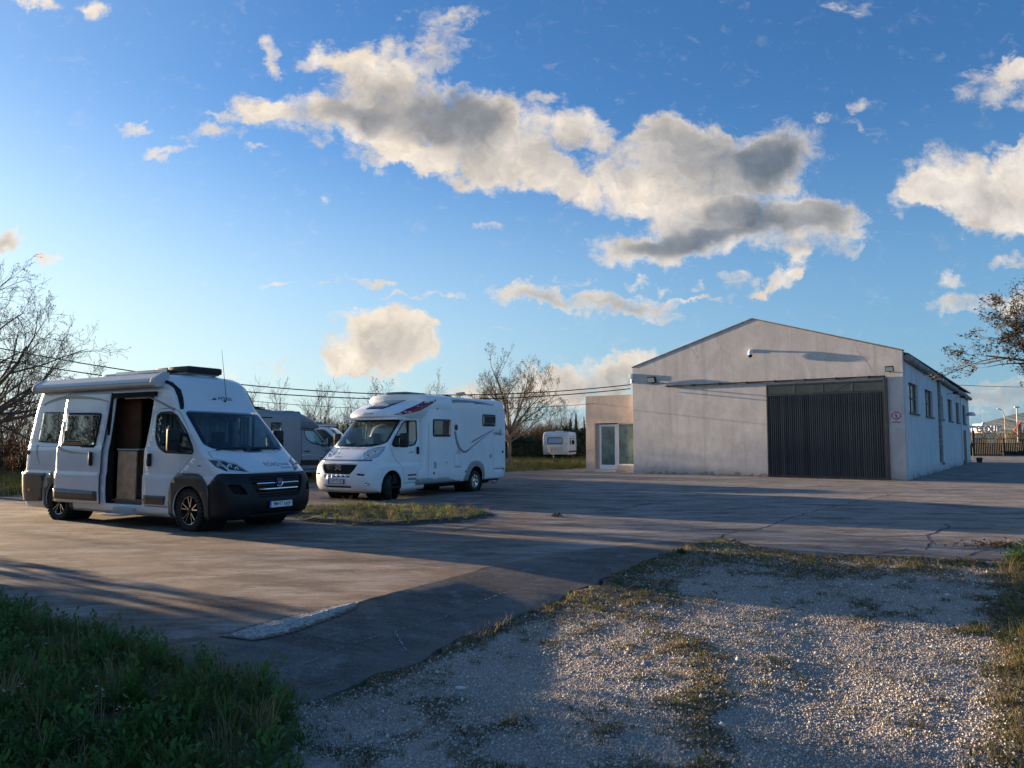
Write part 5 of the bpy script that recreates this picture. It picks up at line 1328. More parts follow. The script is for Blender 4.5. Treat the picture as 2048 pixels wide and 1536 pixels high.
# floor, reveal, inside
MB().b2((.25, -.93, .24), (6.0, .93, .30)).build('underbody', M_BLK, van)
MB().b2((2.0, -.95, .27), (4.9, -.90, .33)).build('sill', M_PAINT, van)
MB().b2((2.95, -.985, .385), (4.10, -.80, .40)).b2((2.95, -.80, .40), (4.12, -.77, .48)).build('threshold', M_LGREY, van)
MB().b2((2.9, -.97, 2.44), (4.3, -.82, 2.53)).b2((2.88, -.96, .40), (2.955, -.86, 2.46)).build('door_seal', M_BLK, van)
MB().b2((3.3, -.90, 2.415), (4.0, -.86, 2.43)).build('entry_lamp', mat('lamp_cover', (.75, .72, .6), .3), van)
inn_ = empty('interior'); inn_.parent = van
MB().b2((.3, -.88, .44), (4.9, .88, .47)).build('floor', M_WOOD, inn_)
MB().b2((3.02, -.80, .47), (3.10, .3, 1.42)).b2((3.02, -.82, .47), (3.60, -.79, 1.40), ch=.01).build('kitchen_block', M_LWOOD, inn_)
MB().b2((2.5, -.60, 1.46), (3.36, -.56, 2.5)).b2((2.4, -.3, .47), (2.45, .85, 2.6)).build('wardrobe', mat('wardrobe_wood', (.13, .055, .03), .5, var=.2, vs=5), inn_)
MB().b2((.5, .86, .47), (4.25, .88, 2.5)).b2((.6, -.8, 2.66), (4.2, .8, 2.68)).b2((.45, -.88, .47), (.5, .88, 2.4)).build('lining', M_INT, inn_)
MB().b2((2.98, -.82, 1.42), (3.66, .0, 1.45)).build('worktop', M_LGREY, inn_)
MB().b2((3.2, .55, 2.0), (4.4, .84, 2.35)).build('locker', M_WOOD, inn_)
MB().box((3.75, .3, .75), (.5, .9, .5), ch=.06).box((3.5, .3, 1.1), (.15, .9, .7), ch=.06).build('bench', M_SEAT, inn_)
MB().b2((3.72, -.35, 1.05), (4.25, .5, 1.08)).build('table', M_LGREY, inn_)
MB().box((3.95, -.55, .75), (.34, .26, .52), ch=.08).build('bag', mat('bag_black', (.012, .012, .015), .45), inn_)
for y in (-.50, .50):
    st = MB().box((4.62, y, .86), (.50, .50, .16), ch=.06).box((4.36, y, 1.25), (.15, .48, .66), Matrix.Rotation(R(-10), 3, 'Y'), ch=.06).box((4.29, y, 1.68), (.10, .27, .22), ch=.05).build('seat', M_SEAT, inn_)
MB().box((4.93, -.34, 1.33), (.30, .62, .30), Matrix.Rotation(R(-15), 3, 'Y'), ch=.10).build('cushion', M_FAB, inn_)
MB().b2((5.30, -.86, 1.0), (5.72, .86, 1.30), ch=.06).box((5.25, .48, 1.36), (.28, .42, .12), ch=.05).box((5.55, 0, 1.335), (.35, 1.5, .03), ch=.01).build('dashboard', M_SEAT, inn_)
MB().tube([(5.03 + .10 * math.sin(a), .48 + .19 * math.cos(a), 1.36 + .16 * math.sin(a)) for a in [k * math.pi / 12 for k in range(24)]], .014, 8, closed=True).tube([(5.03, .30, 1.36), (5.06, .48, 1.36), (5.03, .66, 1.36)], .016, 6).build('steering_wheel', M_BLK, inn_)
mb = MB()
for k in range(26):
    y = -.80 + k * .062; mb.b2((4.18 + .02 * (k % 2), y, 1.0), (4.20 + .02 * (k % 2), y + .058, 2.3))
for sg in (1,):
    for k in range(6): mb.b2((4.45 + k * .05, sg * .90 - .012 * (k % 2), 1.42), (4.45 + k * .05 + .045, sg * .91 - .012 * (k % 2), 2.1))
mb.build('curtain', M_CURT, inn_, kind='stuff')
MB().box((4.95, 0, 2.09), (.10, .30, .10), ch=.02).build('sensor_box', M_BLK, inn_)
MB().b2((5.02, .1, 1.42), (5.3, .32, 1.425)).build('paper', M_CURT, inn_)
# step
MB().box((3.62, -1.22, .235), (.62, .30, .025), ch=.008).build('step', mat('step_alu', (.42, .40, .37), .5, .3, var=.2), van)
MB().b2((3.32, -1.08, .24), (3.92, -.95, .34)).box((3.34, -1.1, .25), (.03, .3, .03)).box((3.90, -1.1, .25), (.03, .3, .03)).build('step_bracket', M_LGREY, van)
# awning cassette along the roof edge
AW = [(-.78, 2.875), (-.92, 2.875), (-1.075, 2.77), (-1.105, 2.70), (-1.10, 2.645), (-1.04, 2.615), (-.86, 2.62)]
aw = empty('awning'); aw.parent = van
M_YZ = Matrix(((0, 0, 1, 0), (1, 0, 0, 0), (0, 1, 0, 0), (0, 0, 0, 1)))
M_AWN = mat('awning_grey', (.56, .55, .54), .42, .1, var=.05)
MB().prism(AW, .52, 4.34, M_YZ).build('cassette', M_AWN, aw, bevel=.012)
MB().prism(off_poly(AW, .012), 4.34, 4.46, M_YZ).build('end_cap', mat('awning_cap', (.50, .50, .50), .5), aw, bevel=.02); MB().prism(off_poly(AW, .012), .42, .52, M_YZ).build('end_cap', MAT['awning_cap'], aw, bevel=.02)
MB().b2((.5, -1.112, 2.695), (4.36, -1.09, 2.702)).build('seam', M_GRY, aw)
# roof fittings
MB().box((3.35, -.1, 2.955), (1.55, .95, .035), ch=.008).build('solar_panel', mat('solar', (.03, .035, .06), .15, coat=.5), van)
MB().b2((2.55, -.62, 2.93), (4.15, -.58, 2.985)).b2((2.55, .40, 2.93), (4.15, .44, 2.985)).build('panel_rail', M_ALU, van)
MB().box((1.9, -.1, 2.955), (.5, .5, .09), ch=.03).build('roof_vent', M_LGREY, van)
rfv = MB().box((4.02, -.05, 2.965), (.95, .78, .16), ch=.06).build('roof_window', mat('roof_window_grey', (.28, .29, .28), .4), van)
MB().box((4.24, -.05, 2.98), (.62, .80, .135), ch=.05).build('front', M_PLAS, rfv)
an_b = sh.proj((.03, 2.36), 'F', .01); MB().lathe([(0, .03), (.012, .03), (.02, 0)], an_b, (1, 0, .4), 10).tube([an_b, an_b + Vector((.04, 0, .03)), an_b + Vector((-.05, 0, .55)), an_b + Vector((-.13, 0, 1.02))], [.008, .006, .005, .003], 6).build('aerial', M_BLK, van)
for x, y, st, sd in ((WB_F, -.90, R(-4), -1), (WB_F, .90, R(-4), 1), (WB_R, -.90, 0, -1), (WB_R, .90, 0, 1)): wheel(van, x, y, WR, .225, sd, 'allterrain', st, .255)
mb = MB()
for x in (WB_F, WB_R):
    for sg in (-1, 1): mb.lathe([(.02, 0), (.47, 0), (.47, .45), (.44, .45), (.44, .02), (.02, .02)], (x, sg * .5, .40), (0, sg, 0), 24)
mb.build('wheel_housing', M_BLK, van)
# ================================================================== SEMI-INTEGRATED MOTORHOME
MO = Vector((-2.0645664, 25.33851443, 0)); MYAW = -2.09704096
mh = empty('motorhome', MO, MYAW, label='white motorhome with red teardrop on its cap and grey stripes, nose towards the camera van', cat='motorhome')
mh['label'] = 'white motorhome with dark red teardrop and grey tick stripe on its side'
cb = Shell(ducato_rings(0, 5.25, 9, [(0, 2.6)], high=False), mh)
AX = 4.18
for vw in 'RL':
    cb.hole(circ(AX, .36, .44, 22, -20, 200), vw)
WS2 = rpoly([(-.82, 1.50), (-.5, 1.44), (0, 1.42), (.5, 1.44), (.82, 1.50), (.91, 1.57), (.91, 1.66), (.868, 2.17), (.80, 2.21), (-.80, 2.21), (-.868, 2.17), (-.91, 1.66), (-.91, 1.57)], .03)
w2_ = cb.part('windscreen', WS2, 'F', M_WS, off=.002, th=.006, extra=lambda c: c.z > 1.40)
tb = bmesh.new(); tb.from_mesh(w2_.data); tb.normal_update(); cb.hole(rpoly([(-.84, 1.58), (-.5, 1.52), (.5, 1.52), (.84, 1.58), (.81, 2.13), (.75, 2.16), (-.75, 2.16), (-.81, 2.13)], .04), 'F', tb)
me = bpy.data.meshes.new('border'); tb.to_mesh(me); tb.free()
for v in me.vertices: v.co.x -= .012
cb.fin(me, 'border', M_BLK, w2_, .004)
for y0, y1 in ((-.75, -.1), (.05, .70)):
    P_ = [cb.proj((y0 + (y1 - y0) * t, 1.455 + .06 * t), 'F', .02) for t in (0, .33, .66, 1)]; MB().tube(P_, .012, 6).build('wiper', M_PLAS, mh)
# white bumper with its openings
BUMP2 = [(4.56, .15), (6, .15), (6, 1.03), (5.15, 1.03), (4.92, 1.05), (4.80, 1.0), (4.72, .90), (4.60, .80)]
bp = cb.part('front_bumper', BUMP2, 'B', M_PAINT2, off=.008, th=.04)
sh_keep = sh; sh = cb
recut(bp, [rpoly([(-.62, .985), (.62, .985), (.56, .84), (.44, .715), (-.44, .715), (-.56, .84)], .04), rpoly([(-.5, .395), (.5, .395), (.42, .34), (-.42, .34)], .02)] + [[(-.47 + k * .16, .665), (-.36 + k * .16, .665), (-.36 + k * .16, .632), (-.47 + k * .16, .632)] for k in range(6)] + [rpoly([(s * .64, .735), (s * .86, .72), (s * .84, .68), (s * .66, .69)][::s], .012) for s in (1, -1)] + [circ(s * .90, .46, .045, 16)[::s] for s in (1, -1)], 'F', .05, M_BLK, 'recess')
sh = sh_keep
gr = empty('grille'); gr.parent = mh
for z in (.95, .90, .85, .80, .76): fbar(-.56 + (.98 - z) * .4, .56 - (.98 - z) * .4, z, .010, M_PLAS, -.01, parent=gr, shl=cb)
# double chevron badge
bd = empty('badge', (5.20, 0, .93)); bd.parent = mh
for dz in (.0, -.075):
    P_ = [(-.13, -.06), (0, .03), (.13, -.06), (.13, -.085), (.09, -.085), (0, -.015), (-.09, -.085), (-.13, -.085)]
    MB().prism([(a * .82, b * .82 + dz + .03) for a, b in P_], 0, .02, Matrix(((0, 0, 1, 0), (1, 0, 0, 0), (0, 1, 0, 0), (0, 0, 0, 1)))).build('chevron', M_CHR, bd, bevel=.004)
for s in (1, -1):
    q = cb.proj((s * .90, .46), 'F', -.02); MB().lathe([(0, .0), (.035, .01), (.045, .02), (.05, .01)], q, (1, s * .3, 0), 16).build('fog_light', M_CHR, mh)
    HL2 = [(s * a, b) for a, b in ((.60, 1.40), (.52, 1.36), (.50, 1.28), (.56, 1.17), (.66, 1.11), (.86, 1.10), (.955, 1.18), (.965, 1.32), (.93, 1.45), (.80, 1.43))]
    hl = empty('headlight'); hl.parent = mh; ex = lambda c: c.x > 4.2
    cb.part('lens', HL2, 'F', M_CLR, off=.006, th=.004, extra=ex, parent=hl, keep=True)
    cb.part('bezel', HL2, 'F', mat('lamp_chrome', (.66, .68, .70), .4, .1), off=-.025, th=.003, extra=ex, parent=hl, keep=True); cb.hole(HL2, 'F', None, ex)
    for y_, z_, r_ in ((.70, 1.20, .065), (.80, 1.30, .06), (.87, 1.38, .04), (.62, 1.27, .035)):
        q = cb.proj((s * y_, z_), 'F', -.018)
        if q: MB().lathe([(0, -.02), (r_ * .5, -.01), (r_, .015), (r_ + .008, .015)], q, (1, s * .25, .25), 18).build('reflector', M_CHR, hl)
cb.decal('stripe', [(-.88, 1.062), (.90, 1.062), (.90, 1.093), (-.88, 1.093)], 'F', M_GRY, .009)
for k, (a, b, mm) in enumerate([(-.86, -.78, M_DRED), (-.76, -.70, M_BLK), (-.68, -.62, M_DRED), (-.58, -.56, M_BLK), (.55, .62, M_BLK), (.64, .70, M_DRED), (.72, .75, M_BLK), (.77, .81, M_DRED), (.83, .88, M_BLK)]):
    cb.decal('stripe_block', [(a, 1.064), (b, 1.064), (b, 1.091), (a, 1.091)], 'F', mm, .012)
plate(mh, 5.285, .525, 'OHV•TO 822', .54)
cb.text('ixeo', .07, 'F', -.42, 1.27, MAT['letter_dark'], 1.2, .2); cb.text('bürstner', .055, 'F', -.28, 1.17, MAT['letter_dark'], 1.2)
for a, b in ((-.55, -.18), (-.10, .40)): cb.decal('hood_vent', [(a, 1.375), (b, 1.375), (b, 1.392), (a, 1.392)], 'F', M_GRY, .004)
# doors
DW2 = rpoly([(2.99, 2.18), (3.55, 2.16), (3.66, 2.08), (4.10, 1.60), (4.16, 1.50), (4.10, 1.45), (3.32, 1.46), (3.10, 1.50), (3.0, 1.66)], .05)
DR2 = rpoly([(2.88, .42), (3.62, .42), (3.66, .72), (3.76, .90), (3.90, 1.0), (4.08, 1.12), (4.22, 1.42), (4.18, 1.52), (3.72, 2.08), (3.56, 2.235), (2.88, 2.235)], .03)
for vw, sg in (('L', 1), ('R', -1)):
    d_ = cb.part('door', DR2, vw, M_PAINT2, off=.003, th=.03, gap=.012, holes=[DW2])
    tb = cb.orig.copy(); cb.part('pane', DW2, vw, M_SG, off=-.006, th=.005, bm=tb, parent=d_); tb.free()
    tb = cb.orig.copy(); cb.part('window_seal', off_poly(DW2, .012), vw, M_PLAS, off=.004, th=.012, bm=tb, parent=d_, holes=[off_poly(DW2, -.02)]); tb.free()
    MB().b2(Vector((3.40, sg * .93, 1.46)), Vector((3.425, sg * .975, 2.16))).build('divider', M_PLAS, d_)
    tb = cb.orig.copy(); cb.part('quarter_trim', [(3.84, 1.47), (4.15, 1.47), (3.98, 1.72), (3.84, 1.76)], vw, M_PLAS, off=.006, th=.01, bm=tb, parent=d_); tb.free()
    q = cb.proj((3.04, 1.33), vw, .03); MB().box(q, (.09, .05, .22), ch=.035).build('handle', M_PLAS, d_)
    mirror(mh, 3.93, sg * 1.05, 1.62, sg)
    cb.decal('stripe', [(3.05, .62), (3.50, .62), (3.50, .665), (3.05, .665)], vw, M_DRED, .008); cb.decal('stripe', [(3.05, .50), (3.46, .50), (3.50, .56), (3.05, .56)], vw, M_GRY, .008)
cb.text('it 660', .085, 'L', 3.34, 1.28, MAT['letter_dark'], 1.1, .15, flip=True)
cb.rest('cab', M_PAINT2, .03)
# living body
bo = Shell(body_rings(**MH_BODY), mh, crown=.02)
ra = circ(.088, .36, .44, 24, -10, 190)
for vw in 'LR':
    bo.hole([(2.86, .3), (3.4, .3), (3.4, 2.4), (2.86, 2.4)] if False else ra, vw)
    RF = rpoly([(-.50, .30), (-.50, .55), (-.42, .82), (-.20, .96), (.05, .985), (.30, .94), (.50, .78), (.62, .52), (.72, .36)], .08)
    bo.part('wheel_flare', [(.088 + a, b) for a, b in RF[::-1]] + circ(.088, .36, .445, 24, 200, -20), vw, mat('flare_grey', (.27, .28, .28), .45), off=.018, th=.03)
    bo.part('skirt', rpoly([(.80, .30), (3.28, .30), (3.28, .50), (2.3, .49), (1.4, .44), (.80, .36)], .02), vw, MAT['flare_grey'], off=.004, th=.02)
# windows
def win(S_, poly, vw, curtain=None, name='window'):
    tb = S_.orig.copy(); o = S_.part(name, poly, vw, M_PLAS, off=.022, th=.03, bm=tb, holes=[off_poly(poly, -.035)]); tb.free()
    tb = S_.orig.copy(); S_.part('pane', off_poly(poly, -.03), vw, M_PRV if curtain is None else M_SG, off=.024, th=.008, bm=tb, parent=o); tb.free()
    if curtain is not None: tb = S_.orig.copy(); S_.part('blind', off_poly(poly, -.03), vw, curtain, off=.002, th=.004, bm=tb, parent=o); tb.free()
    return o
win(bo, rpoly([(1.55, 1.73), (2.445, 1.73), (2.445, 2.245), (1.55, 2.25)], .07), 'L', mat('blind_brown', (.055, .05, .05), .9, var=.4, vs=4))
win(bo, rpoly([(-1.055, 2.085), (-.27, 2.08), (-.27, 2.47), (-1.055, 2.465)], .06), 'L', mat('blind_tan', (.20, .18, .16), .9, var=.4, vs=4))
# garage door and hatches
GD = rpoly([(-1.62, .67), (-.96, .68), (-.96, 1.80), (-1.62, 1.81)], .04)
bo.part('garage_door', GD, 'L', M_PAINT2, off=.004, th=.02, gap=.012)
q = bo.proj((-1.54, 1.24), 'L', .01); MB().lathe([(0, .012), (.04, .012), (.045, 0)], q, (0, 1, 0), 14).build('lock', M_PLAS, mh)
MB().tube([(-.92, 1.135, 1.87), (-1.35, 1.15, 1.86), (-1.42, 1.15, 1.90)], .012, 6).tube([(-1.38, 1.135, 1.78), (-1.38, 1.15, 2.0)], .014, 6).build('latch', M_GRY, mh)
bo.part('hatch', rpoly([(.962, .80), (1.30, .80), (1.30, 1.21), (.962, 1.21)], .03), 'L', M_PAINT2, off=.012, th=.02, gap=.006)
bo.part('hatch', rpoly([(2.265, .80), (2.36, .80), (2.36, .99), (2.265, .99)], .01), 'L', M_LGREY, off=.012, th=.02)
for x, z, r_, mm in ((1.735, .965, .075, M_PAINT2), (-.78, 1.11, .07, M_LGREY)):
    q = bo.proj((x, z), 'L', 0); o_ = MB().lathe([(0, .02), (r_ * .8, .02), (r_, .008), (r_, 0)], q, (0, 1, 0), 20).build('cover', mm, mh); MB().lathe([(0, .024), (r_ * .35, .024), (r_ * .35, .02)], q + Vector((0, .001, 0)), (0, 1, 0), 14).build('cap', M_GRY, o_)
for x in (2.38, .70, -1.6):
    q = bo.proj((x, .66), 'L', 0); MB().lathe([(0, .02), (.035, .018), (.04, 0)], q, (0, 1, 0), 12).build('side_marker', M_AMB, mh)
# stripes on the body
bo.decal('red_dot', circ(1.242, 2.016, .095, 24), 'L', M_DRED, .006)
tick = [(1.26, 1.91), (1.16, 1.62), (1.02, 1.42), (.86, 1.315), (.72, 1.30), (.52, 1.36), (.2, 1.50), (-.3, 1.71), (-.995, 1.975), (-.2, 1.64), (.25, 1.44), (.5, 1.31), (.68, 1.235), (.86, 1.225), (1.05, 1.32), (1.22, 1.50), (1.36, 1.88)]
bo.decal('tick_stripe', tick, 'L', M_GRY, .006)
bo.decal('red_line', [(.36, 1.585), (-.95, 1.99), (-.95, 1.972), (.36, 1.55)], 'L', M_DRED, .008)
bo.decal('grey_sweep', arc_strip(bez((2.28, 2.57), (1.95, 2.80), (1.0, 2.84)), .13, .09) , 'L', M_GRY, .006)
bo.decal('grey_sweep', arc_strip(bez((1.0, 2.83), (-.1, 2.87), (-1.02, 2.80)), .085, .012), 'L', M_GRY, .006)
bo.decal('red_sweep', arc_strip(bez((.2, 2.80), (-.4, 2.81), (-1.02, 2.755)), .03, .008), 'L', M_DRED, .007)
bo.decal('shade_seam', [(2.655, .50), (2.665, .50), (2.665, 2.15), (2.655, 2.15)], 'L', M_GRY, .004)
bo.rest('body', M_PAINT2, .03)
# cap over the cab
cp = Shell(body_rings(**MH_CAP), mh, crown=.02)
sk = rpoly([(3.78, -.32), (3.78, .32), (3.3, .42), (2.75, .40), (2.75, -.40), (3.3, -.42)], .06)
cp.part('skylight', sk, 'T', mat('skylight_glass', (.03, .035, .04), .06, spec=.8, coat=.5), off=.012, th=.03, gap=.01)
tear = bez((3.98, 2.315), (3.0, 2.55), (2.60, 2.80)) + bez((2.56, 2.83), (2.25, 2.90), (2.30, 2.84), 6) + bez((2.33, 2.80), (2.6, 2.50), (3.5, 2.385))
tear = [(3.86, 2.335), (3.72, 2.40), (3.50, 2.50), (3.2, 2.60), (2.9, 2.70), (2.65, 2.79), (2.45, 2.845), (2.28, 2.865), (2.26, 2.83), (2.36, 2.76), (2.55, 2.67), (2.80, 2.57), (3.05, 2.48), (3.4, 2.40), (3.75, 2.33)]
for vw in 'LR': cp.decal('teardrop', tear, vw, M_DRED, .008)
cp.text('bürstner', .09, 'F', .0, 2.385, MAT['letter_dark'], 1.2)
cp.rest('cap', M_PAINT2, .03)
MB().b2((1.5, -1.0, 2.2), (3.95, .98, 2.26)).build('cap_floor', M_PAINT2, mh)
# roof fittings
MB().box((2.35, .05, 3.02), (1.0, .75, .07), ch=.03).build('roof_vent', mat('hatch_smoke', (.16, .17, .16), .3), mh)
MB().box((.9, .15, 3.02), (.8, .6, .06), ch=.025).build('roof_vent', M_PLAS, mh)
MB().tube([(-.15, .3, 2.97), (-.15, .3, 3.10)], .03, 8).box((-.2, .3, 3.14), (.34, .16, .12), Matrix.Rotation(R(8), 3, 'Y'), ch=.03).box((-.62, .3, 3.14), (.55, .07, .02), Matrix.Rotation(R(-6), 3, 'Y')).build('satellite_dish', mat('dish_tan', (.40, .33, .25), .6), mh)
MB().box((-1.0, -.2, 3.0), (.5, .5, .07), ch=.025).build('roof_vent', M_LGREY, mh)
MB().b2((-1.5, -.98, .30), (4.6, .98, .36)).b2((-1.5, -.6, .2), (3.4, .6, .32)).build('underbody', M_BLK, mh)
inn2 = empty('interior'); inn2.parent = mh
for y in (-.50, .50): MB().box((3.40, y, .90), (.50, .50, .16), ch=.06).box((3.14, y, 1.30), (.15, .48, .66), Matrix.Rotation(R(-10), 3, 'Y'), ch=.06).box((3.07, y, 1.72), (.10, .27, .22), ch=.05).build('seat', M_SEAT, inn2)
MB().b2((4.05, -.86, 1.0), (4.45, .86, 1.36), ch=.06).build('dashboard', M_SEAT, inn2); MB().b2((4.2, -.2, 1.365), (4.42, .15, 1.375)).build('paper', M_FAB, inn2)
MB().box((3.9, .0, 1.55), (.12, .10, .34), ch=.03).build('cushion', M_FAB, inn2)
MB().tube([(3.82 + .10 * math.sin(a), .48 + .19 * math.cos(a), 1.42 + .16 * math.sin(a)) for a in [k * math.pi / 12 for k in range(24)]], .014, 8, closed=True).build('steering_wheel', M_BLK, inn2)
MB().b2((2.75, -.9, .8), (2.8, .9, 2.3)).b2((2.85, .88, .45), (4.0, .90, 1.42)).b2((2.85, -.90, .45), (4.0, -.88, 1.42)).b2((2.7, -.78, 2.19), (3.66, .78, 2.20)).b2((2.8, -.9, .42), (4.5, .9, .45)).build('lining', M_INT, inn2)
mb = MB()
for k in range(3): mb.b2((2.95 + .03 * (k % 2), .65 + k * .07, 1.1), (2.98 + .03 * (k % 2), .715 + k * .07, 2.2))
mb.build('curtain', M_CURT, inn2, kind='stuff')
for x, y, st, sd in ((AX, .86, R(36), 1), (AX, -.86, R(36), -1), (.088, .98, 0, 1), (.088, -.98, 0, -1)): wheel(mh, x, y, .335, .215, sd, 'alloy', st, .21)
mb = MB()
for x, yy in ((AX, .45), (.088, .55)):
    for sg in (-1, 1): mb.lathe([(.02, 0), (.47, 0), (.47, .50), (.44, .50), (.44, .02), (.02, .02)], (x, sg * yy, .38), (0, sg, 0), 24)
mb.build('wheel_housing', M_BLK, mh)
# ================================================================== bicycles leaning behind the motorhome
def bicycle(loc, yaw, fcol, label):
    b = empty('bicycle', loc, yaw, label=label, cat='bicycle', group='bicycles behind the motorhome')
    fm = mat(fcol[0], fcol[1], .35)
    for x in (-.5, .55):
        w_ = empty('wheel', (x, 0, .34)); w_.parent = b
        MB().tube([(.33 * math.cos(a), 0, .33 * math.sin(a)) for a in [k * math.pi / 14 for k in range(28)]], .022, 6, closed=True).build('tyre', M_RUB if fcol[0] != 'bike_red' else mat('tyre_brown', (.16, .07, .045), .8), w_)
        MB().tube([(.305 * math.cos(a), 0, .305 * math.sin(a)) for a in [k * math.pi / 14 for k in range(28)]], .009, 5, closed=True).cyl((0, -.04, 0), (0, .04, 0), .025, 8).build('rim', M_ALU, w_)
        mb = MB()
        for k in range(12): a = k * math.pi / 6; mb.tube([(0, .015 * (-1) ** k, 0), (.3 * math.cos(a), 0, .3 * math.sin(a))], .0016, 3)
        mb.build('spokes', M_ALU, w_, kind='stuff')
    MB().tube([(-.5, 0, .34), (-.05, 0, .32), (.42, 0, .78)], .016, 6).tube([(-.05, 0, .32), (-.17, 0, .82)], .015, 6).tube([(-.15, 0, .74), (.41, 0, .82)], .015, 6).tube([(-.5, 0, .34), (-.15, 0, .74)], .009, 5).build('frame', fm, b)
    MB().tube([(.55, 0, .34), (.40, 0, .92)], .015, 6).tube([(.36, -.26, .97), (.41, -.1, .95), (.41, .1, .95), (.36, .26, .97)], .012, 6).build('handlebar', M_PLAS, b)
    MB().box((-.18, 0, .86), (.25, .13, .05), ch=.02).build('saddle', M_PLAS, b)
    return b
bicycle((-1.28, 28.75, 0), R(70), ('bike_grey', (.15, .15, .16)), 'dark bicycle standing half hidden just behind the motorhome wheel')
bicycle((-.92, 28.95, 0), R(64), ('bike_red', (.22, .06, .03)), 'bicycle with brown tyres behind the tail of the motorhome')
# ================================================================== BLUE-GREY CAMPER behind the van
g_ = empty('coachbuilt_camper', (-12.5, 29.2, 0), R(45), label='blue grey coachbuilt camper half hidden behind the camper van', cat='camper')
M_BLG = mat('blue_grey_paint', (.15, .215, .275), .4, coat=.3, var=.05, vs=1.2); M_BLG2 = mat('slate_paint', (.13, .19, .23), .45)
gc = Shell(body_rings([.30, .36, .5, .8, 1.02, 1.1, 1.25, 1.36, 1.42, 1.6, 1.8, 2.0, 2.15, 2.25, 2.30, 2.33], [(0, 4.2)], [(.3, 6.72), (.5, 6.86), (.9, 6.86), (1.1, 6.6), (1.38, 6.02), (1.42, 5.95), (2.15, 5.25), (2.25, 5.1), (2.33, 4.9)], [(.3, .98), (.6, 1.0), (1.36, .98), (2.0, .92), (2.25, .86), (2.33, .74)], [(.3, .6), (1.1, .6), (1.42, .4), (2.33, .3)], [(.3, 2.6), (2.3, 2.6)]), g_)
for vw in 'RL':
    gc.hole(circ(5.75, .36, .42, 20, -20, 200), vw)
    DWG = rpoly([(4.62, 2.06), (5.08, 2.04), (5.5, 1.66), (5.78, 1.36), (5.55, 1.38), (4.95, 1.52), (4.70, 1.70)], .06)
    d_ = gc.part('door', rpoly([(4.50, .42), (5.28, .42), (5.32, .75), (5.5, .92), (5.8, 1.25), (5.84, 1.38), (5.5, 1.75), (5.12, 2.12), (4.50, 2.14)], .04), vw, M_BLG, off=.003, th=.03, gap=.014, holes=[DWG])
    tb = gc.orig.copy(); gc.part('pane', DWG, vw, M_SG, off=-.004, th=.005, bm=tb, parent=d_); tb.free()
    tb = gc.orig.copy(); gc.part('window_seal', off_poly(DWG, .012), vw, M_PLAS, off=.004, th=.01, bm=tb, parent=d_, holes=[off_poly(DWG, -.02)]); tb.free()
    q = gc.proj((4.75, 1.18), vw, .02); MB().box(q, (.24, .03, .05), ch=.015).build('handle', M_PLAS, d_)
    mirror(g_, 5.60, (-1.02 if vw == 'R' else 1.02), 1.55, -1 if vw == 'R' else 1)
    gc.decal('dark_panel', [(4.45, .60), (5.30, .60), (5.30, .82), (4.45, .82)], vw, M_PLAS, .01)
    gc.decal('stripe', arc_strip(bez((4.5, 1.02), (5.0, 1.08), (5.5, .95)), .03, .02), vw, M_LGREY, .006)
gc.part('windscreen', rpoly([(-.84, 1.47), (.84, 1.47), (.78, 2.12), (-.78, 2.12)], .08), 'F', M_WS, off=.002, th=.006, extra=lambda c: c.z > 1.4)
gc.rest('cab', M_BLG, .03)
gb = Shell(body_rings([.38, .45, .8, 1.6, 2.4, 2.62, 2.72, 2.78, 2.81], 0.0, 4.42, [(.38, 1.08), (.5, 1.12), (2.62, 1.12), (2.72, 1.10), (2.78, 1.05), (2.81, .96)], .10, 3.5), g_, crown=.02)
gb.decal('seam', [(4.10, .45), (4.12, .45), (4.12, 2.66), (4.10, 2.66)], 'R', M_BLG2, .005)
gb.decal('slot', [(2.55, 2.50), (3.10, 2.50), (3.10, 2.545), (2.55, 2.545)], 'R', M_BLK, .006)
gw = win(gb, rpoly([(3.05, 1.72), (3.50, 1.72), (3.50, 2.34), (3.05, 2.34)], .06), 'R', mat('curtain_gold', (.34, .22, .10), .9, var=.5, vs=9)); win(gb, rpoly([(.8, 1.5), (1.9, 1.5), (1.9, 2.1), (.8, 2.1)], .06), 'R')
gb.rest('body', M_BLG, .03)
gp_ = Shell(body_rings([2.12, 2.16, 2.2, 2.3, 2.4, 2.5, 2.6, 2.68, 2.74, 2.78, 2.80], 4.0, [(2.12, 5.42), (2.16, 5.52), (2.22, 5.53), (2.3, 5.44), (2.4, 5.30), (2.5, 5.12), (2.6, 4.9), (2.68, 4.72), (2.74, 4.55), (2.8, 4.3)], [(2.12, .98), (2.3, 1.06), (2.6, 1.10), (2.74, 1.08), (2.8, .98)], .5, 2.6), g_, crown=.02)
gp_.part('dark_band', [(4.35, 2.12), (5.6, 2.12), (5.6, 2.30), (4.35, 2.34)], 'B', M_BLG2, off=.004)
gp_.rest('cap', M_BLG, .03)
MB().box((1.9, 0, 2.88), (.6, .5, .09), ch=.03).build('roof_vent', M_LGREY, g_); MB().box((3.1, .1, 2.90), (.9, .4, .05), Matrix.Rotation(R(6), 3, 'Y')).tube([(2.6, .1, 2.85), (2.7, .1, 3.0), (3.4, .1, 2.95)], .03, 6).build('satellite_dish', M_PLAS, g_)
MB().b2((.2, -.95, .32), (6.2, .95, .40)).build('underbody', M_BLK, g_)
for x, y, sd in ((5.75, -.86, -1), (5.75, .86, 1), (1.6, -.95, -1), (1.6, .95, 1)): wheel(g_, x, y, .335, .2, sd, 'steel', 0, .21)
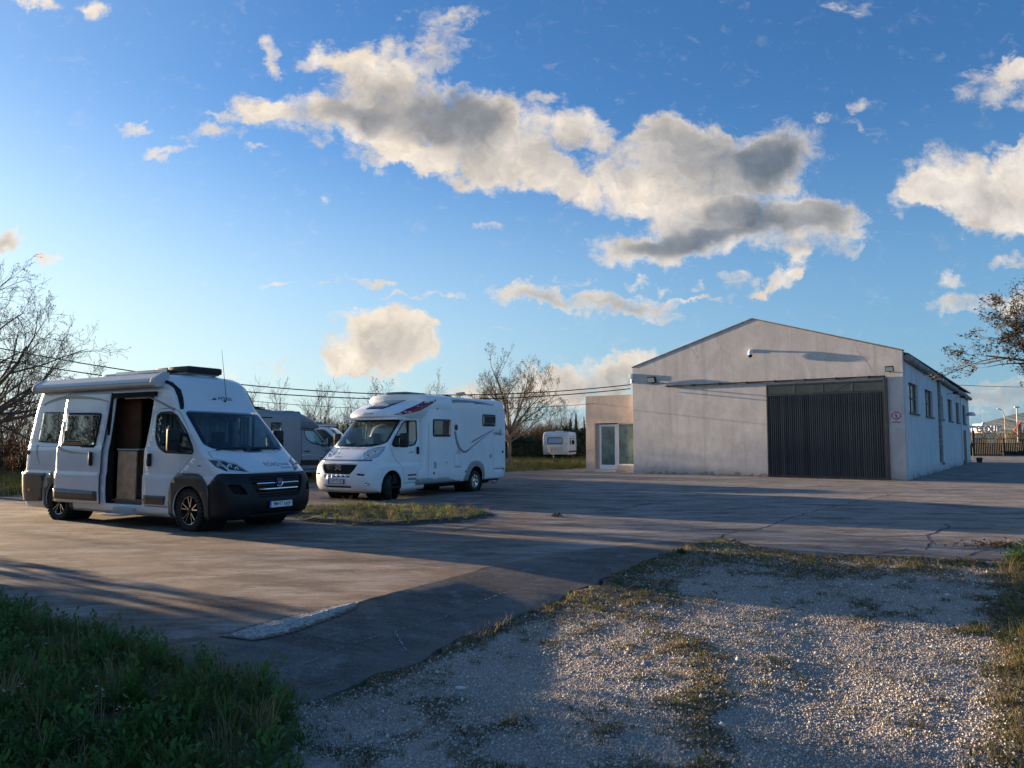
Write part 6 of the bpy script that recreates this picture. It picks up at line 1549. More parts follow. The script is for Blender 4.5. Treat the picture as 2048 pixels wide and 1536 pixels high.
# ================================================================== WHITE VAN further back
v2 = empty('white_camper', (-13.2, 36.4, 0), R(3), label='white panel van camper furthest back, only its roof and windscreen showing', cat='camper')
vc = Shell(ducato_rings(0, 6.3, 9, REAR, high=False), v2, crown=.03)
for vw in 'RL':
    vc.hole(circ(5.1, .36, .42, 20, -20, 200), vw); vc.hole(circ(1.2, .36, .42, 20, -20, 200), vw)
vc.part('windscreen', WSP, 'F', M_WS, off=.002, th=.006, extra=lambda c: c.z > 1.36)
DV = [(a - .35, b) for a, b in DWIN]
for vw in 'RL': tb = vc.orig.copy(); vc.part('side_window', DV, vw, M_PRV, off=.004, th=.01, bm=tb); tb.free()
vc.part('bonnet', BON, 'F', M_PAINT, off=.004, th=.02, gap=.010); vc.rest('body', M_PAINT, .03)
for z, w_ in ((2.30, 1.7), (2.36, 1.5)): MB().box((3.0, 0, z + .02), (3.4, w_, .05), ch=.02).build('roof_shell', M_PAINT if z < 2.33 else M_LGREY, v2)
MB().box((3.6, .0, 2.45), (1.2, .9, .09), Matrix.Rotation(R(2), 3, 'Y'), ch=.02).build('roof_box', M_PLAS, v2)
for vw in (-1, 1): mirror(v2, 5.0, vw * 1.05, 1.6, vw)
MB().b2((.2, -.93, .26), (6.0, .93, .34)).build('underbody', M_BLK, v2)
for x, y, sd in ((5.1, -.90, -1), (5.1, .90, 1), (1.2, -.9, -1), (1.2, .9, 1)): wheel(v2, x, y, .34, .2, sd, 'steel', 0, .21)
# ================================================================== OLD CARAVAN in the grass
ca = empty('caravan', (4.75, 70.0, 0), R(-105), label='old white caravan with blue window parked in the grass by the hedge', cat='caravan')
# local +x is the drawbar end facing the camera
M_CAR = mat('caravan_white', (.55, .58, .58), .5, var=.06, vs=1.5, dirt=((.34, .35, .32), .4, 1.5)); M_CARB = mat('caravan_cream', (.50, .47, .44), .5, var=.06)
cs = Shell(body_rings([.42, .5, .8, 1.2, 1.5, 1.9, 2.05, 2.2, 2.3, 2.36, 2.40], [(.4, .1), (1.2, 0), (2.4, .2)], [(.42, 3.86), (.5, 3.92), (1.2, 3.98), (1.9, 3.90), (2.2, 3.78), (2.34, 3.6), (2.40, 3.4)], [(.42, 1.08), (.6, 1.12), (2.2, 1.12), (2.34, 1.08), (2.40, .98)], .10, 3.5, .1, 3.5), ca, crown=.03)
def cwin(poly, vw, m2):
    tb = cs.orig.copy(); o = cs.part('window', poly, vw, M_PLAS, off=.02, th=.03, bm=tb, holes=[off_poly(poly, -.05)]); tb.free()
    tb = cs.orig.copy(); cs.part('pane', off_poly(poly, -.04), vw, m2, off=.018, th=.01, bm=tb, parent=o); tb.free()
cwin(rpoly([(-.72, 1.32), (.62, 1.32), (.62, 1.92), (-.72, 1.92)], .12), 'F', mat('blue_blind', (.24, .33, .44), .5))
for a, b in ((2.9, 3.35), (1.2, 2.4)): cwin(rpoly([(a, 1.3), (b, 1.3), (b, 1.85), (a, 1.85)], .06), 'L', M_PRV)
cs.decal('trim', [(-1.0, 2.02), (1.0, 2.02), (1.0, 2.05), (-1.0, 2.05)], 'F', M_GRY, .01); cs.decal('trim', [(.2, 1.98), (3.9, 1.98), (3.9, 2.01), (.2, 2.01)], 'L', M_GRY, .01)
cs.decal('red_stripe', [(.2, .62), (3.9, .62), (3.9, .76), (.2, .76)], 'L', M_DRED, .01)
for s in (-1, 1): cs.decal('marker', [(s * .88, 1.34), (s * 1.06, 1.34), (s * 1.06, 1.37), (s * .88, 1.37)][::s], 'F', M_BLK, .01)
cs.decal('locker', rpoly([(-.75, .62), (.60, .62), (.60, 1.12), (-.75, 1.12)], .04), 'F', M_CARB, .014)
cs.rest('body', M_CAR, .03)
MB().tube([(3.9, -.5, .5), (5.0, 0, .48)], .04, 6).tube([(3.9, .5, .5), (5.0, 0, .48)], .04, 6).tube([(4.75, 0, .75), (4.75, 0, .10)], .03, 6).lathe([(0, -.04), (.1, -.04), (.1, .04), (0, .04)], (4.75, 0, .10), (0, 1, 0), 12).build('drawbar', M_LGREY, ca)
MB().lathe([(0, -.3), (.14, -.28), (.15, .2), (.1, .32), (0, .35)], (4.15, -.55, .85), (0, 0, 1), 14).build('gas_bottle', mat('bottle_cream', (.60, .52, .36), .5), ca)
MB().box((2.2, 0, 2.46), (.6, .6, .1), ch=.03).build('roof_vent', M_LGREY, ca)
MB().b2((.3, -.95, .33), (3.8, .95, .42)).build('chassis', M_BLK, ca)
for y, sd in ((-.95, -1), (.95, 1)): wheel(ca, 1.8, y, .30, .17, sd, 'steel', 0, .18)
# ================================================================== TREES, REEDS, HEDGES
M_BARK = mat('bark', (0.11, 0.088, 0.070), .95, var=.35, vs=5); M_BARKR = mat('bark_reddish', (0.125, 0.082, 0.055), .95, var=.4, vs=.8); M_BARKP = mat('bark_pale', (0.17, 0.145, 0.115), .9, var=.3, vs=2)
def grow(seed, h, trunk_h, r0, limbs, levels, spread, up=.25, ratio=.62, wander=.22, kids=(7, 6, 5), lean=(0, 0), first_az=None, twig=.004, limb_len=None, tip=None, droop=0.0, el0=(.5, 1.15)):
    """recursive bare tree; returns trunk MB, branch MB and the list of tips"""
    rr = random.Random(seed); T, B, tips = MB(), MB(), []
    def shoot(p, d, L, r, lv):
        n = 5 if lv <= 1 else 4 if lv == 2 else 3; pts = [p]; rads = [r]; dirs = [d]
        for i in range(n):
            t = (i + 1) / n; d = (d + Vector((rr.gauss(0, wander), rr.gauss(0, wander), rr.gauss(0, wander) + up * .35 - droop * t * .4)) * .6).normalized()
            p = p + d * (L / n); pts.append(p); rads.append(max(twig * .6, r * (1 - .78 * t))); dirs.append(d)
        B.tube(pts, rads, 6 if lv == 0 else 4 if lv == 1 else 3, 0, cap=False)
        if lv >= levels: tips.append((pts[-1], dirs[-1])); tips.append((pts[-2], dirs[-2])); return
        k = kids[min(lv, len(kids) - 1)]; k = max(2, int(k * rr.uniform(.75, 1.25)))
        for j in range(k):
            t = .22 + .78 * (j + rr.random()) / k; f = t * n; i = min(n - 1, int(f)); q = pts[i].lerp(pts[i + 1], f - i); dd = dirs[i]
            ax = dd.orthogonal().normalized(); ax.rotate(Matrix.Rotation(rr.uniform(0, 6.283), 3, dd)); nd = (dd * math.cos(a_ := rr.uniform(.45, .95)) + ax * math.sin(a_)); nd.z += up * .5; nd.normalize()
            shoot(q, nd, L * ratio * rr.uniform(.65, 1.1) * (1.15 - .45 * t), max(twig, rads[i] * rr.uniform(.45, .62)), lv + 1)
    p = Vector((0, 0, -.1)); pts = [p]; n = 6
    for i in range(n): pts.append(Vector((lean[0] * ((i + 1) / n) ** 1.5 + rr.gauss(0, .02), lean[1] * ((i + 1) / n) ** 1.5 + rr.gauss(0, .02), trunk_h * (i + 1) / n)))
    T.tube(pts, [r0 * (1.35 if i == 0 else 1 - .35 * i / n) for i in range(n + 1)], 10, 0)
    for k in range(limbs):
        az = (first_az[k % len(first_az)] if first_az else k * 2.4) + rr.uniform(-.35, .35); el = rr.uniform(*el0); q = pts[-1] + Vector((0, 0, -trunk_h * .35 * rr.random() * (k > 0)))
        d = Vector((math.cos(az) * math.cos(el), math.sin(az) * math.cos(el), math.sin(el)))
        shoot(q, d, (limb_len or spread) * rr.uniform(.8, 1.15), r0 * rr.uniform(.42, .62), 0)
    L_ = h - trunk_h
    shoot(pts[-1], Vector((rr.gauss(0, .1), rr.gauss(0, .1), 1)).normalized(), L_ * .8, r0 * .6, 0)
    return T, B, tips
def buds(tips, seed, size, prob=1.0, n=3, spread=.05):
    rr = random.Random(seed); mb = MB()
    for p, d in tips:
        if rr.random() > prob: continue
        for _ in range(n):
            c = p + Vector((rr.gauss(0, spread), rr.gauss(0, spread), rr.gauss(0, spread))); a = Vector((rr.gauss(0, 1), rr.gauss(0, 1), rr.gauss(0, 1))).normalized(); b = a.orthogonal().normalized(); s_ = size * rr.uniform(.6, 1.3)
            mb.add([c - a * s_, c + b * s_ * .45, c + a * s_, c - b * s_ * .45], [(0, 1, 2, 3)])
    return mb
def tree(name, loc, rz, T, B, tips, m, label, cat='tree', group=None, leaf=None, scale=1.0):
    e = empty(name, loc, rz, label=label, cat=cat, group=group); e.scale = (scale,) * 3
    T.build('trunk', m, e); B.build('crown', m, e)
    if leaf: leaf[0].build('buds', leaf[1], e)
    return e
# big bare tree reaching in from the left
T, B, tips = grow(11, 7.8, 1.9, .20, 8, 4, 4.0, up=.16, kids=(8, 6, 5, 4), first_az=[-.25, .15, .5, 1.6, 3.0, 4.4, -.6, .3], limb_len=4.1, wander=.2, el0=(.15, .95), ratio=.60, twig=.0055)
tree('bare_tree', (-17.9, 24.0, 0), 0, T, B, tips, M_BARK, 'big bare tree whose fine twigs reach in above the tail of the camper van', leaf=(buds(tips, 3, .022, .35, 2, .02), mat('bud_brown', (.10, .06, .035), .9)))
# leafing tree at the right edge
M_LF = inst_mat('young_leaf', (.075, .070, .022), (.12, .095, .035), .6, .3); M_LF2 = mat('young_leaf_red', (.060, .050, .024), .7, var=.6, vs=9)
T, B, tips = grow(23, 5.7, 2.5, .13, 9, 3, 2.2, up=.2, kids=(7, 6, 5), first_az=[3.14, 2.7, 3.6, 2.3, 4.1, 1.0, 5.5, 3.0], limb_len=2.35, wander=.2, el0=(.38, .95), ratio=.58, twig=.005, droop=.05)
tree('budding_tree', (11.55, 14.2, 0), 0, T, B, tips, M_BARK, 'tree in young reddish leaf reaching in over the yard from beside the warehouse wall', leaf=(buds(tips, 5, .034, .85, 6, .035), M_LF2))
# the single tree by the motorhome
T, B, tips = grow(31, 7.6, 2.2, .15, 15, 4, 3.0, up=.34, kids=(7, 6, 4, 3), limb_len=3.5, wander=.13, el0=(.5, 1.2), ratio=.52, twig=.007)
tree('bare_tree', (-.15, 48.3, 0), .6, T, B, tips, M_BARKP, 'upright tree in small bud standing alone behind the tail of the motorhome', leaf=(buds(tips, 6, .045, .5, 2, .06), mat('bud_olive', (.17, .16, .08), .9)))
# two smaller trees over the motorhome roof
for k, (u, Y, hh, lb) in enumerate(((772, 62, 6.4, 'small bare tree showing over the cap of the motorhome, the thinner of two'), (858, 64, 6.9, 'small bare tree with rounded crown showing over the roof of the motorhome'))):
    T, B, tips = grow(41 + k, hh, 2.4, .12, 7, 3, 2.4, up=.3, kids=(7, 6, 4), limb_len=2.4, wander=.2, el0=(.5, 1.1), twig=.010)
    p = dep(u, 800, Y); tree('bare_tree', (p.x, Y, 0), k, T, B, tips, M_BARKP, lb, group='bare trees beyond the motorhome', leaf=(buds(tips, 7, .05, .5, 2, .08), mat('bud_olive', (.13, .12, .055), .9)))
# brushy bare trees in the bank behind
protos = []
for k in range(4):
    T, B, tips = grow(51 + k, 5.6 + .5 * k, .9, .10, 9, 3, 2.6, up=.42, kids=(8, 6, 5), limb_len=2.7, wander=.18, el0=(.6, 1.3), twig=.010)
    protos.append((T.mesh('trunk'), B.mesh('crown')))
    for me in protos[-1]: me.materials.append(M_BARKR)
def bank(s): return Vector((-26 + 31.5 * s, 37 + 44 * s, 0))
BT = [(.00, 1.0, 1.0), (.045, 2.2, 1.05), (.20, 2, .8), (.28, 1, .68), (.345, 1, .86), (.375, 2.5, .8), (.40, 1.2, .92), (.43, 2.4, .88), (.455, .6, .82), (.485, 2.0, .78), (.60, 1, .9), (.70, 2, .9), (.82, 2, .85), (.88, 1, .9), (.93, 2.6, 1.0), (.97, 1.0, 1.05), (1.01, 2.0, .95), (1.05, 1.0, 1.1), (1.09, 2, .95), (.24, 3, 1.0), (.31, 3, .82), (.52, 2, .95), (-.05, 2, .9)]
BT.sort(key=lambda q: (bank(q[0]).x - .8 * q[1]) / (bank(q[0]).y + .57 * q[1]))
def where(u):
    for lim, tx_ in ((90, 'left of the camper van'), (500, 'behind the camper van roof'), (575, 'just right of the van roof'), (640, 'above the blue grey camper'), (700, 'between blue grey camper and motorhome'), (1000, 'behind the motorhome'), (1090, 'behind the single small-budded tree'), (1170, 'behind the caravan'), (9999, 'hidden behind the annex')):
        if u < lim: return tx_
ORD = ['first', 'second', 'third', 'fourth', 'fifth', 'sixth', 'seventh', 'eighth', 'ninth']; cnt_ = {}
for k, (s, o_, sc) in enumerate(BT):
    a, b = protos[k % 4]; p = bank(s) + Vector((-.8, .57, 0)) * o_
    wh = where(CX + F_PX * p.x / p.y); cnt_[wh] = cnt_.get(wh, 0) + 1
    e = empty('brush_tree', p, k * 1.7, label='bare bushy tree %s, %s from the left there' % (wh, ORD[cnt_[wh] - 1]), cat='tree', group='bare bushy trees in the thicket'); e.scale = (sc, sc, sc * (.92 if s < .6 else .80))
    for me, nm in ((a, 'trunk'), (b, 'crown')): o = bpy.data.objects.new(nm, me); COL.objects.link(o); o.parent = e
# reeds and cane along the bank, as a mass
def host(name, poly, step=2.0, z=0.0, dens=None):
    x0, x1 = min(p[0] for p in poly), max(p[0] for p in poly); y0, y1 = min(p[1] for p in poly), max(p[1] for p in poly); V = []; Fc = []; A_2 = []
    ix = {}; nx_ = int((x1 - x0) / step) + 2; ny_ = int((y1 - y0) / step) + 2
    for j in range(ny_):
        for i in range(nx_):
            x = x0 + i * step; y = y0 + j * step; ix[(i, j)] = len(V); V.append((x, y, z if not callable(z) else z(x, y))); A_2.append((1.0 if in_poly(x, y, poly) else 0.0) * (dens(x, y) if dens else 1))
    for j in range(ny_ - 1):
        for i in range(nx_ - 1):
            q = (ix[(i, j)], ix[(i + 1, j)], ix[(i + 1, j + 1)], ix[(i, j + 1)])
            if any(A_2[k] > 0 for k in q): Fc.append(q)
    me = bpy.data.meshes.new(name); me.from_pydata(V, [], Fc); la = me.attributes.new('d', 'FLOAT', 'POINT'); la.data.foreach_set('value', A_2)
    return bpy.data.objects.new(name, me)
M_REED = inst_mat('reed', (.085, .055, .034), (.22, .145, .085), .9, .25, var2=((.05, .05, .025), .75))
def cane(seed, n, h0, h1, w_, sp):
    rr = random.Random(seed); mb = MB()
    for _ in range(n):
        x, y = rr.uniform(-sp, sp), rr.uniform(-sp, sp); h = rr.uniform(h0, h1); lx, ly = rr.gauss(0, .13) * h, rr.gauss(0, .13) * h; a = rr.uniform(0, 3.14); sx, sy = math.cos(a) * w_, math.sin(a) * w_
        mb.add([(x - sx, y - sy, 0), (x + sx, y + sy, 0), (x + lx * .45 + sx * .8, y + ly * .45 + sy * .8, h * .6), (x + lx * .45 - sx * .8, y + ly * .45 - sy * .8, h * .6), (x + lx, y + ly, h)], [(0, 1, 2, 3), (3, 2, 4)])
        for _ in range(3):
            t = rr.uniform(.4, .95); q = Vector((x + lx * t, y + ly * t, h * t)); d = Vector((rr.gauss(0, 1), rr.gauss(0, 1), .9)).normalized() * rr.uniform(.25, .6); s2 = Vector((d.y, -d.x, 0)).normalized() * w_ * 1.1
            mb.add([q - s2, q + s2, q + d], [(0, 1, 2)])
    return mb
canes = [proto('cane', cane(i, 26, 2.0, 4.3, .013, .5), M_REED) for i in range(4)]
RB = [tuple(bank(s) + Vector((.75, -.55, 0)) * 1.0)[:2] for s in (-.12, .1, .3, .5, .7, .9, 1.15)] + [tuple(bank(s) + Vector((-.75, .55, 0)) * 3.6)[:2] for s in (1.15, .9, .7, .5, .3, .1, -.12)]
def s_of(x, y): return ((x + 26) * 31.5 + (y - 37) * 44) / (31.5 ** 2 + 44 ** 2)
hr_ = host('reed_host', RB, 1.0, 0, lambda x, y: (.9 + .5 * fbm(x, y, .15)) * (1.0 if s_of(x, y) < .16 else .42 if s_of(x, y) < .62 else .8))
scatter('reeds', hr_, canes, 'd', 2.6, .62, 1.02, 21, tilt=.10, label='brown dry reed and cane thicket closing the yard')
under = [proto('bramble', weed(140 + i, 60, .9, .05), inst_mat('bramble', (.035, .032, .018), (.08, .06, .03), .9, .1)) for i in range(2)]
scatter('undergrowth', hr_, under, 'd', 1.6, .8, 1.7, 22, label='dark tangled undergrowth at the foot of the reeds')
def leaf_mass(size, n, leaf, seed, core=.8):
    """rounded box of leaves round a dark inner body"""
    rr = random.Random(seed); mb = MB(); X, Y_, Z = size
    for _ in range(n):
        u = Vector((rr.uniform(-1, 1), rr.uniform(-1, 1), rr.uniform(0, 1))); k = rr.choice((0, 1, 2))
        u[k] = (1 if rr.random() < .5 or k == 2 else -1) * rr.uniform(.80, 1.06); c = Vector((u.x * X / 2, u.y * Y_ / 2, u.z * Z))
        f = 1 + .22 * noise.noise(c * .8 + Vector((seed, 0, 0))); c = Vector((c.x, c.y * f, c.z * f))
        a = Vector((rr.gauss(0, 1), rr.gauss(0, 1), rr.gauss(0, 1))).normalized(); b = a.orthogonal().normalized(); s_ = leaf * rr.uniform(.6, 1.4)
        mb.add([c - a * s_, c + b * s_ * .6, c + a * s_, c - b * s_ * .6], [(0, 1, 2, 3)], 0)
    mb.add([(x * X * core / 2, y * Y_ * core / 2, z * Z * core * .98) for x in (-1, 1) for y in (-1, 1) for z in (0, 1)], [(0, 1, 3, 2), (4, 6, 7, 5), (0, 4, 5, 1), (2, 3, 7, 6), (0, 2, 6, 4), (1, 5, 7, 3)], 0)
    return mb
M_HED = mat('hedge_green', (.028, .040, .016), .8, var=.5, vs=2.5)
def hedge(loc, yaw, size, n, leaf, seed, label):
    o = leaf_mass(size, n, leaf, seed).build('hedge', M_HED, None, label=label, cat='hedge'); o.location = loc; o.rotation_euler = (0, 0, yaw); return o
hedge((1.2, 72, 0), R(12), (10, 2.0, 1.75), 9000, .12, 1, 'low dark hedge running past the single tree towards the caravan')
hedge((8.3, 76, 0), R(-8), (7, 2.2, 2.6), 7000, .12, 2, 'dark hedge clump between the caravan and the annex')
# unseen evergreen hedge added left of the camera to shade the foreground
hedge((-13.9, 9.7, 0), R(86), (9.4, 1.7, 3.5), 9000, .10, 3, 'tall unseen evergreen hedge added left of the drive to shade the foreground'); hedge((-13.3, .2, 0), R(90), (10, 1.8, 4.0), 7000, .10, 4, 'second stretch of the unseen evergreen hedge added to shade the foreground')
# slim dark conifers showing above the brush
for k, (u, top) in enumerate(((1152, 828), (1168, 834), (1141, 838))):
    p = dep(u, 850, 82); hh = dep(u, top, 82).z; rr = random.Random(k); mb = MB()
    for _ in range(1100):
        z = rr.random(); r_ = .42 * (1 - z) ** .7 * rr.uniform(.4, 1.1); a = rr.uniform(0, 6.283); c = Vector((math.cos(a) * r_, math.sin(a) * r_, z * hh)); d = Vector((rr.gauss(0, .4), rr.gauss(0, .4), 1)).normalized() * .12; s_ = d.orthogonal().normalized() * .03
        mb.add([c - s_, c + s_, c + d], [(0, 1, 2)])
    e = empty('cypress', (p.x, 82, 0), k, label=['dark slim cypress, tallest of three over the brush by the annex', 'dark slim cypress nearest to the annex wall', 'dark slim cypress furthest from the annex, over the brush'][k], cat='tree', group='cypresses behind the caravan')
    mb.build('crown', M_HED, e); MB().cyl((0, 0, 0), (0, 0, hh * .9), .07, 6).build('trunk', M_BARK, e)
# meadow grass between yard and thicket
MD = [(-40, 20.6), (-24, 21.1), (-14.8, 22.8), (-10.2, 27.5), (-6.2, 32.6), (-.6, 40.2), (3.4, 44.6), (4.7, 48.2), (6.2, 60), (9.0, 82), (4, 82)] + [tuple(bank(s))[:2] for s in (.9, .7, .5, .3, .1, -.1)]
hm = host('meadow_host', MD, 1.0, -.02)
mdm = hm.data.copy(); mdm.transform(Matrix.Translation((0, 0, .0)))
mo_ = link_mesh('meadow', mdm, M_EARTH, kind='structure', label='rough meadow between the paving and the reeds')
M_MG = inst_mat('meadow_grass', (.07, .10, .022), (.17, .17, .05), .8, .3, var2=((.28, .22, .10), .6))
mts = [proto('meadow_tuft', tuft(160 + i, 34, .08, .30, .016, .22, .9, .5, 2), M_MG) for i in range(3)]
scatter('meadow_grass', hm, mts, 'd', 7.0, .5, 1.35, 25, label='yellow green meadow grass in front of the thicket')
# grass island in the paving beside the van
IS = [g2(*q) for q in ((575, 1030), (640, 1042), (700, 1048), (790, 1050), (880, 1044), (950, 1036), (975, 1030), (940, 1021), (880, 1016), (800, 1015), (700, 1012), (600, 1016))]
for x_, y_, s_ in ((-27.5, 13.8, 1.15), (-29, 9.5, 1.05), (-30, 17.0, .9)):
    a, b = protos[int(-x_) % 4]; e = empty('brush_tree', (x_, y_, 0), x_, label='bare brown bushy tree at the far left edge of the yard, ' + {-27.5: 'the middle', -29: 'the nearest', -30: 'the furthest'}[x_] + ' of three', cat='tree', group='bare bushy trees at the far left'); e.scale = (s_,) * 3
    for me, nm in ((a, 'trunk'), (b, 'crown')): o = bpy.data.objects.new(nm, me); COL.objects.link(o); o.parent = e
hw = host('west_host', [(-33, 2), (-29, 2), (-29, 19), (-33, 19)], 1.0)
scatter('west_reeds', hw, canes, 'd', 4.0, .55, .9, 31, tilt=.10, label='reeds and cane along the far left of the yard')
hi = host('island_host', off_poly(IS, .1), .16, lambda x, y: .006 + .05 * max(0, .8 + fbm(x, y, 1.2)) * (1 if in_poly(x, y, IS) else 0), lambda x, y: .6 + .8 * abs(fbm(x, y, 1.1, 4)))
idm = hi.data.copy(); M_ISO = mat('island_soil', (.06, .048, .034), .95, var=.4, vs=5, bump=.01, bs=20)
link_mesh('earth_strip', idm, M_ISO, kind='structure', label='strip of earth in the paving carrying the grass')
its = [proto('island_tuft', tuft(180 + i, 30, .04, .17, .007, .05, .9, .5, 3), M_GR) for i in range(3)]
scatter('island_grass', hi, its, 'd', 70, .3, .95, 26, dmin=.15, label='green grass strip growing in the paving beside the camper van')
scatter('island_dry_grass', hi, tdry, 'd', 16, .4, 1.1, 27, dmin=.3, label='dry stalks standing in the grass strip beside the camper van')
# rough dry grass along the right edge of the drive
hq = host('edge_host', [(2.35, 3.2), (3.0, 4.6), (4.2, 6.6), (5.7, 8.9), (6.6, 10.3), (14, 9.6), (12, 3.0)], .3, lambda x, y: gz(x, y), lambda x, y: max(0, min(1, (x / y - .585 + .09 * fbm(x, y, 1.3)) / .06)))
scatter('edge_dry_grass', hq, tdry, 'd', 42, .5, 1.3, 28, label='golden dry grass along the right edge of the gravel drive')
scatter('edge_grass', hq, [proto('edge_tuft', tuft(190 + i, 30, .05, .20, .006, .06, .9, .5, 3), M_MG) for i in range(2)], 'd', 30, .5, 1.2, 29, label='green grass tufts along the right edge of the gravel drive')
# dark weed clump and a heap of dead leaves at the right end of the paving
for nm, q, s_, lb in (('weed_clump', (2036, 1128), 1.0, 'dark green weed clump at the right end of the paving edge'), ('weed_clump', (1362, 1110), .3, 'small dark weed tuft at the point of the apron')):
    p = gnd(*q, -.03); o = weed(301, 90, .26 * s_, .03).build(nm, M_WD, None, label=lb, cat='weed'); o.location = (p.x, p.y, gz(p.x, p.y))
p = gnd(2025, 1094); o = buds([(Vector((rnd.gauss(0, .42), rnd.gauss(0, .14), .01 + abs(rnd.gauss(0, .02)))), Vector((0, 0, 1))) for _ in range(420)], 9, .035, 1, 1, .03).build('leaf_litter', mat('dead_leaf', (.15, .085, .04), .9, var=.5, vs=9), None, kind='stuff', label='brown dead leaves heaped on the paving at the right'); o.location = p
p = gnd(1112, 1034); o = buds([(Vector((rnd.gauss(0, .06), rnd.gauss(0, .05), .02 + abs(rnd.gauss(0, .02)))), Vector((0, 0, 1))) for _ in range(60)], 9, .03, 1, 1, .02).build('moss_lump', mat('dark_moss', (.03, .028, .018), .9), None, label='small dark lump lying alone on the paving', cat='debris'); o.location = p
# dead stems lying along the apron edge
M_STK = mat('stick', (.30, .25, .19), .85, var=.2)
rs_ = random.Random(4)
for k in range(12):
    i = NA - 8 - k * 8; b = B_[i]; x, y = b.x + rs_.uniform(.05, .7), b.y - rs_.uniform(-.05, .5); L = rs_.uniform(.12, .5); a = rs_.uniform(-.9, .9); z = gz(x, y) + .03
    MB().tube([(x, y, z), (x + L * .5 * math.cos(a), y + L * .5 * math.sin(a), z + rs_.uniform(.01, .05)), (x + L * math.cos(a), y + L * math.sin(a), z)], [.006, .005, .002], 4).build('twig', M_STK, None, label='dead pale stem by the edge of the apron, ' + ['nearest of all', 'second', 'third', 'fourth', 'fifth', 'sixth', 'seventh', 'eighth', 'ninth', 'tenth', 'eleventh', 'last and furthest'][k] + ' from the near end', cat='twig', group='dead stems along the apron')
p = gnd(921, 1369, -.2); MB().box((p.x, p.y, gz(p.x, p.y) + .02), (.07, .035, .015), R(-20), ch=.004).build('litter', mat('paper_white', (.62, .62, .60), .8), None, label='white scrap lying on the gravel by the apron', cat='litter')
# ================================================================== OVERHEAD CABLES
M_CBL = mat('cable_black', (.012, .012, .013), .6)
def cable(a, b, za, zb, sag, r_, label, tw=0.0):
    pts = []; n = 60
    for i in range(n + 1):
        t = i / n; x = a[0] + (b[0] - a[0]) * t; y = a[1] + (b[1] - a[1]) * t; z = za + (zb - za) * t - 4 * sag * t * (1 - t); pts.append((x, y, z + tw * math.sin(i * 9)))
    MB().tube(pts, r_, 5).build('overhead_cable', M_CBL, None, label=label, cat='cable', group='overhead cables to the warehouse')
PA, PB = (-25, 30), (5.95, 38.55)
cable(PA, PB, 6.3, 4.42, 1.47, .024, 'twisted black cable running to the corner of the warehouse, the upper of the pair')
cable(PA, PB, 5.75, 4.22, 1.36, .024, 'twisted black cable running to the corner of the warehouse, the lower of the pair')
cable(PA, (5.0, 41.0), 5.5, 3.65, 1.30, .012, 'thin black cable sagging below the twisted pair towards the annex')
cable((30, 55), (75, 78), 5.7, 9.0, .9, .02, 'single dark cable crossing the sky right of the warehouse')
MB().tube([(-25, 30, 0), (-25, 30, 7.2)], [.14, .10], 8).build('utility_pole', M_BARK, None, label='wooden pole carrying the cables at the far left of the yard', cat='pole')
# ================================================================== GATE AND WHAT LIES BEYOND
FX0, FX1, FY = 48.9, 66.0, 82.0
fe = empty('metal_gate', (FX0, FY, 0), 0, label='long dark railing gate closing the yard behind the warehouse', cat='gate')
M_FEN = mat('fence_black', (.018, .017, .018), .6)
MB().b2((0, -.03, 1.80), (FX1 - FX0, .03, 1.86)).b2((0, -.03, 1.30), (FX1 - FX0, .03, 1.35)).b2((0, -.03, .10), (FX1 - FX0, .03, .18)).build('rail', M_FEN, fe)
br = MB().b2((-.02, -.02, .18), (.02, .02, 1.80)).build('bar', M_FEN, fe); nb_ = int((FX1 - FX0) / .19)
for k in range(nb_):
    o = br if k == 0 else br.copy()
    if k: COL.objects.link(o)
    o.location = (.12 + k * .19, 0, 0)
for x, h_, w_ in ((.05, 2.7, .26), (3.25, 1.95, .16), (6.6, 1.95, .12), (10, 1.95, .12), (13.4, 1.95, .12)): MB().b2((x - w_ / 2, -.12, 0), (x + w_ / 2, -.05, h_)).build('post', M_FEN, fe)
MB().tube([(-.9, 0, .2), (-.3, 0, .9), (.0, 0, 1.9)], .05, 6).build('brace', M_FEN, fe)
hedge((58, 86.5, 0), 0, (22, 2.0, 1.25), 9000, .13, 6, 'low dark green hedge just beyond the railing gate')
sb = empty('road_sign', (49.6, 85, 0), 0, label='dark sign box with grey panel beside the gate post', cat='sign'); MB().b2((-.4, -.1, 2.1), (.3, .1, 3.0)).build('box', M_FEN, sb); MB().cyl((-.05, 0, 0), (-.05, 0, 2.1), .05, 8).build('post', M_FEN, sb)
sb = empty('road_sign', (52.3, 90, 0), 0, label='grey panel sign on two posts in front of the big letters', cat='sign'); MB().b2((-.35, -.04, 2.2), (.55, .04, 3.1)).build('panel', mat('sign_back', (.22, .23, .23), .6), sb)
for x in (-.2, .4): MB().cyl((x, 0, 0), (x, 0, 2.2), .03, 6).build('post', M_GRY, sb)
# street lamp
sl_ = empty('street_lamp', (dep(2011, 870, 105).x, 105, 0), R(180), label='grey street lamp with curved arm beyond the gate', cat='street lamp')
MB().tube([(0, 0, 0), (0, 0, 4.6), (.08, 0, 5.2), (.35, 0, 5.7), (.62, 0, 5.92)], [.09, .07, .06, .05, .05], 8).build('pole', M_LGREY, sl_)
MB().box((.75, 0, 5.95), (.5, .2, .1), Matrix.Rotation(R(-15), 3, 'Y'), ch=.03).build('lamp_head', M_LGREY, sl_)
sl_ = empty('street_lamp', (dep(2036, 870, 112).x, 112, 0), 0, label='tall pale pole at the right edge beyond the gate', cat='street lamp')
MB().tube([(0, 0, 0), (0, 0, 6.4)], [.13, .09], 8).build('pole', M_LGREY, sl_); MB().box((0, 0, 6.5), (.7, .3, .18), ch=.04).build('lamp_head', M_LGREY, sl_)
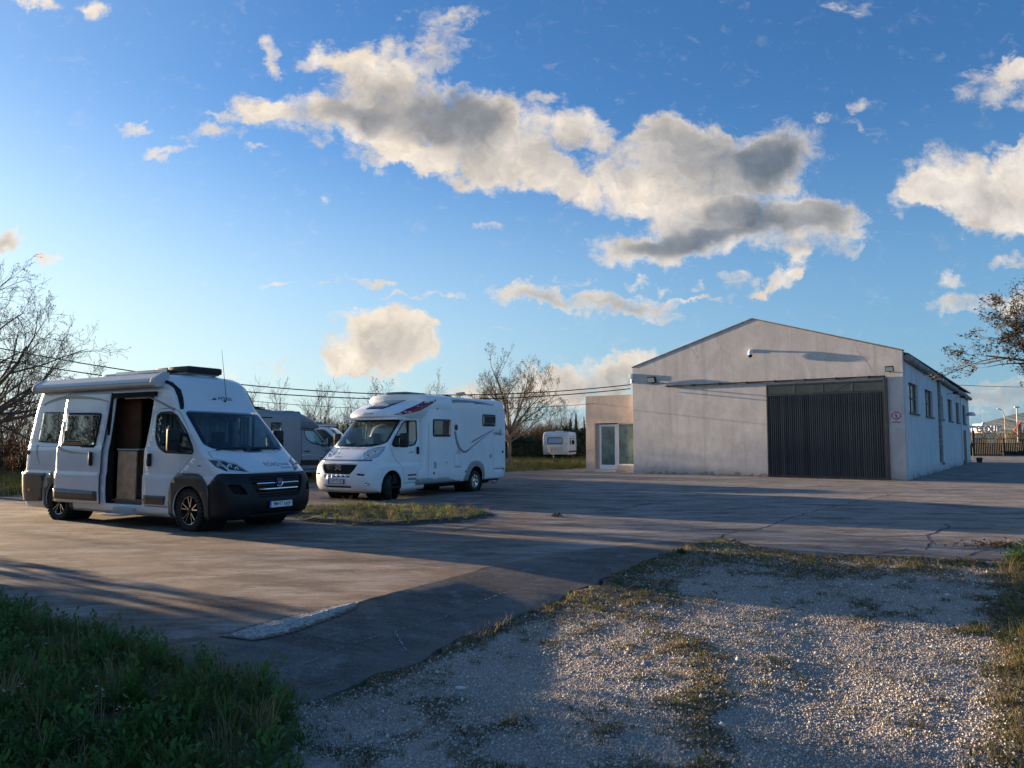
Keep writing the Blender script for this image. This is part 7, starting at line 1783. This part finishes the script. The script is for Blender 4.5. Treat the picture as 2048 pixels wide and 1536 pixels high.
# supermarket with roof letters
M_CRM = mat('cream_wall', (.62, .55, .44), .8, var=.08, vs=.2); M_LET = mat('roof_letter', (.55, .55, .60), .5); M_LETB = mat('roof_letter_blue', (.02, .05, .22), .5); M_LETR = mat('roof_letter_red', (.62, .05, .03), .5)
YS = 205.0; xa = dep(1920, 870, YS).x; xb = dep(2120, 870, YS).x
sm = empty('supermarket', (xa, YS, 0), 0, label='long low cream supermarket with a white lettered sign on its roof', cat='supermarket')
MB().b2((0, 0, 0), (xb - xa, 30, 3.5)).build('wall', M_CRM, sm); MB().b2((-.3, -.3, 3.5), (xb - xa + .3, 30.3, 3.75)).build('parapet', M_LGREY, sm)
for k in range(5): MB().b2((4 + k * 5.2, -.06, .3), (7.4 + k * 5.2, -.005, 2.3)).build('window', M_GLD, sm)
MB().b2((dep(1991, 870, YS).x - xa, 6, 3.75), (dep(2006, 870, YS).x - xa, 10, 6.3)).build('roof_block', mat('block_cream', (.68, .60, .48), .8), sm); MB().box((dep(1998, 870, YS).x - xa, 5.95, 5.1), (.7, .05, .7), Matrix.Rotation(R(45), 3, 'Y')).build('mark', M_LETR, sm)
tx = text_mesh('Carrefour', 3.7, .22, 'lettering', [M_LET], sm, (0, -.3, 5.05), (R(90), 0, 0), 1, 0, .09)
xmx = max(v.co.x for v in tx.data.vertices); xmn = min(v.co.x for v in tx.data.vertices); xr_ = dep(2002, 870, YS).x - xa; kk = 12.8 / (xmx - xmn)
for v in tx.data.vertices: v.co.x = xr_ + (v.co.x - xmx) * kk
MB().b2((dep(1925, 870, YS).x - xa, -.2, 3.85), (dep(2000, 870, YS).x - xa, -.1, 3.95)).b2((dep(1925, 870, YS).x - xa, -.2, 5.0), (dep(2000, 870, YS).x - xa, -.1, 5.08)).build('letter_rail', M_FEN, sm)
x1 = dep(2026, 870, YS).x - xa; x2 = dep(2040, 870, YS).x - xa
MB().prism([(x1, 4.6), (x2, 6.7), (x2, 5.6), (x2 + .1, 4.6), (x2, 3.6), (x2, 2.5)], 0, .3, Matrix(((1, 0, 0, 0), (0, 0, 1, -.6), (0, 1, 0, 0), (0, 0, 0, 1)))).build('logo', M_LETR, sm)
MB().prism(circ(x2 + 2.6, 4.6, 2.1, 20, 60, 300) + circ(x2 + 2.6, 4.6, 1.2, 20, 60, 300)[::-1], 0, .3, Matrix(((1, 0, 0, 0), (0, 0, 1, -.6), (0, 1, 0, 0), (0, 0, 0, 1)))).build('logo', M_LETB, sm)
# young trees by the gate
for k, (u, Y, hh) in enumerate(((1985, 88, 3.6), (2016, 90, 4.2), (2046, 88, 4.0))):
    T, B, tips = grow(81 + k, hh, .8, .06, 6, 2, 1.7, up=.35, kids=(7, 5), limb_len=1.8, el0=(.5, 1.2), twig=.012)
    tree('sapling', (dep(u, 870, Y).x, Y, 0), k, T, B, tips, M_BARKR, ['thin bare sapling in front of the big roof letters', 'thin bare sapling beside the red sign shape', 'thin bare sapling at the very right edge beyond the gate'][k], group='saplings beyond the gate', leaf=(buds(tips, k, .06, .8, 2, .1), mat('bud_yellow', (.24, .20, .07), .9)))
# hills: blue of the distance haze is put into the base colour
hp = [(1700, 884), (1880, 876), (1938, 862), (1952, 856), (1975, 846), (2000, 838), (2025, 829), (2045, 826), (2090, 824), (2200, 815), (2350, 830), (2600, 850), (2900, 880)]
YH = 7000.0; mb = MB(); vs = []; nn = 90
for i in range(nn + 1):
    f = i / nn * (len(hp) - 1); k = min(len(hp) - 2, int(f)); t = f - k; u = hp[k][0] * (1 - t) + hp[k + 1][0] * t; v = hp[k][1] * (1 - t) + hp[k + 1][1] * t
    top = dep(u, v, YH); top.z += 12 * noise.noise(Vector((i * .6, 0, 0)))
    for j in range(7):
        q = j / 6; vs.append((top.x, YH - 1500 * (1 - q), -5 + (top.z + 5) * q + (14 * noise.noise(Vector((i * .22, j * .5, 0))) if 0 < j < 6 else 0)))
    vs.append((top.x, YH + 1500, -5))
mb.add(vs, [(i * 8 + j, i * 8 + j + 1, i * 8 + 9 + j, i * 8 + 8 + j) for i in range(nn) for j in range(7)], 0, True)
mb.build('hills', mat('hill_haze_blue', (.085, .125, .15), .95, var=.12, vs=.002), kind='structure', label='pale blue grey hills, haze put into their colour, on the horizon behind the supermarket')
